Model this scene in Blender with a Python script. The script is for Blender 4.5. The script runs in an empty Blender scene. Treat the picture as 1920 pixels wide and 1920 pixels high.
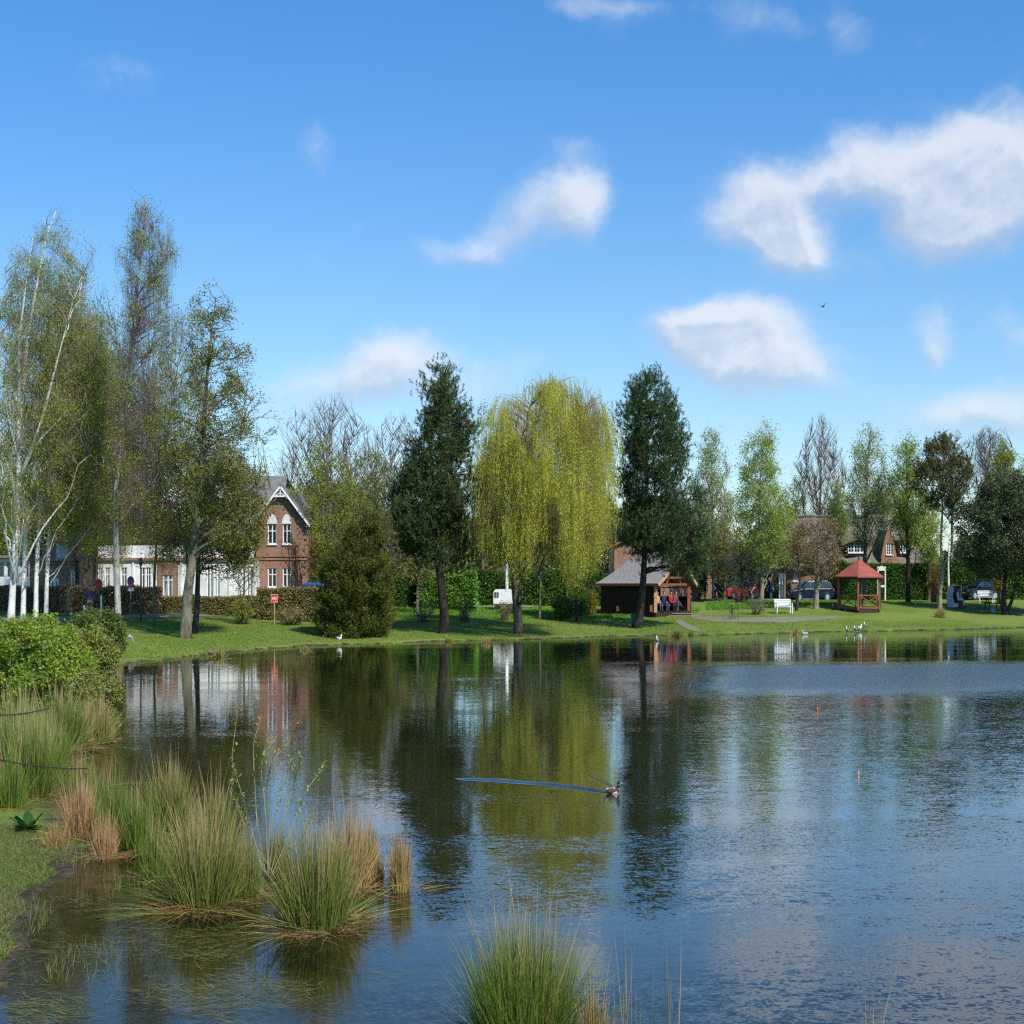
import bpy, math, random
import numpy as np
from mathutils import Vector
random.seed(7)
rng = np.random.default_rng(11)
S = bpy.context.scene
COL = S.collection
PI = math.pi
# ------------------------------------------------------------------ camera, sky, sun, exposure
F, H0, CH = 2790.0, 1092.0, 3.0          # focal length and horizon row of the 1920 px photograph, eye height over the water
cam_d = bpy.data.cameras.new('camera'); cam = bpy.data.objects.new('camera', cam_d); COL.objects.link(cam)
cam.location = (0, 0, CH); cam.rotation_euler = (PI/2, 0, 0)
cam_d.sensor_width = 36; cam_d.lens = 36*F/1920; cam_d.shift_y = (H0-960)/1920
cam_d.clip_start = 0.1; cam_d.clip_end = 6000
S.camera = cam
SUN_EL, SUN_AZ = math.radians(47), (0.60, -0.80)     # towards the sun: right and a little behind the viewer
sl = bpy.data.lights.new('sun', 'SUN'); sl.energy = 4.6; sl.angle = math.radians(0.5); sl.color = (1.0, 0.955, 0.88)
so = bpy.data.objects.new('sun', sl); COL.objects.link(so)
sdir = Vector((SUN_AZ[0]*math.cos(SUN_EL), SUN_AZ[1]*math.cos(SUN_EL), math.sin(SUN_EL))).normalized()
so.rotation_euler = sdir.to_track_quat('Z', 'Y').to_euler(); so.location = (40, -30, 60)
S.view_settings.view_transform = 'Standard'; S.view_settings.look = 'None'
S.view_settings.exposure = 0.30; S.view_settings.gamma = 1.0
S.cycles.max_bounces = 6; S.cycles.transparent_max_bounces = 6; S.cycles.diffuse_bounces = 2
S.cycles.glossy_bounces = 3; S.cycles.transmission_bounces = 3
S.cycles.caustics_reflective = False; S.cycles.caustics_refractive = False
S.cycles.use_denoising = False
S.cycles.sample_clamp_indirect = 4.0
S.cycles.filter_width = 1.3

class NT:
    """tiny helper to wire shader nodes"""
    def __init__(s, tree): s.t = tree; tree.nodes.clear()
    def n(s, kind, **kw):
        nd = s.t.nodes.new(kind)
        ins = kw.pop('ins', {})
        for k, v in kw.items(): setattr(nd, k, v)
        for k, v in ins.items():
            if isinstance(v, bpy.types.NodeSocket): s.t.links.new(v, nd.inputs[k])
            else: nd.inputs[k].default_value = v
        return nd
    def m(s, op, a, b=None, c=None, clamp=False):
        ins = {0: a}
        if b is not None: ins[1] = b
        if c is not None: ins[2] = c
        return s.n('ShaderNodeMath', operation=op, use_clamp=clamp, ins=ins).outputs[0]
    def v(s, op, a, b=None):
        ins = {0: a}
        if b is not None: ins[1] = b
        return s.n('ShaderNodeVectorMath', operation=op, ins=ins).outputs[0]
    def sstep(s, x, lo, hi):
        return s.n('ShaderNodeMapRange', interpolation_type='SMOOTHSTEP', ins={0: x, 1: lo, 2: hi, 3: 0.0, 4: 1.0}).outputs[0]
    def mix(s, f, a, b):
        nd = s.n('ShaderNodeMix', data_type='RGBA')
        for i, v in ((0, f), (6, a), (7, b)):
            if isinstance(v, bpy.types.NodeSocket): s.t.links.new(v, nd.inputs[i])
            else: nd.inputs[i].default_value = v if i == 0 else (tuple(v)+(1,))[:4]
        return nd.outputs[2]
    def noise(s, vec, scale, detail=3, rough=0.55, out=0, dist=0.0):
        return s.n('ShaderNodeTexNoise', ins={'Vector': vec, 'Scale': scale, 'Detail': detail, 'Roughness': rough, 'Distortion': dist}).outputs[out]

w = bpy.data.worlds.new('World'); S.world = w; w.use_nodes = True
T = NT(w.node_tree)
SKY_STR = 0.125
sky = T.n('ShaderNodeTexSky', sky_type='NISHITA', sun_disc=False, sun_elevation=SUN_EL,
          sun_rotation=math.atan2(SUN_AZ[0], SUN_AZ[1]), altitude=0, air_density=1.0, dust_density=0.35, ozone_density=2.0)
dirv = T.n('ShaderNodeTexCoord').outputs['Generated']
sep = T.n('ShaderNodeSeparateXYZ', ins={0: dirv})
yc = T.m('MAXIMUM', sep.outputs[1], 0.05)
U = T.m('DIVIDE', sep.outputs[0], yc); V = T.m('DIVIDE', sep.outputs[2], yc)
front = T.sstep(sep.outputs[1], 0.1, 0.4)
uv = T.n('ShaderNodeCombineXYZ', ins={0: U, 1: V, 2: 0.0}).outputs[0]
nA = T.noise(uv, 7.0, 6, 0.6, out=1)
warp = T.v('ADD', uv, T.v('SCALE', T.v('SUBTRACT', nA, (0.5, 0.5, 0.5))))
warp.node.inputs[1].links[0].from_node.inputs['Scale'].default_value = 0.075
# cloud masses: direction (in thousandths), radii, weight
BL = [(1840,265,95,75,1.0),(1790,335,105,85,.95),(1800,420,90,72,1.0),(1900,370,110,90,1.05),(1655,285,75,60,.8),(1560,320,80,40,.62),
      (1450,425,90,85,1.1),(1420,360,70,70,.8),(1475,480,60,42,.9),(1350,430,70,45,.5),(1340,600,75,42,.95),(1290,615,55,40,.9),
      (1400,650,100,65,1.0),(1470,710,100,50,.75),(1330,680,70,40,.55),(1740,600,50,60,.62),(1760,650,45,40,.55),(1060,350,55,45,.8),(1090,400,42,60,.85),
      (1000,410,60,45,.65),(920,460,65,42,.62),(820,470,60,34,.5),(600,270,34,60,.48),(700,700,105,55,.62),(745,670,70,45,.5),(660,750,120,45,.62),(870,730,90,50,.42),
      (215,130,75,60,.36),(1150,0,130,30,.55),(1440,20,110,50,.48),(1580,60,40,60,.42),(1750,780,150,50,.5),(1850,760,90,40,.45),(1920,640,50,60,.5),
      (1050,270,70,30,.38),(470,290,40,50,.26),(560,510,60,40,.26),(985,690,70,35,.4),(2350,300,260,160,.9),(-500,400,300,160,.9),(2300,760,300,60,.7)]
sepw = T.n('ShaderNodeSeparateXYZ', ins={0: warp})
def field(du, dv):
    acc = None
    for (px, py, rx, ry, wt) in BL:
        a = T.m('MULTIPLY', T.m('SUBTRACT', sepw.outputs[0], (px-960)/F+du), F/rx/1.12)
        b = T.m('MULTIPLY', T.m('SUBTRACT', sepw.outputs[1], (H0-py)/F+dv), F/ry/1.10)
        q = T.m('ADD', T.m('MULTIPLY', a, a), T.m('MULTIPLY', b, b))
        g = T.m('MULTIPLY', T.m('EXPONENT', T.m('MULTIPLY', q, -1.0)), wt)
        acc = g if acc is None else T.m('ADD', acc, g)
    return T.m('MINIMUM', acc, 1.25)
f0 = field(0, 0); f1 = field(-0.005, -0.012)
nB = T.noise(warp, 15.0, 10, 0.62)
nB2 = T.noise(T.v('ADD', warp, (0.006, 0.010, 0)), 15.0, 10, 0.62)
dens = T.m('ADD', T.m('MULTIPLY', f0, 0.95), T.m('MULTIPLY', T.m('SUBTRACT', nB, 0.5), T.m('SUBTRACT', 1.35, T.m('MULTIPLY', f0, .45))))
cl = T.m('MULTIPLY', T.sstep(dens, 0.14, 1.10), front)
lit = T.m('ADD', T.m('ADD', 0.50, T.m('MULTIPLY', T.m('SUBTRACT', f0, f1), 1.25)), T.m('MULTIPLY', T.m('SUBTRACT', nB, nB2), 2.0), clamp=True)
ccol = T.mix(T.sstep(lit, 0.0, 1.0), (3.2, 3.85, 5.0), (5.6, 5.8, 6.2))
tcol = T.mix(T.sstep(V, 0.0, 0.42), (0.80, 0.91, 0.98), (0.39, 0.86, 1.20))
tint = T.n('ShaderNodeMix', data_type='RGBA', blend_type='MULTIPLY', ins={0: 1.0, 6: sky.outputs[0], 7: tcol}).outputs[2]
skyc = T.mix(T.m('MULTIPLY', cl, 0.80), tint, ccol)
bg = T.n('ShaderNodeBackground', ins={0: skyc, 1: SKY_STR})
T.n('ShaderNodeOutputWorld', ins={0: bg.outputs[0]})
w.cycles.sampling_method = 'MANUAL'; w.cycles.sample_map_resolution = 512

# ------------------------------------------------------------------ pond outline, terrain height
POND = np.array([(-14.6,54),(-12.8,62),(-11.7,66),(-10,70),(-4.8,74.7),(.3,78),(5.9,82.9),(13.6,86.3),(18.6,90),(23.7,92),(34.3,99),(46,104),(70,100),(75,60),(60,25),
    (35,8),(12,5.5),(4,5.8),(-1.5,6.6),(-3.5,9),(-3.95,11.3),(-4.45,13.8),(-5.2,17.2),(-7.3,22.7),(-8.2,28),(-9.9,36),(-12.6,46)], float)
def sdf(x, y):
    """distance to the pond's edge, positive on land"""
    x = np.asarray(x, float); y = np.asarray(y, float)
    d2 = np.full(x.shape, 1e18); ins = np.zeros(x.shape, bool)
    n = len(POND)
    for i in range(n):
        ax, ay = POND[i]; bx, by = POND[(i+1) % n]
        ex, ey = bx-ax, by-ay
        t = np.clip(((x-ax)*ex+(y-ay)*ey)/(ex*ex+ey*ey), 0, 1)
        dx, dy = x-ax-t*ex, y-ay-t*ey
        d2 = np.minimum(d2, dx*dx+dy*dy)
        c = (ay > y) != (by > y)
        with np.errstate(divide='ignore', invalid='ignore'):
            xi = ax + (y-ay)*ex/(ey if ey != 0 else 1e-9)
        ins ^= c & (x < xi)
    return np.where(ins, -1, 1)*np.sqrt(d2)
def wob(x, y): return 0.22*np.sin(x*0.9+1.3*np.sin(y*.35))+0.14*np.sin(x*2.3+y*1.1)+0.06*np.sin(x*5.1-y*3.3)
def gz(x, y):
    x = np.asarray(x, float); y = np.asarray(y, float)
    d = sdf(x, y)+wob(x, y)
    far = np.interp(d, [-12,-3,-1,0,.35,8,15,25,40,60], [-1.6,-.8,-.2,0,.10,.5,.9,1.4,1.6,1.6])
    k2 = np.clip((x-6)/16, 0, 1); d2 = d*(1+.85*k2*k2*(3-2*k2)*(y > 50))
    far = np.where(d > .35, np.interp(d2, [0,.35,8,15,25,40,60], [0,.10,.5,.9,1.4,1.6,1.6]), far)
    near = np.interp(d, [-12,-4,-1,0,1.5,4,8,40], [-1.2,-.6,-.13,0,.09,.35,1.35,1.6])
    k = np.clip((y-30)/20, 0, 1); k = k*k*(3-2*k)
    z = far*k+near*(1-k)
    land = np.clip(d/3, 0, 1)
    return z + land*(0.05*np.sin(x*.31+y*.17)+0.03*np.sin(x*.83-y*.51)+.012*np.sin(x*2.7+y*2.1))
def gz1(x, y): return float(gz(np.array([x]), np.array([y]))[0])
def W(px, py, Y): return np.array([(px-960)*Y/F, Y, CH-(py-H0)*Y/F])
def G(px, py, y0=9.0):
    """where the line of sight through a pixel of the photograph meets the ground"""
    Ys = np.geomspace(y0, 260, 4000); X = (px-960)*Ys/F; Z = CH-(py-H0)*Ys/F
    h = np.maximum(gz(X, Ys), 0)
    i = int(np.argmax(Z <= h)) if (Z <= h).any() else len(Ys)-1
    return np.array([X[i], Ys[i], h[i]])
def at(px, Y):
    x = (px-960)*Y/F
    return np.array([x, Y, max(gz1(x, Y), 0)])

# ------------------------------------------------------------------ mesh collecting
class Geo:
    def __init__(s): s.v = []; s.f = []; s.n = 0; s.sm = []
    def add(s, verts, faces, mat=0, smooth=False):
        verts = np.asarray(verts, float).reshape(-1, 3); faces = np.asarray(faces, np.int64)
        s.v.append(verts); s.f.append((faces+s.n, mat, smooth)); s.n += len(verts)
    def build(s, name, mats, parent=None, loc=None):
        me = bpy.data.meshes.new(name)
        if not isinstance(mats, (list, tuple)): mats = [mats]
        for m in mats: me.materials.append(m)
        V_ = np.concatenate(s.v) if s.v else np.zeros((0, 3))
        base = np.array(loc, float) if loc is not None else np.zeros(3)
        V_ = V_-base
        me.vertices.add(len(V_)); me.vertices.foreach_set('co', V_.astype(np.float32).ravel())
        idx = np.concatenate([f.ravel() for f, m, q in s.f]); tot = np.concatenate([np.full(len(f), f.shape[1]) for f, m, q in s.f])
        mi = np.concatenate([np.full(len(f), m) for f, m, q in s.f]); sm = np.concatenate([np.full(len(f), q) for f, m, q in s.f])
        me.loops.add(len(idx)); me.loops.foreach_set('vertex_index', idx.astype(np.int32))
        me.polygons.add(len(tot)); st = np.concatenate([[0], np.cumsum(tot)[:-1]])
        me.polygons.foreach_set('loop_start', st.astype(np.int32)); me.polygons.foreach_set('loop_total', tot.astype(np.int32))
        me.polygons.foreach_set('material_index', mi.astype(np.int32)); me.polygons.foreach_set('use_smooth', sm.astype(bool))
        me.update(calc_edges=True); me.validate()
        o = bpy.data.objects.new(name, me); COL.objects.link(o)
        if loc is not None and parent is None: o.location = base
        if parent is not None: o.parent = parent
        return o
    # shapes -----------------------------------------------------
    def box(s, c, size, rz=0.0, mat=0, M=None):
        x, y, z = [k/2 for k in size]
        p = np.array([(a*x, b*y, d*z) for d in (-1, 1) for a, b in ((-1,-1),(1,-1),(1,1),(-1,1))])
        if M is not None: p = p@np.array(M).T
        if rz: ca, sa = math.cos(rz), math.sin(rz); p = p@np.array([[ca, sa, 0], [-sa, ca, 0], [0, 0, 1]])
        s.add(p+np.array(c), [(0,3,2,1),(4,5,6,7),(0,1,5,4),(1,2,6,5),(2,3,7,6),(3,0,4,7)], mat)
    def bar(s, a, b, wd, th=None, mat=0, up=(0, 0, 1)):
        a = np.array(a, float); b = np.array(b, float); th = th or wd
        t = b-a; L = np.linalg.norm(t); t /= L
        u = np.cross(t, up); u = np.cross(t, (0, 1, 0)) if np.linalg.norm(u) < 1e-3 else u; u /= np.linalg.norm(u); v = np.cross(u, t)
        P = [a+u*i*wd/2+v*j*th/2+t*k*L for k in (0, 1) for i, j in ((-1,-1),(1,-1),(1,1),(-1,1))]
        s.add(P, [(0,3,2,1),(4,5,6,7),(0,1,5,4),(1,2,6,5),(2,3,7,6),(3,0,4,7)], mat)
    def tubes(s, P, R, k=5, mat=0, cap=True):
        """P (m,n,3) paths, R (m,n) radii"""
        P = np.asarray(P, float); R = np.asarray(R, float); m, n, _ = P.shape
        t = np.gradient(P, axis=1); t /= np.linalg.norm(t, axis=2, keepdims=True)+1e-9
        ref = np.where(np.abs(t[..., 2:3]) > 0.92, np.array([1., .13, 0]), np.array([.03, .05, 1.]))
        # keep one reference per tube so that the rings do not flip
        ref = np.repeat(ref[:, n//2:n//2+1], n, axis=1)
        u = np.cross(t, ref); u /= np.linalg.norm(u, axis=2, keepdims=True)+1e-9; v = np.cross(t, u)
        a = np.arange(k)*2*PI/k
        ring = P[:, :, None]+R[..., None, None]*(np.cos(a)[None, None, :, None]*u[:, :, None]+np.sin(a)[None, None, :, None]*v[:, :, None])
        V_ = ring.reshape(-1, 3)
        i = np.arange(m)[:, None, None]*n*k; j = np.arange(n-1)[None, :, None]*k; q = np.arange(k)[None, None, :]; q2 = (q+1) % k
        Fc = np.stack([i+j+q, i+j+q2, i+j+k+q2, i+j+k+q], -1).reshape(-1, 4)
        s.add(V_, Fc, mat, k > 3)
        if cap and k > 3:
            s.f.append((np.stack([(i[:, 0, 0][:, None]+(n-1)*k+np.arange(k)[None])], 0)[0]+s.n-len(V_), mat, False))
            s.f.append((np.stack([(i[:, 0, 0][:, None]+np.arange(k)[::-1][None])], 0)[0]+s.n-len(V_), mat, False))
    def tube(s, pts, r, k=8, mat=0):
        pts = np.array(pts, float); r = np.full(len(pts), r) if np.isscalar(r) else np.array(r, float)
        s.tubes(pts[None], r[None], k, mat)
    def ell(s, c, r, k=12, mat=0, M=None):
        n = k//2+1; V_ = []
        for i in range(n):
            th = PI*i/(n-1)
            for j in range(k):
                ph = 2*PI*j/k; V_.append((math.sin(th)*math.cos(ph)*r[0], math.sin(th)*math.sin(ph)*r[1], math.cos(th)*r[2]))
        V_ = np.array(V_)
        if M is not None: V_ = V_@np.array(M).T
        Fc = [(i*k+j, (i+1)*k+j, (i+1)*k+(j+1) % k, i*k+(j+1) % k) for i in range(n-1) for j in range(k)]
        s.add(V_+np.array(c), Fc, mat, True)
    def leaves(s, C, D, L, Wd, mat=0):
        """one small rhombic leaf at each point, along D"""
        m = len(C)
        if m == 0: return
        D = D/(np.linalg.norm(D, axis=1, keepdims=True)+1e-9)
        r = rng.normal(size=(m, 3)); sd = np.cross(D, r); sd /= np.linalg.norm(sd, axis=1, keepdims=True)+1e-9
        L = np.broadcast_to(L, (m,))[:, None]; Wd = np.broadcast_to(Wd, (m,))[:, None]
        V_ = np.stack([C, C+D*L*.45+sd*Wd/2, C+D*L, C+D*L*.45-sd*Wd/2], 1).reshape(-1, 3)
        s.add(V_, np.arange(4*m).reshape(-1, 4), mat)
    def blades(s, B, tip, bend, wd, mat=0, n=4, flat=None):
        """grass blades: base B (m,3), tip vector, bend vector, width; tapered strips"""
        m = len(B)
        if m == 0: return
        sd = np.cross(tip, rng.normal(size=(m, 3))) if flat is None else flat
        sd /= np.linalg.norm(sd, axis=1, keepdims=True)+1e-9
        wd = np.broadcast_to(wd, (m,))[:, None]
        V_ = []
        for i in range(n):
            t = i/(n-1)
            c = B+tip*t+bend*(t*t)
            ww = wd*(1-t**1.6)*.5+wd*.04
            V_ += [c-sd*ww, c+sd*ww]
        V_ = np.stack(V_, 1).reshape(-1, 3)
        b = np.arange(m)[:, None]*2*n
        j = np.arange(n-1)[None]*2
        Fc = np.stack([b+j, b+j+1, b+j+3, b+j+2], -1).reshape(-1, 4)
        s.add(V_, Fc, mat)

# ------------------------------------------------------------------ things and their tags
def thing(name, label, cat, loc=(0, 0, 0), group=None, rz=0.0):
    o = bpy.data.objects.new(name, None); COL.objects.link(o); o.location = [float(k) for k in loc]; o.rotation_euler = (0, 0, rz)
    o.empty_display_size = 0.3
    o['label'] = label; o['category'] = cat
    if group: o['group'] = group
    return o
def tag(o, label, cat, group=None, kind=None):
    if label: o['label'] = label
    if cat: o['category'] = cat
    if group: o['group'] = group
    if kind: o['kind'] = kind
    return o
def dup(root, loc, label, rz=None, scale=None, group=None):
    r = root.copy(); COL.objects.link(r); r.location = [float(k) for k in loc]
    if rz is not None: r.rotation_euler = (0, 0, rz)
    if scale is not None: r.scale = scale
    r['label'] = label
    if group: r['group'] = group
    for ch in list(root.children):
        c = ch.copy(); COL.objects.link(c); c.parent = r
        for g in list(ch.children):
            d = g.copy(); COL.objects.link(d); d.parent = c
    return r

# ------------------------------------------------------------------ materials
def newmat(name):
    m = bpy.data.materials.new(name); m.use_nodes = True
    return m, NT(m.node_tree)
def mat(name, c, rough=.7, c2=None, scale=4.0, bump=0.0, bscale=30.0, metal=0.0, spec=.4, stretch=(1, 1, 1), contrast=(.35, .65), c3=None, s3=20.0):
    m, t = newmat(name)
    pos = t.n('ShaderNodeNewGeometry').outputs['Position']
    vec = t.v('MULTIPLY', pos, stretch)
    col = c
    b = t.n('ShaderNodeBsdfPrincipled', ins={'Roughness': rough, 'Metallic': metal, 'Specular IOR Level': spec})
    base = tuple(c)+(1,)
    if c2 is not None:
        sk = t.mix(t.sstep(t.noise(vec, scale, 5), *contrast), c, c2)
        if c3 is not None: sk = t.mix(t.m('MULTIPLY', t.sstep(t.noise(vec, s3, 3), .45, .75), .7), sk, c3)
        t.t.links.new(sk, b.inputs['Base Color'])
    else: b.inputs['Base Color'].default_value = base
    if bump:
        bp = t.n('ShaderNodeBump', ins={'Strength': bump, 'Distance': 0.02, 'Height': t.noise(vec, bscale, 4)})
        t.t.links.new(bp.outputs[0], b.inputs['Normal'])
    t.n('ShaderNodeOutputMaterial', ins={0: b.outputs[0]})
    return m
def leafmat(name, cols, trans=.35, clump=None, cscale=.6, rough=.5, zgrad=None):
    """foliage: colour differs leaf by leaf (random per island) and in soft clumps"""
    m, t = newmat(name)
    g = t.n('ShaderNodeNewGeometry')
    cr = t.n('ShaderNodeValToRGB', ins={0: g.outputs['Random Per Island']})
    el = cr.color_ramp.elements
    for i, c in enumerate(cols):
        p = i/(len(cols)-1) if len(cols) > 1 else 0
        e = el[i] if i < 2 else el.new(p)
        e.position = p; e.color = tuple(c)+(1,)
    col = cr.outputs[0]
    if clump is not None:
        col = t.mix(t.m('MULTIPLY', t.sstep(t.noise(g.outputs['Position'], cscale, 3), .42, .62), .75), col, clump)
    if zgrad is not None:      # (tip colour, z0, z1): dry tips
        z = t.n('ShaderNodeSeparateXYZ', ins={0: t.n('ShaderNodeTexCoord').outputs['Object']}).outputs[2]
        zz = t.m('ADD', z, t.m('MULTIPLY', t.m('SUBTRACT', g.outputs['Random Per Island'], .5), .5))
        col = t.mix(t.m('MULTIPLY', t.sstep(zz, zgrad[1], zgrad[2]), .85), col, zgrad[0])
    b = t.n('ShaderNodeBsdfPrincipled', ins={'Base Color': col, 'Roughness': rough, 'Specular IOR Level': .3})
    tr = t.n('ShaderNodeBsdfTranslucent', ins={0: col})
    mx = t.n('ShaderNodeMixShader', ins={0: trans, 1: b.outputs[0], 2: tr.outputs[0]})
    t.n('ShaderNodeOutputMaterial', ins={0: mx.outputs[0]})
    return m
def brickmat(name, c1, c2, mortar, sc=1.0, moss=None):
    m, t = newmat(name)
    tc = t.n('ShaderNodeTexCoord').outputs['Object']
    sp = t.n('ShaderNodeSeparateXYZ', ins={0: tc})
    v = t.n('ShaderNodeCombineXYZ', ins={0: t.m('ADD', sp.outputs[0], sp.outputs[1]), 1: sp.outputs[2], 2: 0.0}).outputs[0]
    br = t.n('ShaderNodeTexBrick', ins={'Vector': v, 'Color1': tuple(c1)+(1,), 'Color2': tuple(c2)+(1,), 'Mortar': tuple(mortar)+(1,),
             'Scale': sc, 'Mortar Size': .008, 'Brick Width': .17, 'Row Height': .085})
    col = t.mix(t.m('MULTIPLY', t.sstep(t.noise(tc, 1.1, 5), .4, .75), .5), br.outputs[0], [k*.62 for k in c1])
    if moss: col = t.mix(t.m('MULTIPLY', t.sstep(t.noise(tc, .5, 3), .5, .8), .5), col, moss)
    b = t.n('ShaderNodeBsdfPrincipled', ins={'Base Color': col, 'Roughness': .85, 'Specular IOR Level': .2})
    t.n('ShaderNodeOutputMaterial', ins={0: b.outputs[0]})
    return m
def glassmat(name, c=(.02, .03, .035), curtain=None):
    m, t = newmat(name)
    b = t.n('ShaderNodeBsdfPrincipled', ins={'Base Color': tuple(c)+(1,), 'Roughness': .06, 'Specular IOR Level': .8})
    if curtain:
        pos = t.n('ShaderNodeNewGeometry').outputs['Position']
        col = t.mix(t.sstep(t.noise(t.v('MULTIPLY', pos, (9, 9, .4)), 1.0, 2), .4, .6), c, curtain)
        t.t.links.new(col, b.inputs['Base Color'])
    t.n('ShaderNodeOutputMaterial', ins={0: b.outputs[0]})
    return m
def barkmat(name, c, c2, scale=6, dark=None, stretch=(1, 1, .35), birch=False):
    m, t = newmat(name)
    tc = t.n('ShaderNodeTexCoord').outputs['Object']
    vec = t.v('MULTIPLY', tc, stretch)
    n1 = t.noise(vec, scale, 5, .65)
    col = t.mix(t.sstep(n1, .35, .65), c, c2)
    if birch:
        n2 = t.noise(t.v('MULTIPLY', tc, (2.2, 2.2, 7)), 1.6, 4, .7)
        col = t.mix(t.sstep(n2, .60, .66), col, (.035, .03, .028))
    bp = t.n('ShaderNodeBump', ins={'Strength': .6, 'Distance': 0.03, 'Height': n1})
    b = t.n('ShaderNodeBsdfPrincipled', ins={'Base Color': col, 'Roughness': .85, 'Normal': bp.outputs[0], 'Specular IOR Level': .2})
    t.n('ShaderNodeOutputMaterial', ins={0: b.outputs[0]})
    return m

# ground: grass, worn patches, mud by the edge
def groundmat():
    m, t = newmat('grass_ground')
    pos = t.n('ShaderNodeNewGeometry').outputs['Position']
    sh = t.n('ShaderNodeAttribute', attribute_name='shore').outputs['Fac']
    nr = t.n('ShaderNodeAttribute', attribute_name='near').outputs['Fac']
    big = t.noise(pos, .18, 4); mid = t.noise(pos, 1.3, 5, .6); fine = t.noise(t.v('MULTIPLY', pos, (1, .6, 1)), 22, 4, .7)
    c = t.mix(t.sstep(big, .35, .65), (.095, .155, .018), (.175, .22, .038))
    c = t.mix(t.m('MULTIPLY', t.sstep(mid, .45, .7), .55), c, (.185, .215, .055))
    c = t.mix(t.m('MULTIPLY', t.sstep(fine, .42, .7), .6), c, (.055, .105, .012))
    c = t.mix(t.m('MULTIPLY', t.sstep(t.noise(pos, .5, 4), .54, .68), .55), c, (.20, .17, .08))
    edge = t.m('ADD', sh, t.m('MULTIPLY', t.m('SUBTRACT', t.noise(pos, 1.7, 4), .5), 1.3))
    mud = t.mix(t.sstep(t.noise(pos, 5, 4), .4, .6), (.040, .030, .022), (.085, .065, .035))
    w_ = t.m('ADD', .13, t.m('MULTIPLY', nr, .34))
    c = t.mix(t.sstep(t.m('MULTIPLY', edge, -1.0), t.m('MULTIPLY', w_, -1.6), t.m('MULTIPLY', w_, -.2)), c, mud)
    bed = t.mix(t.sstep(t.noise(pos, 3, 5, .7), .35, .65), (.045, .040, .012), (.11, .10, .025))
    c = t.mix(t.sstep(t.m('MULTIPLY', sh, -1), .1, .9), c, bed)
    bp = t.n('ShaderNodeBump', ins={'Strength': .8, 'Distance': .06, 'Height': t.noise(pos, 14, 5, .7)})
    b = t.n('ShaderNodeBsdfPrincipled', ins={'Base Color': c, 'Roughness': .9, 'Specular IOR Level': .15, 'Normal': bp.outputs[0]})
    t.n('ShaderNodeOutputMaterial', ins={0: b.outputs[0]})
    return m

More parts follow.
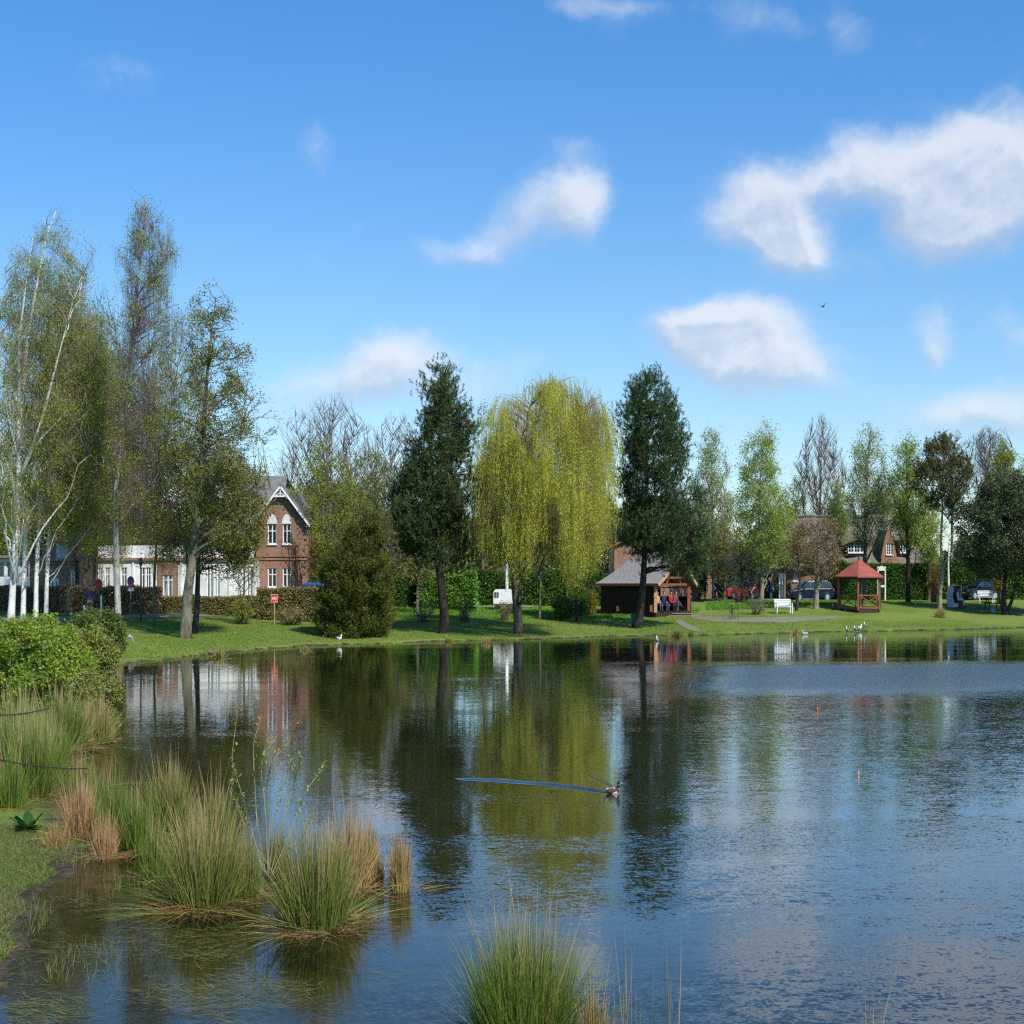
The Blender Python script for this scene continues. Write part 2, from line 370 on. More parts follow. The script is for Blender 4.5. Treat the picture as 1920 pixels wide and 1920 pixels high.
def watermat():
    m, t = newmat('pond_water')
    pos = t.n('ShaderNodeNewGeometry').outputs['Position']
    sp = t.n('ShaderNodeSeparateXYZ', ins={0: pos})
    X, Y = sp.outputs[0], sp.outputs[1]
    depth = t.n('ShaderNodeAttribute', attribute_name='depth').outputs['Fac']
    wide = t.noise(t.v('MULTIPLY', pos, (.05, .09, 1)), 1.0, 4, .6)
    wn = t.m('SUBTRACT', wide, .5)
    # wind patches: the open right-hand side and a band across it further out
    e1 = t.m('SUBTRACT', X, t.m('MULTIPLY', Y, .115))
    right = t.sstep(t.m('ADD', e1, t.m('MULTIPLY', wn, 6.0)), -1.2, 3.0)
    band = t.m('MULTIPLY', t.sstep(t.m('ABSOLUTE', t.m('SUBTRACT', t.m('ADD', t.m('ADD', Y, t.m('MULTIPLY', X, -.10)), t.m('MULTIPLY', wn, 16.0)), 46.0)), 10.5, 4.0),
               t.sstep(t.m('ADD', e1, t.m('MULTIPLY', wn, 5.0)), -1.5, 2.5))
    farcalm = t.sstep(Y, 60.0, 46.0)
    mid = t.m('MULTIPLY', t.sstep(Y, 26, 15), t.sstep(X, -3.2, -1.0))
    streak = t.sstep(t.noise(t.v('MULTIPLY', pos, (.10, .45, 1)), 1.0, 3, .5), .42, .62)
    amp = t.m('ADD', .010, t.m('MULTIPLY', t.m('MULTIPLY', right, farcalm), t.m('ADD', .042, t.m('MULTIPLY', streak, .03))))
    amp = t.m('ADD', amp, t.m('MULTIPLY', band, .36))
    amp = t.m('ADD', amp, t.m('MULTIPLY', mid, t.m('MULTIPLY', streak, .035)))
    amp = t.m('ADD', amp, t.m('MULTIPLY', t.sstep(t.noise(t.v('MULTIPLY', pos, (.12, .35, 1)), 1.3, 3), .5, .7), .018))
    def slopes(sx, sy, sc, det, off):
        v = t.v('ADD', t.v('MULTIPLY', pos, (sx, sy, 1)), (off, off*.7, 0))
        return t.v('SUBTRACT', t.noise(v, sc, det, .55, out=1), (.5, .5, .5))
    a = slopes(.30, 1.0, 4.2, 2, 3.1); b_ = slopes(.45, 1.0, 13.0, 2, 7.7); c_ = slopes(.8, 1.0, 34.0, 2, 1.7)
    sA = t.n('ShaderNodeVectorMath', operation='SCALE', ins={0: a, 'Scale': .45}).outputs[0]
    sB = t.n('ShaderNodeVectorMath', operation='SCALE', ins={0: b_, 'Scale': 1.35}).outputs[0]
    sC = t.n('ShaderNodeVectorMath', operation='SCALE', ins={0: c_, 'Scale': 2.2}).outputs[0]
    sl_ = t.v('ADD', t.v('ADD', sA, sB), sC)
    sl_ = t.n('ShaderNodeVectorMath', operation='SCALE', ins={0: sl_, 'Scale': amp}).outputs[0]
    sl_ = t.v('MULTIPLY', sl_, (.9, 1.9, 0))
    ss = t.n('ShaderNodeSeparateXYZ', ins={0: sl_}); ny = ss.outputs[1]      # sky reflection forced by tipping ruffled wavelets' normals towards the viewer
    ny = t.m('ADD', ny, t.m('MULTIPLY', t.m('MULTIPLY', t.m('ADD', t.m('ABSOLUTE', ny), ny), -1.0), t.m('ADD', t.m('MULTIPLY', band, .8), t.m('MULTIPLY', t.m('MULTIPLY', right, farcalm), .35), clamp=True)))
    sl_ = t.n('ShaderNodeCombineXYZ', ins={0: ss.outputs[0], 1: ny, 2: 0.0}).outputs[0]
    gn = t.n('ShaderNodeNewGeometry').outputs['Normal']
    nrm = t.v('NORMALIZE', t.v('ADD', sl_, gn))
    fr = t.n('ShaderNodeFresnel', ins={'IOR': 1.34, 'Normal': nrm}).outputs[0]
    fr = t.m('MULTIPLY', t.m('ADD', t.m('MULTIPLY', fr, 1.28), .04, clamp=True), t.m('ADD', .72, t.m('MULTIPLY', t.sstep(depth, .2, .9), .28)))
    gl = t.n('ShaderNodeBsdfGlossy', ins={'Color': (.93, .95, .97, 1), 'Roughness': .015, 'Normal': nrm})
    murk = t.mix(t.noise(pos, .3, 3), (.026, .030, .012), (.034, .034, .014))
    body = t.n('ShaderNodeBsdfDiffuse', ins={0: murk})
    clear = t.n('ShaderNodeBsdfTransparent', ins={0: (.62, .60, .36, 1)})
    bodymix = t.n('ShaderNodeMixShader', ins={0: t.m('ADD', .12, t.sstep(depth, .15, 1.8), clamp=True), 1: clear.outputs[0], 2: body.outputs[0]})
    mx = t.n('ShaderNodeMixShader', ins={0: fr, 1: bodymix.outputs[0], 2: gl.outputs[0]})
    t.n('ShaderNodeOutputMaterial', ins={0: mx.outputs[0]})
    return m

GRASS = groundmat(); WATER = watermat()
WHITE = mat('white_paint', (.80, .80, .78), .5, (.70, .70, .69), 3)
RENDER_WHITE = mat('white_plaster', (.74, .73, .71), .8, (.60, .59, .57), 1.2)
BRICK = brickmat('red_brick', (.32, .15, .10), (.25, .11, .075), (.30, .25, .21), moss=(.16, .13, .06))
BRICK2 = brickmat('orange_brick', (.36, .16, .085), (.28, .11, .06), (.32, .26, .20))
SLATE = mat('slate_roof', (.13, .125, .12), .7, (.19, .175, .16), 2, .4, 12)
THATCH = mat('thatch', (.125, .105, .080), .95, (.20, .17, .13), 1.5, .8, 10, stretch=(1.5, 1.5, .5))
SHINGLE = mat('wood_shingle', (.27, .25, .235), .85, (.17, .155, .145), 6, .6, 14, stretch=(1, 1, 2.0), c3=(.42, .41, .40))
WOOD_DK = mat('dark_timber', (.050, .020, .012), .75, (.03, .012, .008), 7, .4, 20, stretch=(1, 1, .2))  # colour set darker so the shelter walls look shaded
WOOD_RED = mat('red_brown_timber', (.26, .085, .035), .6, (.19, .06, .025), 7, stretch=(1, 1, .2))
WOOD_LT = mat('light_timber', (.48, .30, .16), .6, (.38, .22, .11), 7)
STEPWOOD = mat('weathered_timber', (.30, .25, .22), .8, (.20, .17, .15), 8)
ROOF_RED = mat('red_shingle_roof', (.34, .080, .058), .8, (.25, .062, .045), 2.2, .3, 25)
GLASS = glassmat('window_glass'); CURTAIN = glassmat('curtained_glass', (.03, .04, .045), (.30, .33, .33))
ASPH = mat('asphalt', (.17, .165, .16), .9, (.12, .12, .118), 2, .3, 40)
GRAVEL = mat('gravel_path', (.22, .185, .14), .95, (.16, .15, .09), 5, .4, 40)
STONE = mat('field_stone', (.34, .28, .22), .85, (.20, .17, .15), 2.5, .5, 14, c3=(.42, .33, .24), s3=1.4)
BLACK = mat('black_rubber', (.02, .02, .02), .7); BLACKM = mat('black_metal', (.025, .025, .03), .4)
CHROME = mat('wheel_metal', (.55, .55, .56), .3, metal=.8)
NAVY = mat('dark_blue_paint', (.004, .008, .026), .25, spec=.25); REDP = mat('red_paint', (.45, .02, .02), .3, spec=.6)
BLUEP = mat('blue_paint', (.02, .07, .22), .3, spec=.6)
REDSIGN = mat('red_sign_face', (.62, .035, .03), .45); BLUESIGN = mat('blue_sign_face', (.02, .09, .42), .45)
GREYM = mat('grey_metal', (.35, .36, .37), .5, (.28, .28, .29), 5); TEAL = mat('green_plastic', (.02, .12, .12), .5)
MAROON = mat('maroon_cloth', (.09, .010, .015), .8)
ORANGE = mat('orange_plastic', (.70, .12, .03), .4)
# ------------------------------------------------------------------ ground and water
def build_ground():
    gx = np.concatenate([-np.geomspace(2500, 62, 14), np.arange(-60, -16, .8), np.arange(-16, 16, .2), np.arange(16, 62, .8), np.geomspace(62, 2500, 14)])
    gy = np.concatenate([-np.geomspace(200, 6, 8), np.arange(-5, 26, .2), np.arange(26, 125, .4), np.geomspace(125, 4000, 22)])
    X, Y = np.meshgrid(gx, gy, indexing='xy')
    x, y = X.ravel(), Y.ravel()
    V_ = np.stack([x, y, gz(x, y)], 1)
    nx, ny = len(gx), len(gy)
    i = (np.arange(ny-1)[:, None]*nx+np.arange(nx-1)[None]).ravel()
    g = Geo(); g.add(V_, np.stack([i, i+1, i+nx+1, i+nx], 1), 0, True)
    o = g.build('ground', GRASS); tag(o, None, None, kind='structure')
    a = o.data.attributes.new('shore', 'FLOAT', 'POINT'); a.data.foreach_set('value', (sdf(x, y)+wob(x, y)).astype(np.float32))
    a = o.data.attributes.new('near', 'FLOAT', 'POINT'); a.data.foreach_set('value', np.clip((34-y)/14, 0, 1).astype(np.float32))
build_ground()
def build_water():
    gx = np.arange(-17, 80, .6); gy = np.arange(4, 108, .6)
    X, Y = np.meshgrid(gx, gy, indexing='xy'); x, y = X.ravel(), Y.ravel()
    nx, ny = len(gx), len(gy)
    i = (np.arange(ny-1)[:, None]*nx+np.arange(nx-1)[None]).ravel()
    g = Geo(); g.add(np.stack([x, y, x*0], 1), np.stack([i, i+1, i+nx+1, i+nx], 1), 0, True)
    o = g.build('pond_water', WATER); tag(o, None, None, kind='structure')
    a = o.data.attributes.new('depth', 'FLOAT', 'POINT'); a.data.foreach_set('value', np.maximum(-gz(x, y), 0).astype(np.float32))
build_water()
def sheet(name, pts, mt, lift=.012, n=60, m=5):
    """pts: (px, near row, far row) across the photograph; laid on the ground"""
    pts = np.array(pts, float)
    g = Geo(); rows = []
    ts = np.linspace(0, len(pts)-1, n)
    V_ = []
    for t in ts:
        px, a, b = [np.interp(t, range(len(pts)), pts[:, k]) for k in range(3)]
        A = G(px, a); B = G(px, b)
        for k in range(m):
            q = A+(B-A)*k/(m-1); V_.append((q[0], q[1], gz1(q[0], q[1])+lift))
    i = (np.arange(n-1)[:, None]*m+np.arange(m-1)[None]).ravel()
    g.add(V_, np.stack([i, i+m, i+m+1, i+1], 1), 0, True)
    return tag(g.build(name, mt), None, None, kind='structure')
sheet('street', [(-300,1170,1156),(0,1169,1156),(120,1168,1157),(200,1163,1155),(300,1158,1152),(420,1156,1151),(500,1152,1148),(560,1147,1144)], ASPH, .03, 80, 6)
sheet('gravel_path', [(1296,1160,1156),(1340,1166,1157),(1400,1167.5,1158),(1480,1168,1157.5),(1540,1163,1157),(1572,1159,1156)], GRAVEL, .02)
sheet('path', [(1268,1168,1161),(1282,1177,1165),(1297,1184,1174),(1312,1186,1180)], GRAVEL, .03, 20)
sheet('road', [(1330,1131,1124),(1400,1132,1124),(1500,1131,1122),(1600,1124,1118),(1700,1124,1119),(1800,1122,1116),(1900,1119,1112),(2000,1118,1110)], ASPH, .03, 50)
sheet('footway', [(560,1147,1143),(700,1142,1139.5),(860,1140,1137.5),(1000,1139,1137)], GRAVEL, .03, 50)

# ------------------------------------------------------------------ trees
def bez(P0, P1, lift, jit, n):
    """bent paths from P0 to P1 (m,3)"""
    m = len(P0); d = P1-P0; L = np.linalg.norm(d, axis=1, keepdims=True)
    c = P0+d*.5+np.array([0, 0, 1.])*lift*L+rng.normal(size=(m, 3))*jit*L
    t = np.linspace(0, 1, n)[None, :, None]
    P = (1-t)**2*P0[:, None]+2*t*(1-t)*c[:, None]+t*t*P1[:, None]
    P[:, 1:-1] += rng.normal(size=(m, n-2, 3))*jit*.22*L[:, None]
    return P
EPH = rng.uniform(0, 6.28, 16); EAMP = .16; CLK = 1.0
def new_env(amp=.16, ck=1.0):
    global EPH, EAMP, CLK
    EPH = rng.uniform(0, 6.28, 16); EAMP = amp; CLK = ck
def gaps(C, thr=-.25, soft=.35):
    """keep-mask that leaves airy holes between leafy boughs"""
    x, y, z = C[:, 0]*1.5*CLK, C[:, 1]*CLK, C[:, 2]*1.35*CLK; e = EPH
    f = np.sin(2.1*x+e[0]+1.2*np.sin(1.3*z+e[1]))+np.sin(2.6*z+e[2]+1.1*np.sin(1.7*x+e[3]))+.8*np.sin(2.2*y+e[4]+x)+.6*np.sin(4.7*x+3.9*z+e[5])+.5*np.sin(5.9*z-3.1*y+e[6])
    return f/1.9+rng.normal(0, soft, len(C)) > thr
def env(rows, Y, n, y0, dep=1.3, outer=.45, zbias=None):
    r = np.array(rows, float); Z = CH-(r[:, 0]-H0)*Y/F; XL = (r[:, 1]-960)*Y/F; XR = (r[:, 2]-960)*Y/F
    o = np.argsort(Z); Z, XL, XR = Z[o], XL[o], XR[o]
    zz = np.linspace(Z[0], Z[-1], 400); l = np.interp(zz, Z, XL); rr = np.interp(zz, Z, XR)
    wgt = np.maximum(rr-l, .05)**1.6
    if zbias is not None: wgt = wgt*np.interp(zz, np.linspace(Z[0], Z[-1], len(zbias)), zbias)
    k = rng.choice(400, size=n, p=wgt/wgt.sum())
    z = zz[k]+rng.uniform(-.5, .5, n)*(zz[1]-zz[0]); th = rng.uniform(0, 2*PI, n); q = rng.uniform(0, 1, n)**outer
    c = (l[k]+rr[k])/2; h = (rr[k]-l[k])/2
    e = EPH; f = np.sin(1.9*z+e[7]+1.5*np.cos(th+e[8]))+.8*np.sin(3.7*z+e[9]+2*np.cos(th+e[10]))+.6*np.sin(7.3*z+e[11]+3*np.cos(th+e[12]))
    h = h*(1+EAMP*(f/1.5-.25)); z = z+EAMP*1.2*np.sin(3*th+z+e[13])*np.minimum(h, 1.5)
    return np.stack([c+h*q*np.cos(th), y0+h*dep*q*np.sin(th), z], 1), h
def nearest(Tg, nodes, slope, k=1):
    best = np.zeros(len(Tg), int)
    for a in range(0, len(Tg), 400):
        t = Tg[a:a+400]
        d = t[:, None]-nodes[None]
        hd = np.hypot(d[..., 0], d[..., 1])
        cost = np.sqrt((d**2).sum(-1))+2.0*np.maximum(0, slope*hd-d[..., 2])
        best[a:a+400] = cost.argmin(1)
    return best
def tree(name, label, base, rows, trunk, r0, bark, leaf, kind='broad', n1=16, n2=120, n3=700, nl=9000, ls=.09, lw=.6, rise=1.0, lift=.05,
         jit=.06, dep=1.3, outer=.45, hang=0.0, l3=1.6, group=None, cat='tree', r1=.30, spread=.28, zbias=None, twig_r=.007, forks=(), Y=None, twigmat=None,
         droop=None, leafdir=0.0, off=None, gap=-.2, amp=.16, ck=1.0):
    new_env(amp, ck)
    b = G(*base) if Y is None else at(base[0], Y)
    Y = b[1]
    # trunk: photo points at the tree's own distance
    tp = np.array([[(px-960)*Y/F, Y, CH-(py-H0)*Y/F] for px, py in trunk]); tp[0, 2] = b[2]-.15
    if off is not None: tp[:, 1] += np.interp(np.linspace(0, 1, len(tp)), np.linspace(0, 1, len(off)), off)
    n = 26
    s_ = np.linspace(0, len(tp)-1, n); tpp = np.stack([np.interp(s_, range(len(tp)), tp[:, k]) for k in range(3)], 1)
    tpp[1:-1] = (tpp[:-2]+2*tpp[1:-1]+tpp[2:])/4
    u = np.linspace(0, 1, n)
    R = r0*(1-u)**.85+.012; R[0] = r0*1.45; R[1] = r0*1.12
    g = Geo(); g.tubes(tpp[None], R[None], 10, 0)
    nodes = [tpp[3:]]; nr = [R[3:]]
    for fk in forks:       # main limbs seen in the photograph: (px,py) lists and radius
        q = np.array([[(px-960)*Y/F, Y+dy, CH-(py-H0)*Y/F] for px, py, dy in fk[0]])
        s2 = np.linspace(0, len(q)-1, 14); qq = np.stack([np.interp(s2, range(len(q)), q[:, k]) for k in range(3)], 1)
        qq[1:-1] = (qq[:-2]+2*qq[1:-1]+qq[2:])/4
        rr = fk[1]*(1-np.linspace(0, 1, 14))**1.15+.004
        g.tubes(qq[None], rr[None], 8, 0); nodes.append(qq[3:]); nr.append(rr[3:])
    tr_nodes = np.concatenate(nodes); tr_r = np.concatenate(nr)
    # limbs
    T1, h1 = env(rows, Y, n1, b[1], dep, .25)
    i1 = nearest(T1, tr_nodes, rise)
    P1 = bez(tr_nodes[i1], T1, lift, jit, 9)
    R1 = (np.minimum(tr_r[i1]*r1*1.6, r0*r1)[:, None])*(1-np.linspace(0, 1, 9)[None])**.8+.010
    g.tubes(P1, R1, 6, 0)
    N1 = np.concatenate([P1[:, 3:].reshape(-1, 3), tr_nodes[len(tr_nodes)//3:]])
    T2, h2 = env(rows, Y, n2, b[1], dep, outer, zbias)
    i2 = nearest(T2, N1, rise*.6); P2 = bez(N1[i2], T2, lift*.7, jit, 7)
    R2 = (twig_r*2.6)*(1-np.linspace(0, 1, 7)[None])**.8+twig_r*.7+np.zeros((n2, 1))
    c = Geo(); c.tubes(P2, R2, 4, 0, cap=False)
    N2 = np.concatenate([P2[:, 2:].reshape(-1, 3), P1[:, 5:].reshape(-1, 3)])
    ends = P2[:, -1]
    paths = [P2[:, 3:]]
    if n3:
        T3, h3 = env(rows, Y, n3, b[1], dep, outer*.9, zbias)
        i3 = nearest(T3, N2, rise*.5); d = T3-N2[i3]; L = np.linalg.norm(d, axis=1, keepdims=True)
        T3 = N2[i3]+d*np.minimum(1, l3/(L+1e-6))
        if droop: T3[:, 2] -= rng.uniform(0, droop, n3)
        P3 = bez(N2[i3], T3, lift*.5 if not droop else .25, jit*1.3, 5)
        R3 = twig_r*(1-np.linspace(0, 1, 5)[None])**.7+twig_r*.35+np.zeros((n3, 1))
        c.tubes(P3, R3, 3, 0, cap=False)
        paths.append(P3[:, 1:])
    if hang:     # hanging strands
        nh = int(n3 or n2)*2; src = np.concatenate([p.reshape(-1, 3) for p in paths])
        k = rng.integers(0, len(src), nh); S0 = src[k]+rng.normal(size=(nh, 3))*.15
        Ln = rng.uniform(.35, 1, nh)*hang
        side = rng.normal(size=(nh, 3))*.10; side[:, 2] = 0
        t = np.linspace(0, 1, 5)[None, :, None]
        PH = S0[:, None]+t*np.array([0, 0, -1.])*Ln[:, None, None]+side[:, None]*np.sqrt(t)*Ln[:, None, None]
        c.tubes(PH, np.full((nh, 5), twig_r*.5), 3, 0, cap=False)
        paths = [PH]*3+paths
    if nl:
        src = [p for p in paths]
        allA = np.concatenate([p[:, :-1].reshape(-1, 3) for p in src]); allB = np.concatenate([p[:, 1:].reshape(-1, 3) for p in src])
        k = rng.integers(0, len(allA), nl); q = rng.uniform(0, 1, (nl, 1))
        C = allA[k]*(1-q)+allB[k]*q+rng.normal(size=(nl, 3))*spread*np.array([.8, 1, 1])
        kp = gaps(C, gap); C = C[kp]; nl = len(C)
        D = rng.normal(size=(nl, 3))+np.array([0, 0, leafdir])
        sz = rng.uniform(.6, 1.35, nl)*ls
        c.leaves(C, D, sz, sz*lw, 1)
    root = thing(name, label, cat, b, group)
    o1 = g.build('trunk', bark, root, loc=b); o2 = c.build('crown', [twigmat or bark, leaf], root, loc=b)
    return root
def conifer(name, label, base, rows, trunk, r0, bark, leaf, clumps=700, tuft=7, nd=9, size=.33, ndl=.20, ndw=.035, group=None, cat='tree', outer=.42, dep=1.3,
            forks=(), Y=None, up=.5, n1=34, rise=.15, zbias=None, amp=.18, gap=-.55, ck=1.0):
    new_env(amp, ck)
    b = G(*base) if Y is None else at(base[0], Y); Y = b[1]
    tp = np.array([[(px-960)*Y/F, Y, CH-(py-H0)*Y/F] for px, py in trunk]); tp[0, 2] = b[2]-.15
    s_ = np.linspace(0, len(tp)-1, 24); tpp = np.stack([np.interp(s_, range(len(tp)), tp[:, k]) for k in range(3)], 1)
    tpp[1:-1] = (tpp[:-2]+2*tpp[1:-1]+tpp[2:])/4
    R = r0*(1-np.linspace(0, 1, 24))**.8+.02; R[0] = r0*1.3
    g = Geo(); g.tubes(tpp[None], R[None], 10, 0)
    for fk in forks:
        q = np.array([[(px-960)*Y/F, Y+dy, CH-(py-H0)*Y/F] for px, py, dy in fk[0]])
        g.tube(q, fk[1]*(1-np.linspace(0, .8, len(q))), 8)
    T1, _ = env(rows, Y, n1, b[1], dep, .2)
    i1 = nearest(T1, tpp[3:], rise); P1 = bez(tpp[3:][i1], T1, -.04, .05, 8)
    g.tubes(P1, (r0*.26)*(1-np.linspace(0, 1, 8)[None])**.8+.012+np.zeros((n1, 1)), 5, 0)
    N1 = np.concatenate([P1[:, 2:].reshape(-1, 3), tpp[5:]])
    # clumps stand off lumpy boughs: cluster the clump centres around bough tips
    nb = max(12, clumps//9); Bc, _ = env(rows, Y, nb, b[1], dep, outer*.7, zbias)
    T2, _ = env(rows, Y, clumps, b[1], dep, outer, zbias)
    k = ((T2[:, None]-Bc[None])**2).sum(-1).argmin(1); pull = rng.uniform(.1, .5, (clumps, 1)); T2 = T2*(1-pull)+Bc[k]*pull
    T2 = T2[gaps(T2, gap, .2)]; clumps = len(T2)
    i2 = nearest(T2, N1, .1); dd = N1[i2]-T2; dl = np.linalg.norm(dd, axis=1, keepdims=True); P2 = bez(T2+dd*np.minimum(1, size*2.2/(dl+1e-6)), T2, -.03, .05, 5)
    c = Geo(); c.tubes(P2, .016*(1-np.linspace(0, 1, 5)[None])**.8+.006+np.zeros((clumps, 1)), 3, 0, cap=False)
    out = T2-np.array([tpp[:, 0].mean(), b[1], 0]); out[:, 2] = 0; out /= np.linalg.norm(out, axis=1, keepdims=True)+1e-6
    m = clumps*tuft
    tc = np.repeat(T2, tuft, 0)+rng.normal(size=(m, 3))*size*np.array([.85, 1, .8])
    td = np.repeat(out, tuft, 0)*.5+np.array([0, 0, up])+rng.normal(size=(m, 3))*.45; td /= np.linalg.norm(td, axis=1, keepdims=True)
    C = np.repeat(tc, nd, 0)+np.repeat(td, nd, 0)*rng.uniform(-.8, .6, (m*nd, 1))*ndl*1.3; D = np.repeat(td, nd, 0)+rng.normal(size=(m*nd, 3))*.45
    m = clumps*tuft
    c.leaves(C, D, rng.uniform(.6, 1.3, m*nd)*ndl, ndw, 1)
    root = thing(name, label, cat, b, group)
    g.build('trunk', bark, root, loc=b); c.build('crown', [bark, leaf], root, loc=b)
    return root
def bush(name, label, base, rows, leaf, bark, n=30, nl=7000, ls=.07, lw=.6, cat='shrub', group=None, Y=None, dep=1.3, outer=.38, spread=.08, twig=.008, n3=300, leafdir=.3, lumps=0, partname='foliage'):
    new_env(.12, 1.8)
    """a shrub: stems from one foot and leaves through its volume, gathered in lumps"""
    b = G(*base) if Y is None else at(base[0], Y); Y = b[1]
    T1, _ = env(rows, Y, n, Y, dep, .3)
    P0 = np.repeat(b[None], n, 0)+rng.normal(size=(n, 3))*np.array([.12, .15, 0]); P1 = bez(P0, T1, .1, .06, 7)
    g = Geo(); g.tubes(P1, twig*2.2*(1-np.linspace(0, 1, 7)[None])+twig*.6+np.zeros((n, 1)), 5, 0)
    N1 = P1[:, 2:].reshape(-1, 3); T3, _ = env(rows, Y, n3, Y, dep, outer)
    if lumps:
        Bc, _ = env(rows, Y, lumps, Y, dep, .3)
        k = ((T3[:, None]-Bc[None])**2).sum(-1).argmin(1); pull = rng.uniform(.1, .5, (n3, 1)); T3 = T3*(1-pull)+Bc[k]*pull
    i3 = nearest(T3, N1, .3); P3 = bez(N1[i3], T3, .05, .08, 5)
    g.tubes(P3, twig*(1-np.linspace(0, 1, 5)[None])+twig*.3+np.zeros((n3, 1)), 3, 0, cap=False)
    k = rng.integers(0, n3, nl); q = rng.uniform(.25, 1, (nl, 1))**.6; jj = rng.integers(1, 4, nl)
    C = P3[k, jj]*(1-q)+P3[k, jj+1]*q+rng.normal(size=(nl, 3))*spread
    D = rng.normal(size=(nl, 3))+np.array([0, 0, leafdir]); sz = rng.uniform(.6, 1.35, nl)*ls
    root = thing(name, label, cat, b, group)
    C[:, 2] = np.maximum(C[:, 2], .03)
    c = Geo(); c.leaves(C, D, sz, sz*lw, 0)
    g.build('stem', bark, root, loc=b); c.build(partname, leaf, root, loc=b)
    return root
def hedge(name, label, px0, px1, base_y, top_y, leaf, bark, thick=1.0, Y=None, nl=14000, ls=.07, cat='hedge', lw=.6, group=None, rag=.08, fill=.5, skew=0.0):
    """clipped run of shrubbery along the view; leaves through a box with a bumpy skin"""
    b = G((px0+px1)/2, base_y) if Y is None else at((px0+px1)/2, Y); Y = b[1]
    x0, x1 = (px0-960)*Y/F, (px1-960)*Y/F; zt = CH-(top_y-H0)*Y/F
    root = thing(name, label, cat, b, group)
    g = Geo(); ns = max(6, int((x1-x0)*5))
    xs = rng.uniform(x0, x1, ns); ys = Y+rng.uniform(-.4, .4, ns)*thick+(xs-b[0])*skew; zb = gz(xs, ys)
    P0 = np.stack([xs, ys, zb-.05], 1); P1 = P0+np.stack([rng.normal(0, .15, ns), rng.normal(0, .2, ns), (zt-zb)*rng.uniform(.6, .95, ns)], 1)
    g.tubes(bez(P0, P1, 0, .06, 5), np.full((ns, 5), .018), 4, 0, cap=False)
    c = Geo()
    x = rng.uniform(x0, x1, nl); face = rng.uniform(0, 1, nl)
    yy = np.where(face < .55, -thick/2+np.abs(rng.normal(0, .12, nl)), rng.uniform(-thick/2, thick/2, nl))
    zb = gz(x, Y+yy+(x-b[0])*skew); tt = np.where(face < .55, rng.uniform(0, 1, nl), np.where(face < .8, 1-np.abs(rng.normal(0, .06, nl)), rng.uniform(0, 1, nl)))
    bump = rag*(np.sin(x*1.9)+np.sin(x*4.3+1)*.6+np.sin(x*9.7)*.3)
    z = zb+(zt+bump*.6-zb)*tt+rng.normal(0, .03, nl); yy = yy+bump*np.sin(z*3+x)*.5
    sz = rng.uniform(.6, 1.35, nl)*ls
    c.leaves(np.stack([x, Y+yy+(x-b[0])*skew, z], 1), rng.normal(size=(nl, 3))+np.array([0, -.3, .3]), sz, sz*lw, 0)
    # close inner mass of twigs so that it is not see-through
    nt = int(nl*fill); x = rng.uniform(x0, x1, nt); yy = rng.uniform(-.35, .4, nt)*thick; zb = gz(x, Y+yy); z = zb+(zt-zb)*rng.uniform(0, .93, nt)
    sz = rng.uniform(1.5, 2.5, nt)*ls
    c.leaves(np.stack([x, Y+yy+(x-b[0])*skew, z], 1), rng.normal(size=(nt, 3)), sz, sz*.5, 0)
    g.build('stem', bark, root, loc=b); c.build('foliage', leaf, root, loc=b)
    return root

B_BIRCH = barkmat('birch_bark', (.74, .72, .68), (.58, .56, .52), 5, birch=True)
B_BIRCH2 = barkmat('old_birch_bark', (.46, .44, .40), (.22, .21, .18), 4, birch=True)
B_GREY = barkmat('grey_bark', (.20, .17, .12), (.10, .085, .06), 7)
B_PALE = barkmat('pale_bark', (.30, .27, .19), (.17, .15, .10), 5)
B_MOSS = barkmat('mossy_bark', (.21, .19, .12), (.085, .07, .045), 4)
B_DARK = barkmat('dark_bark', (.050, .040, .032), (.028, .022, .018), 7)
B_TWIG = barkmat('bare_twigs', (.17, .13, .11), (.12, .09, .08), 7)
B_PURP = barkmat('purplish_twigs', (.20, .13, .13), (.13, .085, .085), 7)
B_BTW = barkmat('birch_twigs', (.20, .15, .11), (.28, .22, .16), 5)
B_PINE = barkmat('pine_bark', (.055, .040, .032), (.030, .024, .020), 5)
B_WIL = barkmat('willow_bark', (.15, .115, .085), (.08, .065, .05), 6)
B_WTW = barkmat('willow_twigs', (.34, .27, .09), (.25, .19, .06), 6)
L_BIRCH = leafmat('birch_leaf', [(0.221,0.273,0.0156), (0.299,0.334,0.0234), (0.169,0.212,0.0156), (0.351,0.369,0.039)], .3)
L_BIRCH2 = leafmat('brownish_birch_leaf', [(0.12,0.1,0.03), (0.15,0.14,0.03), (0.1,0.07,0.04)], .3)
L_ALDER = leafmat('alder_leaf', [(0.157,0.162,0.0276), (0.207,0.203,0.0344), (0.108,0.116,0.0216)], .25)
L_PLUM = leafmat('plum_leaf', [(0.085,0.022,0.016), (0.13,0.034,0.022), (0.06,0.018,0.014)], .2)
L_PINE = leafmat('pine_needle', [(0.0522,0.0808,0.0198), (0.0808,0.114,0.0274), (0.0333,0.0522,0.0152), (0.104,0.138,0.038)], .08, rough=.45)
L_PINE2 = leafmat('deep_green_needle', [(0.0405,0.0765,0.0187), (0.0675,0.117,0.0274), (0.0252,0.045,0.013), (0.09,0.14,0.036)], .08, rough=.45)
L_YEW = leafmat('yew_needle', [(0.0892,0.105,0.0101), (0.0687,0.0831,0.0101), (0.123,0.127,0.0145), (0.0411,0.052,0.00867)], .12)
L_YEW2 = leafmat('brown_yew_needle', [(0.085,0.085,0.018), (0.12,0.105,0.026), (0.055,0.055,0.014)], .1)
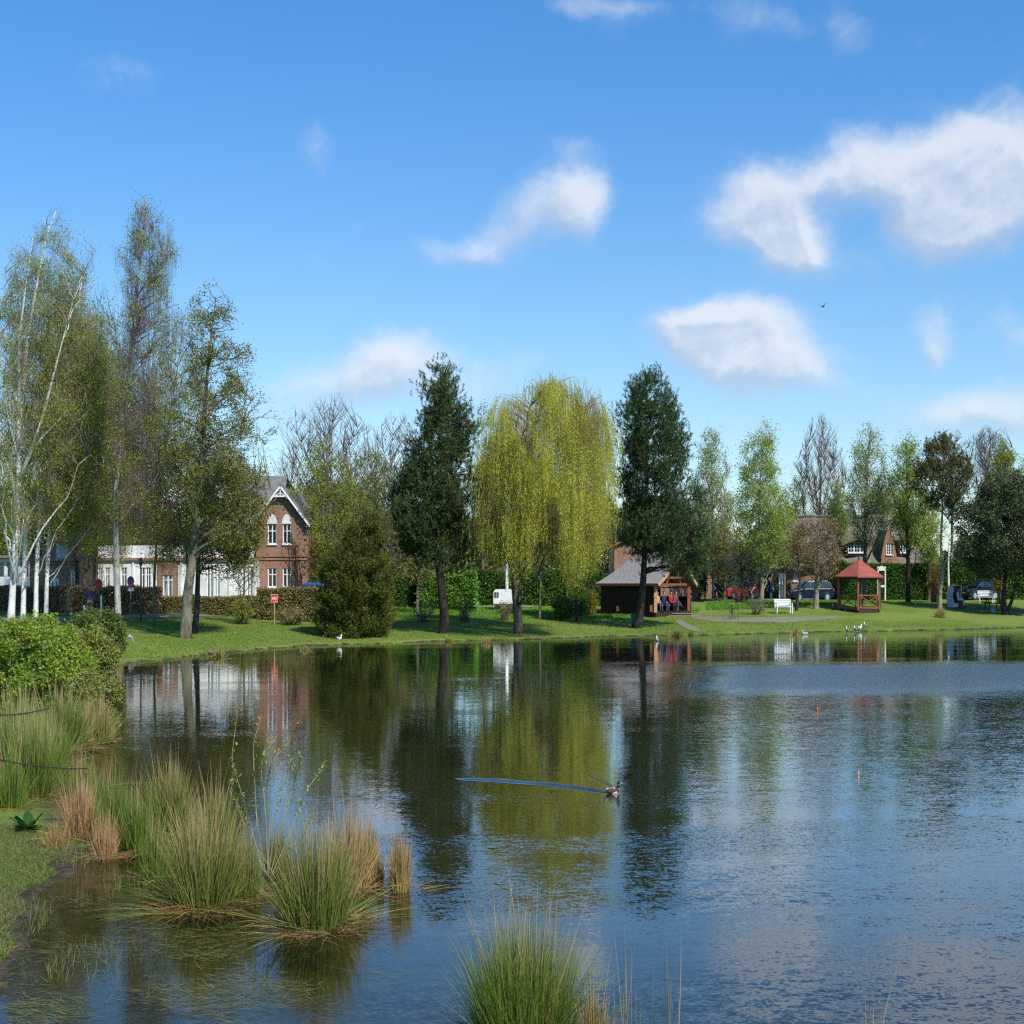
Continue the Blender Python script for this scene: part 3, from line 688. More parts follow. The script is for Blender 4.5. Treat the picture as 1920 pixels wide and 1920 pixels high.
L_WIL = leafmat('willow_leaf', [(0.645,0.676,0.0363), (0.763,0.753,0.0907), (0.485,0.556,0.0327), (0.792,0.721,0.146)], .5)
L_POP = leafmat('poplar_leaf', [(0.274,0.365,0.0506), (0.344,0.425,0.0708), (0.213,0.283,0.0354)], .4)
L_POP2 = leafmat('grey_green_leaf', [(0.275,0.341,0.11), (0.352,0.396,0.132), (0.209,0.264,0.077)], .35)
L_LIME = leafmat('lime_green_leaf', [(0.216,0.252,0.0216), (0.274,0.295,0.036), (0.173,0.194,0.018)], .4)
L_BUSH = leafmat('bush_leaf', [(0.16,0.3,0.025), (0.23,0.36,0.03), (0.1,0.22,0.02), (0.32,0.38,0.05)], .35, clump=(.28,.32,.03), cscale=1.6)
L_BUSH2 = leafmat('small_bush_leaf', [(0.27,0.31,0.05), (0.33,0.36,0.06), (0.18,0.23,0.03), (0.3,0.24,0.07)], .35)
L_DKBUSH = leafmat('dark_bush_leaf', [(0.1,0.15,0.024), (0.14,0.19,0.03), (0.06,0.09,0.018)], .25)
L_HEDGE = leafmat('evergreen_hedge_leaf', [(0.055,0.14,0.02), (0.09,0.18,0.03), (0.035,0.08,0.016)], .2)
L_HEDGE2 = leafmat('laurel_leaf', [(0.12,0.26,0.03), (0.17,0.31,0.045), (0.08,0.18,0.025)], .25)
L_BROWN = leafmat('dry_hedge_leaf', [(0.29,0.19,0.11), (0.24,0.16,0.09), (0.36,0.25,0.15), (0.18,0.17,0.06)], .15)
L_BROWN2 = leafmat('budding_hedge_leaf', [(0.2,0.19,0.06), (0.26,0.18,0.09), (0.16,0.19,0.04)], .15)
L_OLIVE = leafmat('brown_bud_leaf', [(0.2,0.14,0.05), (0.25,0.17,0.065), (0.15,0.11,0.04)], .2)
L_OAK = leafmat('holm_oak_leaf', [(0.0615,0.082,0.0262), (0.0984,0.115,0.0451), (0.0369,0.0508,0.018), (0.131,0.148,0.0738)], .12)
L_BLOS = leafmat('blossom', [(.42,.36,.22), (.30,.29,.10), (.45,.36,.27)], .3)
L_RED = leafmat('red_shoot_leaf', [(.26,.05,.03), (.13,.10,.03), (.20,.07,.035)], .25)
L_YEL = leafmat('yellow_leaf', [(.32,.24,.02), (.20,.20,.03), (.34,.18,.02)], .3)

gb = 'birches in the group at the pond corner'
# left group: white birches
tree('birch_tree', 'tall white birch, leftmost trunk, forking high into long white limbs', (20,1168),
     [(390,100,112),(440,50,160),(520,5,185),(620,-30,195),(760,-50,185),(880,-50,150),(980,-40,95)],
     [(20,1168),(24,1100),(30,1000),(36,900),(33,850),(50,640),(68,540),(85,450),(105,395)], .17, B_BIRCH, L_BIRCH, twigmat=B_BTW, gap=-.1, n1=22, n2=300, n3=2200, nl=110000, ls=.072, rise=1.6, lift=.06,
     hang=1.0, group=gb, r1=.30, forks=[([(36,900,0),(60,860,-.5),(90,790,-.9),(120,690,-1.3),(148,600,-1.6),(160,560,-1.7)], .13), ([(38,930,0),(20,880,-.4),(2,800,-.8),(-12,720,-1.2),(-30,640,-1.4)], .07), ([(34,860,0),(20,780,-.5),(8,640,-.8),(20,520,-.9)], .07), ([(33,850,0),(44,740,-.7),(52,640,-1.3),(70,540,-1.7),(82,450,-1.6)], .12)], spread=.22)
tree('birch_tree', 'white birch with straight trunk just right of the forked one', (43,1163),
     [(470,60,90),(560,20,140),(700,5,160),(850,10,150),(930,20,120)], [(43,1163),(45,1080),(50,980),(55,900),(75,760),(90,640),(80,520)], .13, B_BIRCH, L_BIRCH, twigmat=B_BTW,
     n1=18, n2=150, n3=900, nl=42000, ls=.08, gap=-.4, rise=1.6, hang=1.0, group=gb, spread=.22)
tree('birch_tree', 'white birch third from the left, thin grey-white trunk', (67,1166),
     [(500,110,150),(600,60,190),(740,50,215),(880,60,200),(960,70,170)], [(67,1166),(68,1080),(74,980),(80,880),(100,760),(120,640),(130,560)], .12, B_BIRCH, L_BIRCH, twigmat=B_BTW,
     n1=18, n2=150, n3=900, nl=42000, ls=.08, gap=-.4, rise=1.5, hang=1.1, group=gb, spread=.22)
tree('birch_tree', 'white birch fourth from the left with a limb leaning right', (86,1166),
     [(560,140,180),(660,90,225),(800,80,240),(920,90,230),(1000,100,200)], [(86,1166),(88,1080),(94,980),(108,900),(125,800),(140,700),(150,620)], .11, B_BIRCH, L_BIRCH, twigmat=B_BTW,
     n1=18, n2=150, n3=900, nl=42000, ls=.08, gap=-.4, rise=1.3, hang=1.1, group=gb, spread=.22, forks=[([(95,985,0),(112,950,-.5),(135,905,-.9),(160,892,-1.3),(210,880,-1.6)], .06)])
gd = 'dark slim trunks behind the white birches'
for i, (bx, by, tx, rows, lab) in enumerate([
     (127,1160,132,[(560,140,170),(700,100,200),(860,95,205),(1010,110,190)], 'slim dark tree between the fourth white birch and the darker pair'),
     (144,1158,140,[(540,175,205),(680,130,240),(840,120,250),(980,130,230)], 'darkest slim tree with the thickest dark trunk left of the road signs'),
     (157,1156,160,[(600,180,215),(740,150,260),(880,145,265),(1030,150,240)], 'slim dark tree directly left of the purple-jacketed walker'),
     (176,1154,180,[(640,190,220),(760,160,260),(900,150,270),(1040,160,240)], 'slim dark tree just beside the round red sign')]):
    tree('slim_tree', lab, (bx, by), rows, [(bx,by),(bx+1,1080),(tx,980),(tx+6,860),(tx+14,740),(tx+20,640)], .10, B_GREY if i != 1 else B_DARK, L_BIRCH,
         n1=12, n2=120, n3=900, nl=30000, ls=.09, rise=1.3, hang=1.3, group=gd, spread=.28, Y=84+i*2)
tree('birch_tree', 'tallest birch with purplish bare top and weathered pale trunk', (222,1186),
     [(368,262,285),(400,235,322),(450,232,335),(520,225,330),(600,215,335),(700,205,320),(800,195,320),(900,190,310),(980,190,280)],
     [(222,1186),(220,1100),(217,1000),(215,930),(225,860),(235,740),(250,640),(257,540),(268,450),(275,380)], .15, B_BIRCH2, L_BIRCH, n1=26, n2=260, n3=2200, nl=60000, ls=.072, gap=-.05, amp=.3, rise=.9,
     hang=1.5, twigmat=B_PURP, spread=.25, lift=.15, zbias=None)
tree('birch_tree', 'yellow-green drooping birch crown on a thin trunk beside the no-parking sign', (288,1172),
     [(560,330,370),(650,290,400),(760,250,400),(880,240,400),(980,250,400),(1040,260,390)], [(288,1172),(289,1100),(292,1040),(297,960),(310,850),(325,740),(340,640)], .07, B_GREY, L_BIRCH,
     n1=18, n2=180, n3=1300, nl=34000, ls=.09, rise=1.0, hang=1.6, spread=.25, group=gb)
tree('plum_tree', 'dark red-leaved plum tree half hidden behind the pale trunk', (352,1165), [(810,300,380),(860,280,420),(930,280,440),(1000,290,440),(1040,310,420)],
     [(352,1165),(352,1080),(350,1000),(348,900)], .09, B_DARK, L_PLUM, n1=14, n2=120, n3=500, nl=14000, ls=.13, rise=.6, Y=80)
ga = 'trees standing on the lawn at the left'
tree('alder_tree', 'big spreading tree with thick pale trunk on the left lawn', (347,1197),
     [(530,395,420),(570,350,440),(640,335,455),(720,332,500),(790,328,508),(830,340,500),(900,338,510),(960,345,500),(1020,360,480)],
     [(347,1197),(350,1150),(352,1110),(362,1040),(372,960),(380,860),(384,760),(392,660),(405,560)], .27, B_MOSS, L_ALDER, gap=.12, amp=.28, n1=34, n2=360, n3=2000, nl=52000, ls=.095, rise=.35, lift=.10,
     jit=.09, outer=.5, spread=.2, r1=.28, group=ga, forks=[([(352,1110,0),(362,1050,.6),(378,980,1.2),(392,900,1.4)], .10)])
tree('alder_tree', 'darker leaning tree directly behind the thick pale trunk', (365,1188),
     [(830,395,430),(880,370,480),(940,350,508),(1000,350,505),(1050,370,480),(1070,385,440)], [(365,1188),(369,1140),(371,1085),(372,1040),(378,980),(386,900)], .16, B_DARK, L_ALDER,
     n1=26, n2=320, n3=1800, nl=42000, ls=.11, rise=.15, lift=.08, jit=.09, group=ga, forks=[([(371,1085,0),(385,1060,-.5),(410,1048,-1.0),(440,1052,-1.4)], .06)])
tree('young_tree', 'thin young tree with few leaves in front of the white house', (457,1170), [(980,440,470),(1020,425,490),(1060,425,495),(1100,435,480)],
     [(457,1170),(457,1130),(458,1090),(457,1040),(459,1000)], .06, B_GREY, L_ALDER, n1=12, n2=70, n3=260, nl=3200, ls=.10, rise=.9,
     forks=[([(456,1135,0),(448,1100,.2),(438,1075,.4)], .03)])
# conifers and willow
conifer('pine_tree', 'tall dark pine with bent black trunk left of the weeping willow', (831,1187),
     [(682,818,832),(700,808,850),(740,790,865),(770,786,882),(800,776,884),(850,780,884),(870,745,878),(890,730,878),(950,728,880),(1000,736,878),(1035,750,876),(1050,790,850)],
     [(831,1187),(834,1160),(829,1110),(822,1060),(822,960),(826,860),(828,760),(826,690)], .27, B_PINE, L_PINE, clumps=1500, tuft=6, nd=20, ndl=.19, ndw=.028, up=.9, outer=.36, amp=.26, group='tall pines either side of the willow')
conifer('pine_tree', 'tall dark green pine growing in front of the wooden shelter', (1195,1178),
     [(700,1200,1222),(715,1182,1252),(760,1165,1275),(800,1160,1282),(850,1158,1292),(900,1165,1300),(950,1163,1314),(990,1160,1326),(1020,1168,1334),(1040,1205,1334),(1066,1240,1330),(1084,1272,1322)],
     [(1195,1178),(1201,1140),(1206,1090),(1208,1050),(1212,950),(1214,850),(1212,720)], .24, B_PINE, L_PINE2, clumps=1700, tuft=6, nd=20, ndl=.19, ndw=.028, up=.9, outer=.36, amp=.22, group='tall pines either side of the willow',
     forks=[([(1206,1072,0),(1222,1068,-.2),(1245,1062,-.4),(1262,1052,-.6)], .10)])
def CLKs(v):
    global CLK
    CLK = v
def willow():
    b = G(972, 1188); Y = b[1]; s = Y/F
    g = Geo()
    X = lambda px: (px-960)*s
    Zf = lambda py: CH-(py-H0)*s
    tr = np.array([[X(p), Y, Zf(q)] for p, q in [(972,1188),(971,1150),(966,1100),(968,1040),(978,960),(990,880),(1000,800),(1010,740)]]); tr[0, 2] = b[2]-.15
    s_ = np.linspace(0, len(tr)-1, 24); tpp = np.stack([np.interp(s_, range(len(tr)), tr[:, k]) for k in range(3)], 1)
    g.tubes(tpp[None], (.25*(1-np.linspace(0, 1, 24))**.7+.02)[None], 10)
    new_env(.10, .8); rows = [(696,1000,1085),(712,958,1122),(745,920,1146),(800,893,1160),(850,884,1158),(900,872,1160),(950,872,1164),(1000,885,1160)]
    T1, _ = env([(p+25, l+18, r-18) for p, l, r in rows], Y, 46, Y, 1.5, .35); i1 = nearest(T1, tpp[4:], .9); P1 = bez(tpp[4:][i1], T1, .12, .07, 9)
    g.tubes(P1, .055*(1-np.linspace(0, 1, 9)[None])**.9+.006+np.zeros((46, 1)), 6)
    N1 = np.concatenate([P1[:, 3:].reshape(-1, 3), tpp[10:]])
    n2 = 800; T2, _ = env(rows, Y, n2, Y, 1.5, .42); Bw, _ = env(rows, Y, 46, Y, 1.5, .3); kb = ((T2[:, None]-Bw[None])**2).sum(-1).argmin(1); T2 = T2*.68+Bw[kb]*.32+np.array([0, 0, .1]); i2 = nearest(T2, N1, .5); P2 = bez(N1[i2], T2, .18, .07, 7)
    c = Geo(); c.tubes(P2, .018*(1-np.linspace(0, 1, 7)[None])+.008+np.zeros((n2, 1)), 4, 0, cap=False)
    # long hanging strands, grouped in curtains
    nh = 6600; k = rng.integers(0, n2, nh); jj = rng.integers(3, 7, nh)
    S0 = P2[k, jj]+rng.normal(size=(nh, 3))*np.array([.22, .3, .12])
    bot = np.interp((S0[:, 0]/s+960), [870,880,920,960,1000,1040,1080,1120,1160], [1060,1075,1075,1080,1060,1070,1085,1075,1035])
    bot = bot-8+30*np.sin(S0[:, 0]*2.3+1)+18*np.sin(S0[:, 0]*7.3+S0[:, 1])+rng.normal(0, 12, nh)
    low = Zf(bot); Ln = np.minimum(rng.uniform(.8, 4.4, nh), np.maximum(S0[:, 2]-low, .5))
    radial = S0[:, :2]-np.array([X(1005), Y]); radial /= np.linalg.norm(radial, axis=1, keepdims=True)+1e-6
    t = np.linspace(0, 1, 7)[None, :, None]
    sway = np.concatenate([radial*.16+rng.normal(size=(nh, 2))*.05, np.zeros((nh, 1))], 1)
    PH = S0[:, None]+t*np.array([0, 0, -1.])*Ln[:, None, None]+sway[:, None]*np.sin(t*PI*.7)*np.minimum(Ln, 2)[:, None, None]
    PH[:, 1:] += rng.normal(size=(nh, 6, 3))*.018
    c.tubes(PH, np.full((nh, 7), .005), 3, 0, cap=False)
    nl = 260000; k = rng.integers(0, nh, nl); q = rng.uniform(0, 1, nl)*5.999; j = q.astype(int); f = (q-j)[:, None]
    C = PH[k, j]*(1-f)+PH[k, j+1]*f+rng.normal(size=(nl, 3))*.03
    CLKs(.62); C = C[gaps(C*np.array([1, 1, .45]), -.5, .25)]; nl = len(C)
    D = rng.normal(size=(nl, 3))*.5+np.array([0, 0, -1.0]); c.leaves(C, D, rng.uniform(.7, 1.3, nl)*.105, .026, 1)
    root = thing('willow_tree', 'large yellow-green weeping willow with hanging curtains of leaves', 'tree', b)
    g.build('trunk', B_WIL, root, loc=b); c.build('crown', [B_WTW, L_WIL], root, loc=b)
willow()
tree('willow_sapling', 'slender drooping willow left of the wooden shelter, yellow-green leaves', (1082,1167), [(1000,1055,1120),(1040,1050,1125),(1080,1055,1120),(1110,1065,1105)],
     [(1082,1167),(1081,1130),(1078,1090),(1080,1040),(1085,1000)], .08, B_DARK, L_WIL, n1=12, n2=80, n3=400, nl=9000, ls=.12, lw=.3, rise=.9, hang=1.0, leafdir=-1, spread=.10, twigmat=B_WTW)
tree('slim_tree', 'slim pale trunk behind the willow curtain, right of the willow trunk', (1012,1161), [(1000,985,1045),(1040,975,1055),(1075,985,1040)],
     [(1012,1161),(1013,1120),(1014,1080),(1012,1030)], .075, B_PALE, L_LIME, n1=8, n2=40, n3=150, nl=2200, ls=.12, rise=.8, forks=[([(1014,1085,0),(1025,1075,.2),(1036,1060,.3)], .04)])
# yew-like round evergreen by the water
conifer('yew_bush', 'large rounded olive-green evergreen at the water left of the tall pine', (662,1193),
     [(958,690,708),(985,655,716),(1010,630,727),(1050,604,733),(1100,595,738),(1150,592,740),(1180,600,732),(1194,615,718)],
     [(662,1193),(660,1150),(668,1060),(690,980)], .15, B_DARK, L_YEW, clumps=1900, tuft=8, nd=8, size=.17, ndl=.15, ndw=.035, cat='shrub', up=.9, outer=.34)
conifer('yew_tree', 'dark brown-green crown on a long bare pale trunk among the poplars', (1763,1143),
     [(815,1755,1775),(835,1735,1800),(870,1718,1815),(905,1715,1818),(930,1730,1810),(950,1745,1790),(965,1755,1780)],
     [(1763,1143),(1762,1115),(1768,1070),(1764,1020),(1767,960),(1768,880)], .15, B_PALE, L_YEW2, clumps=420, tuft=8, nd=8, size=.24, ndl=.20, ndw=.05, up=1.0)
tree('holm_oak', 'dark broad evergreen with twin trunks beside the picnic table', (1884,1148),
     [(890,1850,1960),(910,1815,2020),(950,1795,2060),(1000,1788,2080),(1040,1792,2080),(1066,1812,2050),(1080,1845,2000)],
     [(1884,1148),(1882,1120),(1885,1080),(1890,1020),(1900,950)], .20, B_DARK, L_OAK, n1=40, n2=420, n3=1800, nl=120000, ls=.15, lw=.55, rise=.2, outer=.36, gap=-.5, amp=.22, Y=106.5, dep=.6, spread=.28,
     forks=[([(1888,1149,.1),(1900,1125,.2),(1906,1095,.2),(1908,1060,.3),(1925,1000,.3)], .15)])
# background row, left to right
gbk = 'bare and budding trees behind the lawn'
tree('bare_tree', 'wide leafless tree with fine brown twigs right of the brick gable', (640,1125), [(745,585,660),(790,535,690),(840,515,720),(900,515,735),(960,540,740),(1000,570,720)],
     [(625,1125),(622,1060),(620,980),(615,900),(610,820)], .26, B_TWIG, L_OLIVE, n1=50, n2=600, n3=3600, nl=4000, ls=.10, rise=2.2, jit=.03, l3=2.4, Y=124, outer=.5, group=gbk, amp=.22, twig_r=.010, r1=.16, lift=.12)
tree('bare_tree', 'leafless twiggy tree just left of the tall pine', (735,1125), [(775,720,760),(820,690,790),(880,680,800),(950,690,800),(1010,700,790)],
     [(735,1125),(735,1060),(737,960),(740,860)], .2, B_TWIG, L_OLIVE, n1=30, n2=260, n3=1500, nl=4000, ls=.10, rise=2.3, l3=2.2, r1=.14, jit=.035, Y=128, outer=.5, group=gbk, amp=.22, twig_r=.012)
tree('budding_tree', 'bushy yellow-green tree between the brick gable and the round evergreen', (610,1135), [(828,595,625),(870,560,660),(920,545,690),(980,533,700),(1040,538,690),(1090,550,660),(1120,575,640)],
     [(608,1135),(608,1080),(606,980),(606,880)], .14, B_GREY, L_LIME, n1=26, n2=260, n3=1300, nl=34000, ls=.13, rise=1.2, Y=99.5, group=gbk, amp=.22, spread=.3)
tree('budding_tree', 'loose brownish-green tree behind the round evergreen and tall pine', (705,1130), [(850,670,720),(900,650,760),(960,640,780),(1020,650,790),(1080,670,780)],
     [(700,1130),(700,1060),(702,960),(705,880)], .13, B_TWIG, L_ALDER, n1=24, n2=240, n3=1300, nl=24000, ls=.13, rise=1.0, Y=106, group=gbk, amp=.22, spread=.3)
tree('budding_tree', 'slim grey trunk and light crown seen between the two dark evergreens', (783,1138), [(960,745,810),(1010,745,830),(1060,750,830),(1085,765,815)],
     [(783,1138),(783,1110),(785,1070),(788,1000)], .10, B_PALE, L_ALDER, n1=14, n2=100, n3=500, nl=6000, ls=.13, rise=1.0, Y=93, group=gbk, amp=.22)
tree('budding_tree', 'sparse green-leaved tree behind the left edge of the willow', (905,1125), [(760,895,930),(800,880,945),(860,878,955),(930,880,960),(1010,890,960)],
     [(905,1125),(905,1060),(908,960),(912,860)], .16, B_GREY, L_POP, n1=22, n2=180, n3=900, nl=9000, ls=.13, rise=1.3, Y=122, group=gbk, amp=.22)
gp = 'row of poplars behind the lawn'
tree('poplar_tree', 'thin grey-green poplar right behind the dark pine', (1338,1125), [(798,1325,1345),(840,1305,1362),(900,1295,1372),(960,1300,1378),(1020,1305,1372)],
     [(1338,1125),(1338,1060),(1336,960),(1334,860)], .14, B_GREY, L_POP2, n1=30, n2=240, n3=1000, nl=19000, ls=.12, rise=2.2, Y=122, group=gp, gap=-.4, amp=.2, outer=.5)
tree('poplar_tree', 'fullest yellow-green poplar with pale trunk left of the bare tree', (1428,1126), [(788,1425,1442),(820,1400,1458),(860,1385,1460),(900,1382,1465),(950,1385,1480),(1000,1395,1490),(1040,1400,1480),(1060,1410,1460)],
     [(1428,1126),(1429,1090),(1428,1040),(1422,960),(1428,860)], .17, B_PALE, L_POP, n1=34, n2=300, n3=1300, nl=36000, ls=.12, rise=1.5, Y=112, group=gp, gap=-.4, amp=.2, forks=[([(1428,1040,0),(1440,1000,.3),(1455,960,.5)], .07)])
tree('budding_tree', 'low green tree between the full poplar and the brown-leaved tree', (1385,1122), [(930,1350,1390),(970,1335,1410),(1020,1335,1420),(1060,1350,1405)],
     [(1385,1122),(1384,1080),(1380,1000)], .12, B_DARK, L_LIME, n1=20, n2=160, n3=700, nl=9000, ls=.13, rise=1.0, Y=124, group=gbk, amp=.22)
tree('budding_tree', 'small fresh green tree behind the left roof end of the thatched house', (1495,1120), [(890,1485,1500),(920,1470,1510),(960,1462,1520),(1000,1465,1520)],
     [(1495,1120),(1495,1060),(1492,980)], .12, B_GREY, L_POP, n1=16, n2=120, n3=600, nl=5500, ls=.13, rise=1.1, Y=134, group=gbk, amp=.22)
tree('bare_tree', 'leafless fan-shaped tree rising over the thatched roof', (1536,1118), [(772,1530,1545),(800,1510,1565),(850,1490,1585),(900,1485,1592),(950,1490,1590),(975,1505,1575)],
     [(1536,1118),(1536,1060),(1537,980),(1539,900),(1540,820)], .20, B_TWIG, L_OLIVE, n1=54, n2=520, n3=2600, nl=0, rise=2.4, jit=.03, l3=2.4, Y=133, group=gbk, amp=.22, twig_r=.010, r1=.14, outer=.5,
     forks=[([(1536,985,0),(1525,940,.3),(1512,860,.8)], .06), ([(1537,985,0),(1548,940,.3),(1565,860,.8)], .06)])
tree('poplar_tree', 'tall airy poplar above the thatched roof behind the red pavilion', (1622,1118), [(790,1622,1640),(825,1600,1655),(870,1590,1665),(930,1580,1672),(980,1590,1668),(1020,1600,1655)],
     [(1622,1118),(1622,1060),(1622,1000),(1626,900),(1630,820)], .15, B_GREY, L_POP2, n1=30, n2=260, n3=1100, nl=18000, ls=.12, rise=1.7, Y=116, group=gp, gap=-.4, amp=.2, outer=.5)
tree('poplar_tree', 'poplar with light green top right of the brick dormer', (1703,1119), [(812,1690,1712),(840,1678,1720),(880,1668,1728),(930,1665,1745),(980,1668,1752),(1020,1680,1745)],
     [(1703,1119),(1703,1060),(1701,1000),(1700,920),(1700,840)], .18, B_DARK, L_POP, n1=30, n2=260, n3=1200, nl=28000, ls=.12, rise=1.5, Y=113, group=gp, gap=-.4, amp=.2)
tree('pollard_tree', 'round brown-leaved tree on a pale trunk in front of the dark car', (1530,1126), [(975,1500,1560),(1000,1480,1580),(1035,1470,1585),(1060,1475,1580),(1078,1495,1560)],
     [(1530,1126),(1531,1095),(1533,1065),(1532,1020)], .20, B_PALE, L_OLIVE, n1=26, n2=240, n3=1000, nl=15000, ls=.12, rise=.7, Y=104, twigmat=B_TWIG)
tree('bare_tree', 'leafless grey tree behind the dark brown-green crown', (1785,1116), [(808,1760,1810),(830,1740,1828),(870,1730,1832),(930,1740,1822)],
     [(1785,1116),(1785,1040),(1785,940),(1785,860)], .2, B_TWIG, L_OLIVE, n1=26, n2=220, n3=1000, nl=0, rise=1.2, Y=150, group=gbk, amp=.22, twig_r=.013)
tree('bare_tree', 'leafless purplish tree in front of the cloud at the far right', (1850,1116), [(803,1828,1885),(830,1825,1892),(880,1822,1895),(940,1830,1890)],
     [(1850,1116),(1850,1040),(1852,940),(1854,860)], .18, B_PURP, L_OLIVE, n1=26, n2=200, n3=1000, nl=0, rise=1.6, Y=148, group=gbk, amp=.22, twig_r=.013, hang=1.0)
tree('budding_tree', 'golden-green tree peeking above the dark holm oak', (1882,1116), [(832,1870,1892),(860,1855,1905),(900,1845,1915),(960,1840,1925)],
     [(1882,1116),(1882,1040),(1882,940)], .2, B_GREY, L_LIME, n1=22, n2=200, n3=900, nl=26000, ls=.15, rise=1.1, Y=138, group=gbk, amp=.22)
tree('budding_tree', 'pale green tree cut by the right picture edge above the oak', (1945,1116), [(840,1925,1950),(880,1905,1970),(940,1895,1990),(1000,1900,1990)],
     [(1945,1116),(1945,1040),(1945,940)], .2, B_GREY, L_POP, n1=22, n2=160, n3=700, nl=9000, ls=.15, rise=1.1, Y=142, group=gbk, amp=.22)
tree('blossom_tree', 'small tree in creamy blossom left of the red car', (1392,1120), [(1020,1375,1405),(1045,1362,1418),(1075,1358,1425),(1095,1365,1415)],
     [(1392,1120),(1391,1095),(1390,1060)], .09, B_DARK, L_BLOS, n1=14, n2=120, n3=500, nl=7000, ls=.11, rise=.7, Y=114)
tree('slim_tree', 'dead white-barked snag right of the long bare trunk', (1779,1110), [(985,1774,1790),(1015,1772,1792),(1050,1774,1788)], [(1779,1110),(1778,1060),(1780,1000)], .10, B_BIRCH, L_OLIVE, n1=4, n2=12, n3=0, nl=0, Y=118)
tree('slim_tree', 'dark leaning trunk behind the left white bench', (1493,1145), [(1010,1482,1502),(1040,1480,1505),(1062,1485,1500)], [(1493,1145),(1495,1125),(1500,1095),(1497,1050),(1494,1010)], .11, B_DARK, L_OLIVE, n1=6, n2=40, n3=150, nl=1200, ls=.11)
# masses of green that close the view behind the left group
tree('lime_tree', 'bright green tree behind the forked white birch at the far left', (-10,1150), [(820,-60,20),(880,-90,45),(960,-100,60),(1040,-100,62),(1080,-80,50)],
     [(-10,1150),(-10,1060),(-8,960)], .2, B_DARK, L_LIME, n1=22, n2=260, n3=1000, nl=18000, ls=.14, rise=.8, Y=108)
tree('lime_tree', 'broad olive tree filling the gap between birches and thick pale trunk', (250,1140), [(700,200,260),(760,160,330),(840,130,370),(920,120,390),(980,140,380),(1020,180,340)],
     [(250,1140),(250,1060),(250,960),(250,860)], .2, B_GREY, L_ALDER, n1=30, n2=300, n3=1400, nl=46000, ls=.14, rise=.9, Y=112, hang=.8)

for px, top, lo, hw, Y, lf, lab in [(1570,905,1010,30,121,L_POP,'fresh green tree in front of the long thatched roof, left of the eyebrow dormer'), (1655,890,1000,34,135,L_LIME,'yellow-green tree between the two thatched roofs'),
     (1742,925,1062,32,121,L_POP,'green tree at the right end of the thatched roof'), (1470,930,1060,30,117,L_LIME,'low yellow-green tree at the left end of the thatched roof'), (1312,925,1085,34,128,L_LIME,'budding tree directly behind the right edge of the dark green pine'),
     (1358,985,1085,32,119,L_ALDER,'low olive tree behind the cyclists')]:
    tree('budding_tree', lab, (px, 1120), [(top,px-hw*.3,px+hw*.3),(top+30,px-hw*.75,px+hw*.75),(top+.55*(lo-top),px-hw,px+hw),(lo,px-hw*.7,px+hw*.7)], [(px,1120),(px+1,(lo+1120)/2),(px,lo-20),(px-1,top+30)], .12, B_GREY, lf,
         n1=18, n2=150, n3=700, nl=9000, ls=.12, rise=1.2, Y=Y, group=gbk, amp=.25, gap=-.3)
# ------------------------------------------------------------------ hedges and shrubs
hedge('garden_hedge', 'brown dry hedge along the street behind the white birches', -60, 300, 1150, 1101, L_BROWN, B_TWIG, 1.2, nl=26000, ls=.10, Y=86)
hedge('garden_hedge', 'green low hedge below the white house windows', 300, 486, 1148, 1119, L_BROWN2, B_TWIG, .8, nl=14000, ls=.09, Y=88)
hedge('garden_hedge', 'brown-green clipped hedge in front of the brick gable', 484, 640, 1149, 1103, L_BROWN2, B_TWIG, 1.2, nl=16000, ls=.10, Y=86)
hedge('laurel_hedge', 'dark hedge left of the tall pine, behind the round evergreen', 690, 800, 1145, 1080, L_HEDGE, B_DARK, 1.6, nl=16000, ls=.15, Y=100, rag=.18)
hedge('laurel_hedge', 'bright green laurel hedge right of the tall pine trunk', 786, 892, 1145, 1078, L_HEDGE2, B_DARK, 1.6, nl=15000, ls=.17, Y=99, rag=.22)
hedge('laurel_hedge', 'dark green hedge behind the willow trunk', 885, 1130, 1145, 1070, L_HEDGE, B_DARK, 1.6, nl=22000, ls=.15, Y=108, rag=.18)
hedge('clipped_hedge', 'tall dark hedge behind the field-stone wall', 1548, 1742, 1112, 1058, L_HEDGE, B_DARK, 1.4, nl=26000, ls=.13, Y=122, rag=.05)
hedge('garden_hedge', 'dark shrubbery behind the cyclists', 1290, 1480, 1118, 1098, L_DKBUSH, B_DARK, 1.2, nl=14000, ls=.13, Y=126, rag=.1)
hedge('garden_hedge', 'dark evergreen hedge behind the beach chair and cars', 1735, 2080, 1112, 1052, L_HEDGE, B_DARK, 1.6, nl=24000, ls=.16, Y=124, rag=.25)
def sh(lab, base, rows, leaf, bark=None, **k): return bush(k.pop('nm', 'shrub'), lab, base, rows, leaf, bark or B_TWIG, **k)
sh('leafless twiggy shrub left of the black pine trunk', (793,1167), [(1125,775,815),(1145,772,820),(1162,785,805)], L_OLIVE, nl=700, n3=220, n=26)
sh('leafless twiggy shrub right of the black pine trunk', (872,1165), [(1125,860,888),(1145,856,890),(1160,864,882)], L_OLIVE, nl=700, n3=220, n=26)
sh('sparse brown shrub left of the willow trunk', (947,1163), [(1128,935,960),(1145,932,962),(1160,940,954)], L_OLIVE, nl=600, n3=180, n=22)
sh('dark shrub with reddish right side under the willow', (1050,1164), [(1122,1042,1072),(1138,1034,1078),(1158,1038,1070)], L_DKBUSH, nl=5500, ls=.11)
sh('red-tipped shrub beside the dark one under the willow', (1070,1160), [(1116,1063,1082),(1132,1058,1086),(1152,1062,1080)], L_RED, nl=2200, ls=.11)
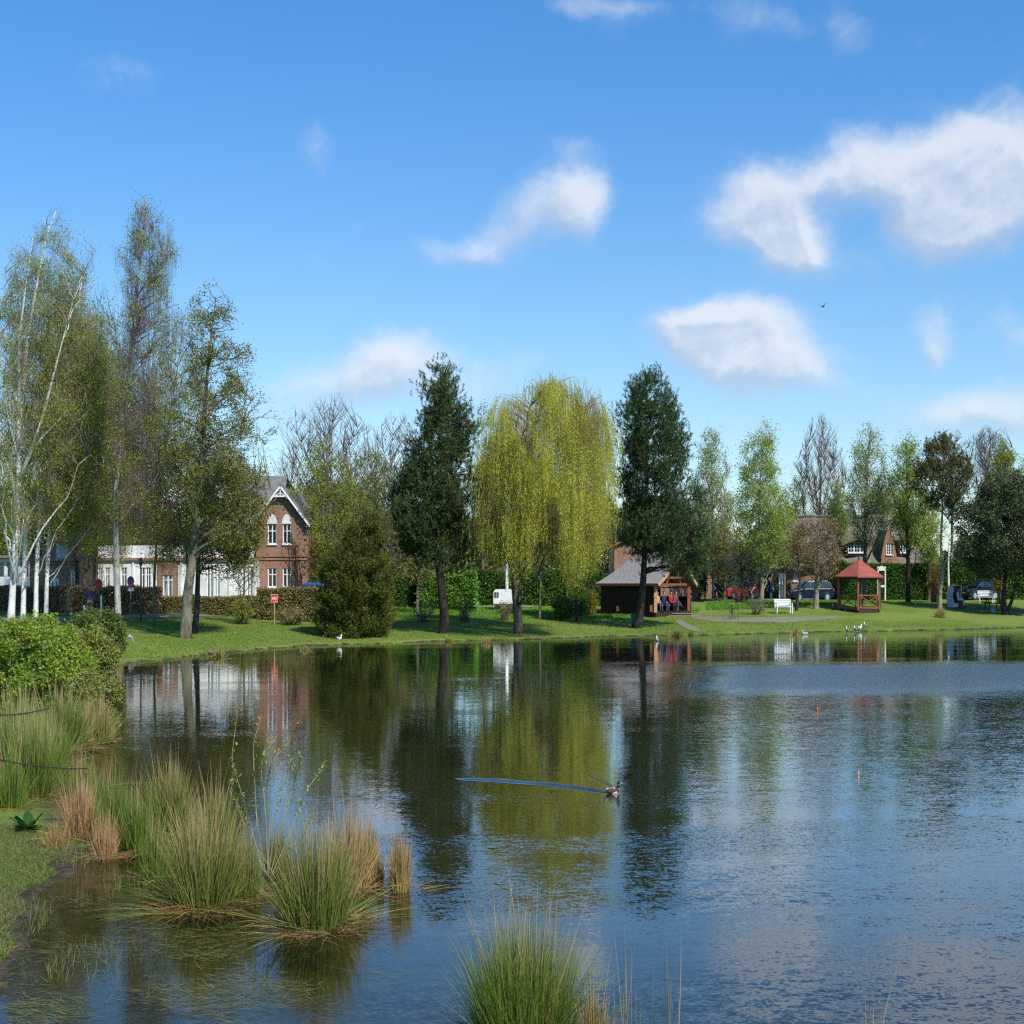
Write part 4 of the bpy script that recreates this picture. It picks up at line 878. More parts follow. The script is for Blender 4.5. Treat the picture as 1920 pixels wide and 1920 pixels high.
sh('yellow-orange flowering shrub at the left corner of the shelter', (1105,1155), [(1108,1096,1118),(1128,1092,1122),(1150,1098,1116)], L_YEL, nl=2600, ls=.10)
sh('small yellow shrub between the two willow trunks and the hut', (1090,1158), [(1120,1080,1098),(1145,1080,1100)], L_DKBUSH, nl=1800, ls=.10)
sh('sparse budding shrub between young tree and clipped hedge', (545,1171), [(1140,525,565),(1155,515,575),(1168,530,560)], L_BROWN2, nl=2200, ls=.09)
sh('low budding shrub at the foot of the young tree', (452,1170), [(1120,440,470),(1145,432,478),(1165,445,470)], L_LIME, nl=1800, ls=.09)
sh('sparse shrub left of the left white bench', (1418,1152), [(1120,1405,1435),(1138,1402,1440),(1150,1412,1430)], L_BROWN2, nl=700, n3=200)
sh('olive bush hanging beside the pine on the shelter side', (1302,1128), [(1040,1290,1320),(1070,1285,1330),(1100,1292,1322)], L_PINE2, nl=6000, ls=.15, nm='shrub')
sh('round yellow-green bush behind the shelter posts', (1308,1124), [(1096,1298,1316),(1108,1294,1320),(1120,1300,1314)], L_LIME, nl=2500, ls=.10, Y=118)
sh('yellow-green garden bush beside the white garage door', (1462,1122), [(1085,1455,1472),(1100,1450,1475),(1118,1455,1470)], L_LIME, nl=2500, ls=.10, Y=122)
sh('bare dark twiggy shrub below the red car', (1385,1133), [(1100,1370,1402),(1115,1362,1408),(1130,1378,1395)], L_RED, nl=800, n3=260, bark=B_DARK)
sh('reddish-brown shrub behind the beach chair', (1752,1128), [(1055,1742,1762),(1080,1736,1768),(1110,1738,1764)], L_RED, nl=1500, n3=260, bark=B_DARK, Y=117)
sh('golden-green bush on the stone wall', (1752,1112), [(1088,1740,1762),(1100,1735,1768)], L_YEL, nl=1500, ls=.10, Y=118)
sh('dark ivy-green bush left of the thatched house windows', (1572,1112), [(1050,1556,1590),(1075,1552,1600),(1100,1556,1595)], L_HEDGE2, nl=6500, ls=.12, Y=120)
sh('bright ground shrub behind the dark dressed hedge at the oak', (1876,1122), [(1085,1868,1884),(1105,1866,1886)], L_YEL, nl=1800, ls=.12, Y=116)
def treeline():
    g = Geo(); n = 260000; px = rng.uniform(-900, 3000, n); Y = 165+rng.uniform(-6, 10, n); X = (px-960)*Y/F
    top = 8.0+3.2*np.clip((1340-px)/120, 0, 1)+1.6*np.sin(px*.013)+1.1*np.sin(px*.031+1)+.7*np.sin(px*.083+2)+.4*np.sin(px*.21)
    z = 1.5+(top-1.0)*rng.uniform(0, 1, n)**.8
    g.leaves(np.stack([X, Y, z], 1), rng.normal(size=(n, 3)), rng.uniform(.3, .7, n), .32, 0)
    tag(g.build('distant_woods', leafmat('far_wood_leaf', [(.10,.12,.04),(.15,.16,.05),(.07,.09,.03),(.17,.14,.07)], .2)), None, None, kind='stuff')
treeline()
# near left bank
bush('leafy_bush', 'big fresh green bush filling the left bank, nearest to the birches', (60,1345), [(1160,-40,95),(1172,-80,140),(1200,-100,160),(1240,-110,170),(1280,-110,160),(1320,-100,130),(1355,-80,90)],
     L_BUSH, B_TWIG, n=80, nl=70000, n3=2400, ls=.06, lumps=90, Y=33, spread=.05, lw=.75)
bush('leafy_bush', 'yellowish green bush right of the big fresh green one', (160,1300), [(1178,110,180),(1200,100,212),(1230,95,226),(1260,95,228),(1295,100,215)], L_BUSH2, B_TWIG, n=50, nl=34000, n3=1200, ls=.06, lumps=30, Y=38, spread=.05, lw=.7)
bush('leafy_bush', 'dark leggy bush growing at the foot of the tallest birch', (185,1232), [(1150,130,215),(1165,140,230),(1190,160,235),(1215,175,232),(1230,185,225)], L_DKBUSH, B_TWIG, n=40, nl=22000, n3=800, ls=.075, lumps=26, Y=50, spread=.07)
bush('leafy_bush', 'loose willow bush with small pale leaves over the reeds', (175,1390), [(1255,150,200),(1280,130,222),(1310,125,228),(1345,135,225),(1380,150,215)], L_BUSH2, B_TWIG, n=50, nl=16000, n3=800, ls=.05, lumps=30, Y=30, spread=.04, lw=.55)
bush('leafy_bush', 'low dark bush between the big bush and the lawn lamp', (205,1225), [(1170,195,225),(1195,190,235),(1222,200,230)], L_DKBUSH, B_TWIG, n=24, nl=5000, n3=300, ls=.07, lumps=12, Y=52)

# ------------------------------------------------------------------ buildings
def wall_panel(g, x0, x1, z0, z1, y, holes, mat=0, top=None, rev=.14, revmat=None):
    """front wall facing the viewer with openings and their reveals; top(x) cuts it to a gable"""
    xs = sorted({x0, x1, *[h[0] for h in holes], *[h[1] for h in holes]}); zs = sorted({z0, z1, *[h[2] for h in holes], *[h[3] for h in holes]})
    if top is not None: xs = sorted(set(xs) | set(np.linspace(x0, x1, 25))); 
    for a, b in zip(xs[:-1], xs[1:]):
        for c, d in zip(zs[:-1], zs[1:]):
            if any(h[0]-1e-6 <= a and b <= h[1]+1e-6 and h[2]-1e-6 <= c and d <= h[3]+1e-6 for h in holes): continue
            if top is None: g.add([(a, y, c), (b, y, c), (b, y, d), (a, y, d)], [(0, 1, 2, 3)], mat)
            else:
                ta, tb = min(d, top(a)), min(d, top(b))
                if ta <= c+1e-6 and tb <= c+1e-6: continue
                g.add([(a, y, c), (b, y, c), (b, y, max(tb, c)), (a, y, max(ta, c))], [(0, 1, 2, 3)], mat)
    for a, b, c, d in holes:
        r = y+rev; rm = mat if revmat is None else revmat
        g.add([(a, y, c), (a, r, c), (a, r, d), (a, y, d)], [(0, 1, 2, 3)], rm); g.add([(b, y, c), (b, y, d), (b, r, d), (b, r, c)], [(0, 1, 2, 3)], rm)
        g.add([(a, y, c), (b, y, c), (b, r, c), (a, r, c)], [(0, 1, 2, 3)], rm); g.add([(a, y, d), (a, r, d), (b, r, d), (b, y, d)], [(0, 1, 2, 3)], rm)
def window(root, loc, x0, x1, z0, z1, y, style='cross', glass=None, sill=True, fw=.045, label=None):
    """frame with glazing bars; the pane is its sub-part.  Numbers are world coordinates"""
    L = np.array(loc); g = Geo(); cy = y+.09; d = .06
    w_, h = x1-x0, z1-z0
    for xc in (x0+fw/2, x1-fw/2): g.box((xc, cy, (z0+z1)/2), (fw, d, h))
    for zc in (z0+fw/2, z1-fw/2): g.box(((x0+x1)/2, cy, zc), (w_-2*fw, d, fw))
    zc = z0+h*.66
    if style == 'cross':
        g.box(((x0+x1)/2, cy-.004, (z0+z1)/2), (fw*.9, d, h-2*fw)); g.box(((x0+x1)/2, cy-.008, zc), (w_-2*fw, d, fw*.9))
    elif style == 'grid':
        for i in (1, 2): g.box((x0+w_*i/3, cy-.004, (z0+z1)/2), (fw*.7, d, h-2*fw))
        for i in (1, 2, 3): g.box(((x0+x1)/2, cy-.008, z0+h*i/4), (w_-2*fw, d, fw*.5))
    elif style == 'triple':
        for i in (1, 2): g.box((x0+w_*i/3, cy-.004, (z0+z1)/2), (fw*1.6, d, h-2*fw))
        for i in (.5, 1.5, 2.5): g.box((x0+w_*i/3, cy-.002, (z0+z1)/2), (fw*.6, d, h-2*fw))
        g.box(((x0+x1)/2, cy-.008, z0+h*.35), (w_-2*fw, d, fw*.5)); g.box(((x0+x1)/2, cy-.008, z0+h*.68), (w_-2*fw, d, fw*.5))
    elif style == 'double':
        g.box(((x0+x1)/2, cy-.004, (z0+z1)/2), (fw*1.5, d, h-2*fw)); g.box(((x0+x1)/2, cy-.008, z0+h*.78), (w_-2*fw, d, fw))
    if sill: g.box(((x0+x1)/2, y-.02, z0-.04), (w_+.06, .14, .07))
    o = g.build('window', WHITE, root, loc=L)
    p = Geo(); p.add([(x0+.01, cy+.012, z0+.01), (x1-.01, cy+.012, z0+.01), (x1-.01, cy+.012, z1-.01), (x0+.01, cy+.012, z1-.01)], [(0, 1, 2, 3)])
    pn = p.build('pane', glass or GLASS, o, loc=L)
    if label: o['label'] = label
    return o
def solid(g, x0, x1, y0, y1, z0, z1, mat=0, skip_front=True):
    P = [(x0,y0,z0),(x1,y0,z0),(x1,y1,z0),(x0,y1,z0),(x0,y0,z1),(x1,y0,z1),(x1,y1,z1),(x0,y1,z1)]
    Fc = [(1,2,6,5),(2,3,7,6),(3,0,4,7),(4,5,6,7)]
    if not skip_front: Fc.append((0,1,5,4))
    g.add(P, Fc, mat)
def slab(g, pts, th, mat=0):
    """thin solid from a quad/tri of points, thickened downwards along its normal"""
    P = np.array(pts, float); n = np.cross(P[1]-P[0], P[2]-P[0]); n /= np.linalg.norm(n)
    if n[2] < 0: n = -n
    Q = P-n*th; k = len(P)
    g.add(np.concatenate([P, Q]), [tuple(range(k))], mat); g.f.append((np.array([tuple(range(2*k-1, k-1, -1))])+g.n-2*k, mat, False))
    g.f.append((np.array([(i, (i+1) % k, (i+1) % k+k, i+k) for i in range(k)])+g.n-2*k, mat, False))

def gabled_house():
    Y = 97.0; px = lambda p: (p-960)*Y/F; pz = lambda q: CH-(q-H0)*Y/F
    z0 = gz1(px(530), Y)-.1; b = np.array([px(528), Y, z0])
    r = thing('brick_house', 'red brick gabled house with paired arched windows and ivy stems', 'house', b)
    x0, x1, xm, za, ze = px(480), px(577), px(527), pz(912), pz(975)
    top = lambda x: za-abs(x-xm)*(za-ze)/(xm-x0)
    WN = [(502,519,983,1020), (530,546,983,1020), (502,519,1065,1101), (530,546,1065,1101)]
    holes = [(px(a), px(c), pz(f), pz(e)) for a, c, e, f in WN]
    g = Geo(); wall_panel(g, x0, x1, z0, za, Y, holes, top=top)
    g.add([(x1, Y, z0), (x1, Y+9, z0), (x1, Y+9, top(x1)), (x1, Y, top(x1))], [(0, 1, 2, 3)]); g.add([(x0, Y, z0), (x0, Y, top(x0)), (x0, Y+9, top(x0)), (x0, Y+9, z0)], [(0, 1, 2, 3)])
    for zb in (1043, 1049): g.box(((x0+x1)/2, Y-.02, pz(zb)), (x1-x0, .08, .07))
    g.build('wall', BRICK, r, loc=b)
    for h in holes: window(r, b, *h, Y, 'cross', fw=.065)
    for a, c in ((502, 521), (529, 548)):      # white pointed-arch heads over the upper windows
        g = Geo(); xa, xb, zb, zt = px(a-1), px(c-1), pz(982), pz(964); n = 10
        pts = [(xa+(xb-xa)*i/n, zb+(zt-zb)*math.sin(PI*i/n)**.62) for i in range(n+1)]
        V_ = [(x, Y-.03, z) for x, z in pts]+[(x, Y+.0, z) for x, z in pts]
        g.add(V_, [tuple(range(n+1))]); g.f.append((np.array([(i, i+1, i+n+2, i+n+1) for i in range(n)])+g.n-len(V_), 0, False))
        o = g.build('arch_panel', RENDER_WHITE, r, loc=b)
    g = Geo()
    ov = .35; dz = (za-ze)/(xm-x0)
    for sgn, xe in ((-1, x0-.15), (1, x1+.2)):
        ze_ = top(xe)
        slab(g, [(xm, Y-ov, za+.10), (xe, Y-ov, ze_+.10), (xe, Y+9, ze_+.10), (xm, Y+9, za+.10)], .09)
    # main roof running left behind the gable
    slab(g, [(px(395), Y+1.5, ze-.2), (px(520), Y+1.5, ze-.2), (px(512), Y+6, pz(880)), (px(400), Y+6, pz(880))], .12)
    slab(g, [(px(395), Y+10, ze-.2), (px(560), Y+10, ze-.2), (px(512), Y+6, pz(880)), (px(400), Y+6, pz(880))], .12)
    g.build('roof', SLATE, r, loc=b)
    g = Geo()
    for sgn, xe in ((-1, x0-.15), (1, x1+.2)): g.bar((xm, Y-ov-.03, za-.03), (xe, Y-ov-.03, top(xe)-.03), .05, .12)
    g.build('bargeboard', WHITE, r, loc=b)
    g = Geo(); zt = pz(931); hx = (za-zt)/dz*.85
    g.bar((xm-hx, Y-ov, zt), (xm+hx, Y-ov, zt), .06, .10); g.bar((xm, Y-ov, zt), (xm, Y-ov, za-.25), .06, .07)
    g.bar((xm-hx*.72, Y-ov, zt+.04), (xm, Y-ov, za-.42), .05, .06); g.bar((xm+hx*.72, Y-ov, zt+.04), (xm, Y-ov, za-.42), .05, .06)
    g.build('gable_truss', WHITE, r, loc=b)
    g = Geo(); 
    for i in range(14):
        xa = px(rng.uniform(548, 574)); P = [(xa, Y-.05, z0)]
        for k in range(7): P.append((P[-1][0]+rng.normal(-.08, .09), Y-.05-rng.uniform(0, .03), z0+(k+1)*rng.uniform(.55, .85)))
        g.tube(P, [.03, .027, .024, .02, .016, .012, .009, .006], 4)
    g.build('ivy_stem', B_DARK, r, loc=b)
    
gabled_house()
def white_house():
    Y = 96.0; px = lambda p: (p-960)*Y/F; pz = lambda q: CH-(q-H0)*Y/F
    z0 = gz1(px(320), Y)-.1; b = np.array([px(320), Y, z0])
    r = thing('white_house', 'long low white plastered house with tall windows and brick bay', 'house', b)
    WN = [(184,192), (197,206), (227,238), (261,272), (273,283), (388,400), (402,412), (463,474)]
    DR = [(306,326)]
    zt = pz(1051)
    g = Geo()
    lh = [(px(a), px(c), pz(1104), pz(1064)) for a, c in WN[:5]]; wall_panel(g, px(162), px(296), z0, zt, Y, lh)
    rh = [(px(a), px(c), pz(1120), pz(1062)) for a, c in WN[5:]]; wall_panel(g, px(334), px(482), z0, zt, Y, rh)
    solid(g, px(162), px(482), Y, Y+7, z0, zt)
    solid(g, px(176), px(470), Y+1.0, Y+6, zt, pz(1022), skip_front=False)
    g.build('wall', RENDER_WHITE, r, loc=b)
    g = Geo(); dh = [(px(a), px(c), pz(1122), pz(1078)) for a, c in DR]; wall_panel(g, px(296), px(334), z0, zt, Y-.10, dh)
    g.build('brick_bay', BRICK, r, loc=b)
    for h in lh: window(r, b, *h, Y, 'cross', fw=.06)
    for h in rh: window(r, b, *h, Y, 'double', CURTAIN, fw=.06)
    for h in dh: window(r, b, *h, Y-.10, 'double', CURTAIN, fw=.07)
    g = Geo(); g.box(((px(162)+px(482))/2, Y-.06, zt+.09), (px(482)-px(162)+.2, .22, .18)); g.build('cornice', BRICK, r, loc=b)
    for q in (165, 215, 250, 290, 340, 430, 450, 479): g = Geo(); g.box((px(q), Y-.035, (z0+zt)/2), (.12, .07, zt-z0-.02)); g.build('pilaster', RENDER_WHITE, r, loc=b)
white_house()
def corner_building():
    Y = 92.0; px = lambda p: (p-960)*Y/F; pz = lambda q: CH-(q-H0)*Y/F
    z0 = gz1(px(100), Y)-.1; b = np.array([px(100), Y, z0])
    r = thing('brick_building', 'flat-topped red brick building with white window behind the birches', 'building', b)
    g = Geo(); zt = pz(1047); h = [(px(94), px(110), pz(1103), pz(1084)), (px(96), px(100), pz(1079), pz(1064)), (px(106), px(110), pz(1079), pz(1064)), (px(128), px(140), pz(1103), pz(1070))]
    wall_panel(g, px(56), px(150), z0, zt, Y, h); solid(g, px(56), px(150), Y, Y+8, z0, zt)
    solid(g, px(60), px(90), Y+2, Y+6, zt, pz(1020), skip_front=False)
    g.build('wall', BRICK, r, loc=b)
    window(r, b, *h[0], Y, 'double', fw=.10); window(r, b, *h[3], Y, 'cross', fw=.06)
    for q in h[1:3]: window(r, b, *q, Y, 'none', fw=.02, sill=False)
    g = Geo(); g.box(((px(56)+px(150))/2, Y-.05, pz(1050)), (px(150)-px(56)+.2, .2, .12)); g.box(((px(56)+px(150))/2, Y-.05, pz(1056)), (px(150)-px(56)+.1, .14, .08)); g.build('cornice', BRICK, r, loc=b)
    g = Geo(); solid(g, px(92), px(116), Y+1.5, Y+4, zt, pz(1016), skip_front=False); g.build('dormer', mat('dormer_cladding', (.55, .58, .60), .5, (.45, .48, .5), 2), r, loc=b)
    g = Geo(); slab(g, [(px(90), Y+1.2, pz(1015)), (px(128), Y+1.2, pz(1015)), (px(122), Y+4, pz(996)), (px(96), Y+4, pz(996))], .1)
    slab(g, [(px(116), Y+1.0, zt+.05), (px(152), Y+1.0, zt+.05), (px(140), Y+4, pz(1000)), (px(112), Y+4, pz(1000))], .1); g.build('roof', ROOF_RED, r, loc=b)
    Y = 96.0; px = lambda p: (p-960)*Y/F; pz = lambda q: CH-(q-H0)*Y/F; z0 = gz1(px(20), Y)-.1; b = np.array([px(20), Y, z0])
    r = thing('glazed_pavilion', 'low glazed building with white posts and panels at the left edge', 'building', b)
    g = Geo(); h = [(px(-60), px(-20), pz(1083), pz(1052)), (px(-16), px(8), pz(1083), pz(1052)), (px(12), px(34), pz(1083), pz(1052)), (px(38), px(54), pz(1083), pz(1052))]
    wall_panel(g, px(-70), px(56), z0, pz(1047), Y, h); solid(g, px(-70), px(56), Y, Y+6, z0, pz(1047)); g.build('wall', RENDER_WHITE, r, loc=b)
    for q in h: window(r, b, *q, Y, 'cross', fw=.05, sill=False)
    g = Geo(); g.box(((px(-70)+px(56))/2, Y+2.9, pz(1044)), (px(56)-px(-70)+.3, 6.6, .14)); g.build('roof', SLATE, r, loc=b)
corner_building()
def thatched(px0, px1, ridge_y, eave_y, Y, label, dormers=True, name='thatched_house'):
    px = lambda p: (p-960)*Y/F; pz = lambda q: CH-(q-H0)*Y/F
    xa, xb = px(px0), px(px1); z0 = gz1((xa+xb)/2, Y)-.1; b = np.array([(xa+xb)/2, Y, z0]); r = thing(name, label, 'house', b)
    zr, ze = pz(ridge_y), pz(eave_y)
    g = Geo()
    h = []
    if dormers:
        h = [(px(1490), px(1499), pz(1090), pz(1066)), (px(1531), px(1540), pz(1088), pz(1066))]
    wall_panel(g, xa+.3, xb-.3, z0, ze+.3, Y+.6, h); solid(g, xa+.3, xb-.3, Y+.6, Y+8, z0, ze+.3); g.build('wall', BRICK, r, loc=b)
    for q in h: window(r, b, *q, Y+.6, 'grid', fw=.07)
    g = Geo(); nx, nz = 60, 16; V_ = []       # soft curved thatch: front slope and back slope
    for j in range(2*nz+1):
        t = abs(j-nz)/nz
        for i in range(nx+1):
            u = i/nx; x = xa+(xb-xa)*u
            hip = min(1, (min(u, 1-u))*(px1-px0)/30); zz = zr-(zr-ze)*t-(1-hip)*(1-t)*(zr-ze)*.55
            y = Y+4.3+(j-nz)/nz*4.3+.12*math.sin(x*2+j)
            V_.append((x, y, zz+.07*math.sin(x*1.3+j*.6)+.22*math.sin(t*PI)))
    i = (np.arange(2*nz)[:, None]*(nx+1)+np.arange(nx)[None]).ravel(); g.add(V_, np.stack([i, i+1, i+nx+2, i+nx+1], 1), 0, True)
    g.add(np.array(V_)-np.array([0, 0, .35]), np.stack([i, i+nx+1, i+nx+2, i+1], 1), 0, True)
    e = np.arange(nx); g.add(np.concatenate([np.array(V_)[:nx+1], np.array(V_)[:nx+1]-np.array([0, 0, .35])]), np.stack([e, e+nx+1, e+nx+2, e+1], 1))
    g.add([(xa,Y+.05,ze-.35),(xa,Y+8.55,ze-.35),(xa,Y+4.3,zr-(zr-ze)*.55)], [(0,1,2)]); g.add([(xb,Y+.05,ze-.35),(xb,Y+8.55,ze-.35),(xb,Y+4.3,zr-(zr-ze)*.55)], [(0,2,1)])
    g.build('roof', THATCH, r, loc=b)
    g = Geo(); g.tube([(xa+.9, Y+4.3, zr+.04), (xb-.9, Y+4.3, zr+.04)], .16, 8); g.build('ridge', mat('ridge_turf', (.13, .13, .07), .95, (.2, .19, .12), 3), r, loc=b)
    if dormers:
        yd = Y-.15      # brick dormer gable with rounded thatch
        g = Geo(); x0, x1, xm, zt, zb = px(1651), px(1683), px(1666), pz(992), pz(1062)
        tp = lambda x: zb+(zt-zb)*(1-(abs(x-xm)/(x1-xm))**1.7) if abs(x-xm) < (x1-xm) else zb
        hw = [(px(1661), px(1673), pz(1040), pz(1019))]
        wall_panel(g, x0, x1, zb, zt, yd, hw, top=tp); xs = np.linspace(x0, x1, 17)
        g.add([(x, yd, tp(x)) for x in xs]+[(x, yd+4, tp(x)) for x in xs], [(i, i+1, i+18, i+17) for i in range(16)])
        g.build('dormer', BRICK2, r, loc=b); window(r, b, *hw[0], yd, 'grid', fw=.06)
        x0, x1, zt, zb = px(1590), px(1628), pz(1014), pz(1042); yd = Y+.35
        g = Geo(); hw = (px(1592), px(1626), pz(1036), pz(1016)); wall_panel(g, x0, x1, zb, zt, yd, [hw]); solid(g, x0, x1, yd, yd+3, zb, zt); g.build('dormer', WOOD_DK, r, loc=b)
        window(r, b, *hw, yd, 'triple', fw=.06)
        g = Geo(); xs = np.linspace(x0-.5, x1+.5, 20); am = lambda x: zt+.45*math.sin(PI*(x-x0+.5)/(x1-x0+1))
        g.add([(x, yd-.35, am(x)-.1) for x in xs]+[(x, yd+3.2, am(x)+.5) for x in xs]+[(x, yd-.35, am(x)-.42) for x in xs], [(i, i+1, i+21, i+20) for i in range(19)]+[(i+40, i+41, i+1, i) for i in range(19)])
        g.build('eyebrow', THATCH, r, loc=b)
        x0, x1 = px(1690), px(1706); hw = (x0, x1, pz(1036), pz(1020)); g = Geo(); wall_panel(g, x0-.15, x1+.15, pz(1042), pz(1012), yd, [hw]); solid(g, x0-.15, x1+.15, yd, yd+3, pz(1042), pz(1012)); g.build('dormer', WOOD_DK, r, loc=b)
        window(r, b, *hw, yd, 'grid', fw=.06)
thatched(1472, 1750, 965, 1058, 126.0, 'long thatched brick house with brick and eyebrow dormers behind the pavilion')
thatched(1628, 1715, 924, 1010, 150.0, 'second thatched roof rising behind the poplars', False, 'thatched_house')
def red_house(a, c, top_y, Y, label, name='brick_house', white=()):
    px = lambda p: (p-960)*Y/F; pz = lambda q: CH-(q-H0)*Y/F
    z0 = gz1(px((a+c)/2), Y)-.1; b = np.array([px((a+c)/2), Y, z0]); r = thing(name, label, 'house', b)
    g = Geo(); ze = pz(top_y+38); zt = pz(top_y); x0, x1 = px(a), px(c); xm = (x0+x1)/2; top = lambda x: zt-abs(x-xm)*(zt-ze)/(xm-x0)
    h = [(px(p), px(q), pz(s), pz(t)) for p, q, t, s in white]
    wall_panel(g, x0, x1, z0, zt, Y, h, top=top); g.add([(x1, Y, z0), (x1, Y+8, z0), (x1, Y+8, ze), (x1, Y, ze)], [(0, 1, 2, 3)]); g.add([(x0, Y, z0), (x0, Y, ze), (x0, Y+8, ze), (x0, Y+8, z0)], [(0, 1, 2, 3)])
    g.build('wall', BRICK, r, loc=b)
    for q in h: window(r, b, *q, Y, 'cross', fw=.06)
    g = Geo()
    for xe in (x0-.2, x1+.2): slab(g, [(xm, Y-.3, zt+.1), (xe, Y-.3, top(xe)+.1), (xe, Y+8, top(xe)+.1), (xm, Y+8, zt+.1)], .1)
    g.build('roof', ROOF_RED, r, loc=b)
red_house(1152, 1345, 985, 124.0, 'red brick house behind the shelter and the dark green pine', white=[(1228,1233,1000,1014), (1236,1241,1002,1014), (1296,1300,1072,1085)])
red_house(895, 1045, 1040, 118.0, 'low brick house hidden behind the willow', white=[(945,957,1055,1078)])
def garage():
    Y = 121.0; px = lambda p: (p-960)*Y/F; pz = lambda q: CH-(q-H0)*Y/F; z0 = gz1(px(1460), Y)-.05; b = np.array([px(1460), Y, z0])
    r = thing('carport', 'flat-roofed carport with white door left of the thatched house', 'carport', b)
    g = Geo(); g.box((px(1460), Y+2, pz(1062)), (px(1476)-px(1445), 4.4, .22)); g.build('roof', STEPWOOD, r, loc=b)
    g = Geo()
    for p in (1447, 1474): g.box((px(p), Y, (z0+pz(1062))/2), (.1, .12, pz(1062)-z0-.23))
    g.build('post', WOOD_DK, r, loc=b)
    g = Geo(); g.box((px(1468), Y+.5, (z0+pz(1075))/2), (.5, .08, pz(1075)-z0)); 
    for i in range(5): g.box((px(1468), Y+.45, z0+.3+i*.35), (.46, .03, .28))
    g.build('door', WHITE, r, loc=b)
garage()
def white_shed():
    Y = 101.0; px = lambda p: (p-960)*Y/F; pz = lambda q: CH-(q-H0)*Y/F; z0 = gz1(px(946), Y)-.05; b = np.array([px(946), Y, z0])
    r = thing('white_van', 'small white van or trailer parked behind the willow trunk', 'van', b)
    g = Geo(); pr = [(925,1132),(925,1110),(929,1105),(958,1105),(965,1113),(967,1132)]; V_ = [(px(a), Y+d, pz(c)) for d in (0, 1.6) for a, c in pr]; n = len(pr)
    g.add(V_, [tuple(range(n))]); g.f.append((np.array([tuple(range(2*n-1, n-1, -1))])+g.n-len(V_), 0, False)); g.f.append((np.array([(i+n, (i+1) % n+n, (i+1) % n, i) for i in range(n)])+g.n-len(V_), 0, False)); g.build('body', WHITE, r, loc=b)
    g = Geo(); g.box((px(931), Y-.02, pz(1115)), (.30, .04, .34)); g.build('window', CURTAIN, r, loc=b)
    for p in (933, 958):
        g = Geo(); g.tube([(px(p), Y-.06, z0+.25), (px(p), Y+.1, z0+.25)], .25, 14); g.build('wheel', BLACK, r, loc=b)
    # white chimney-like column behind
    g = Geo(); bb = np.array([px(949), Y+6, z0]); r2 = thing('flag_pole', 'thick white pole rising behind the willow trunk', 'pole', bb)
    g.tube([(px(949), Y+6, z0), (px(950), Y+6, pz(1052))], [.13, .11], 10); g.build('pole', WHITE, r2, loc=bb); g = Geo(); g.ell((px(950), Y+6, pz(1051)), (.16, .16, .12)); g.build('cap', WHITE, r2, loc=bb)
white_shed()

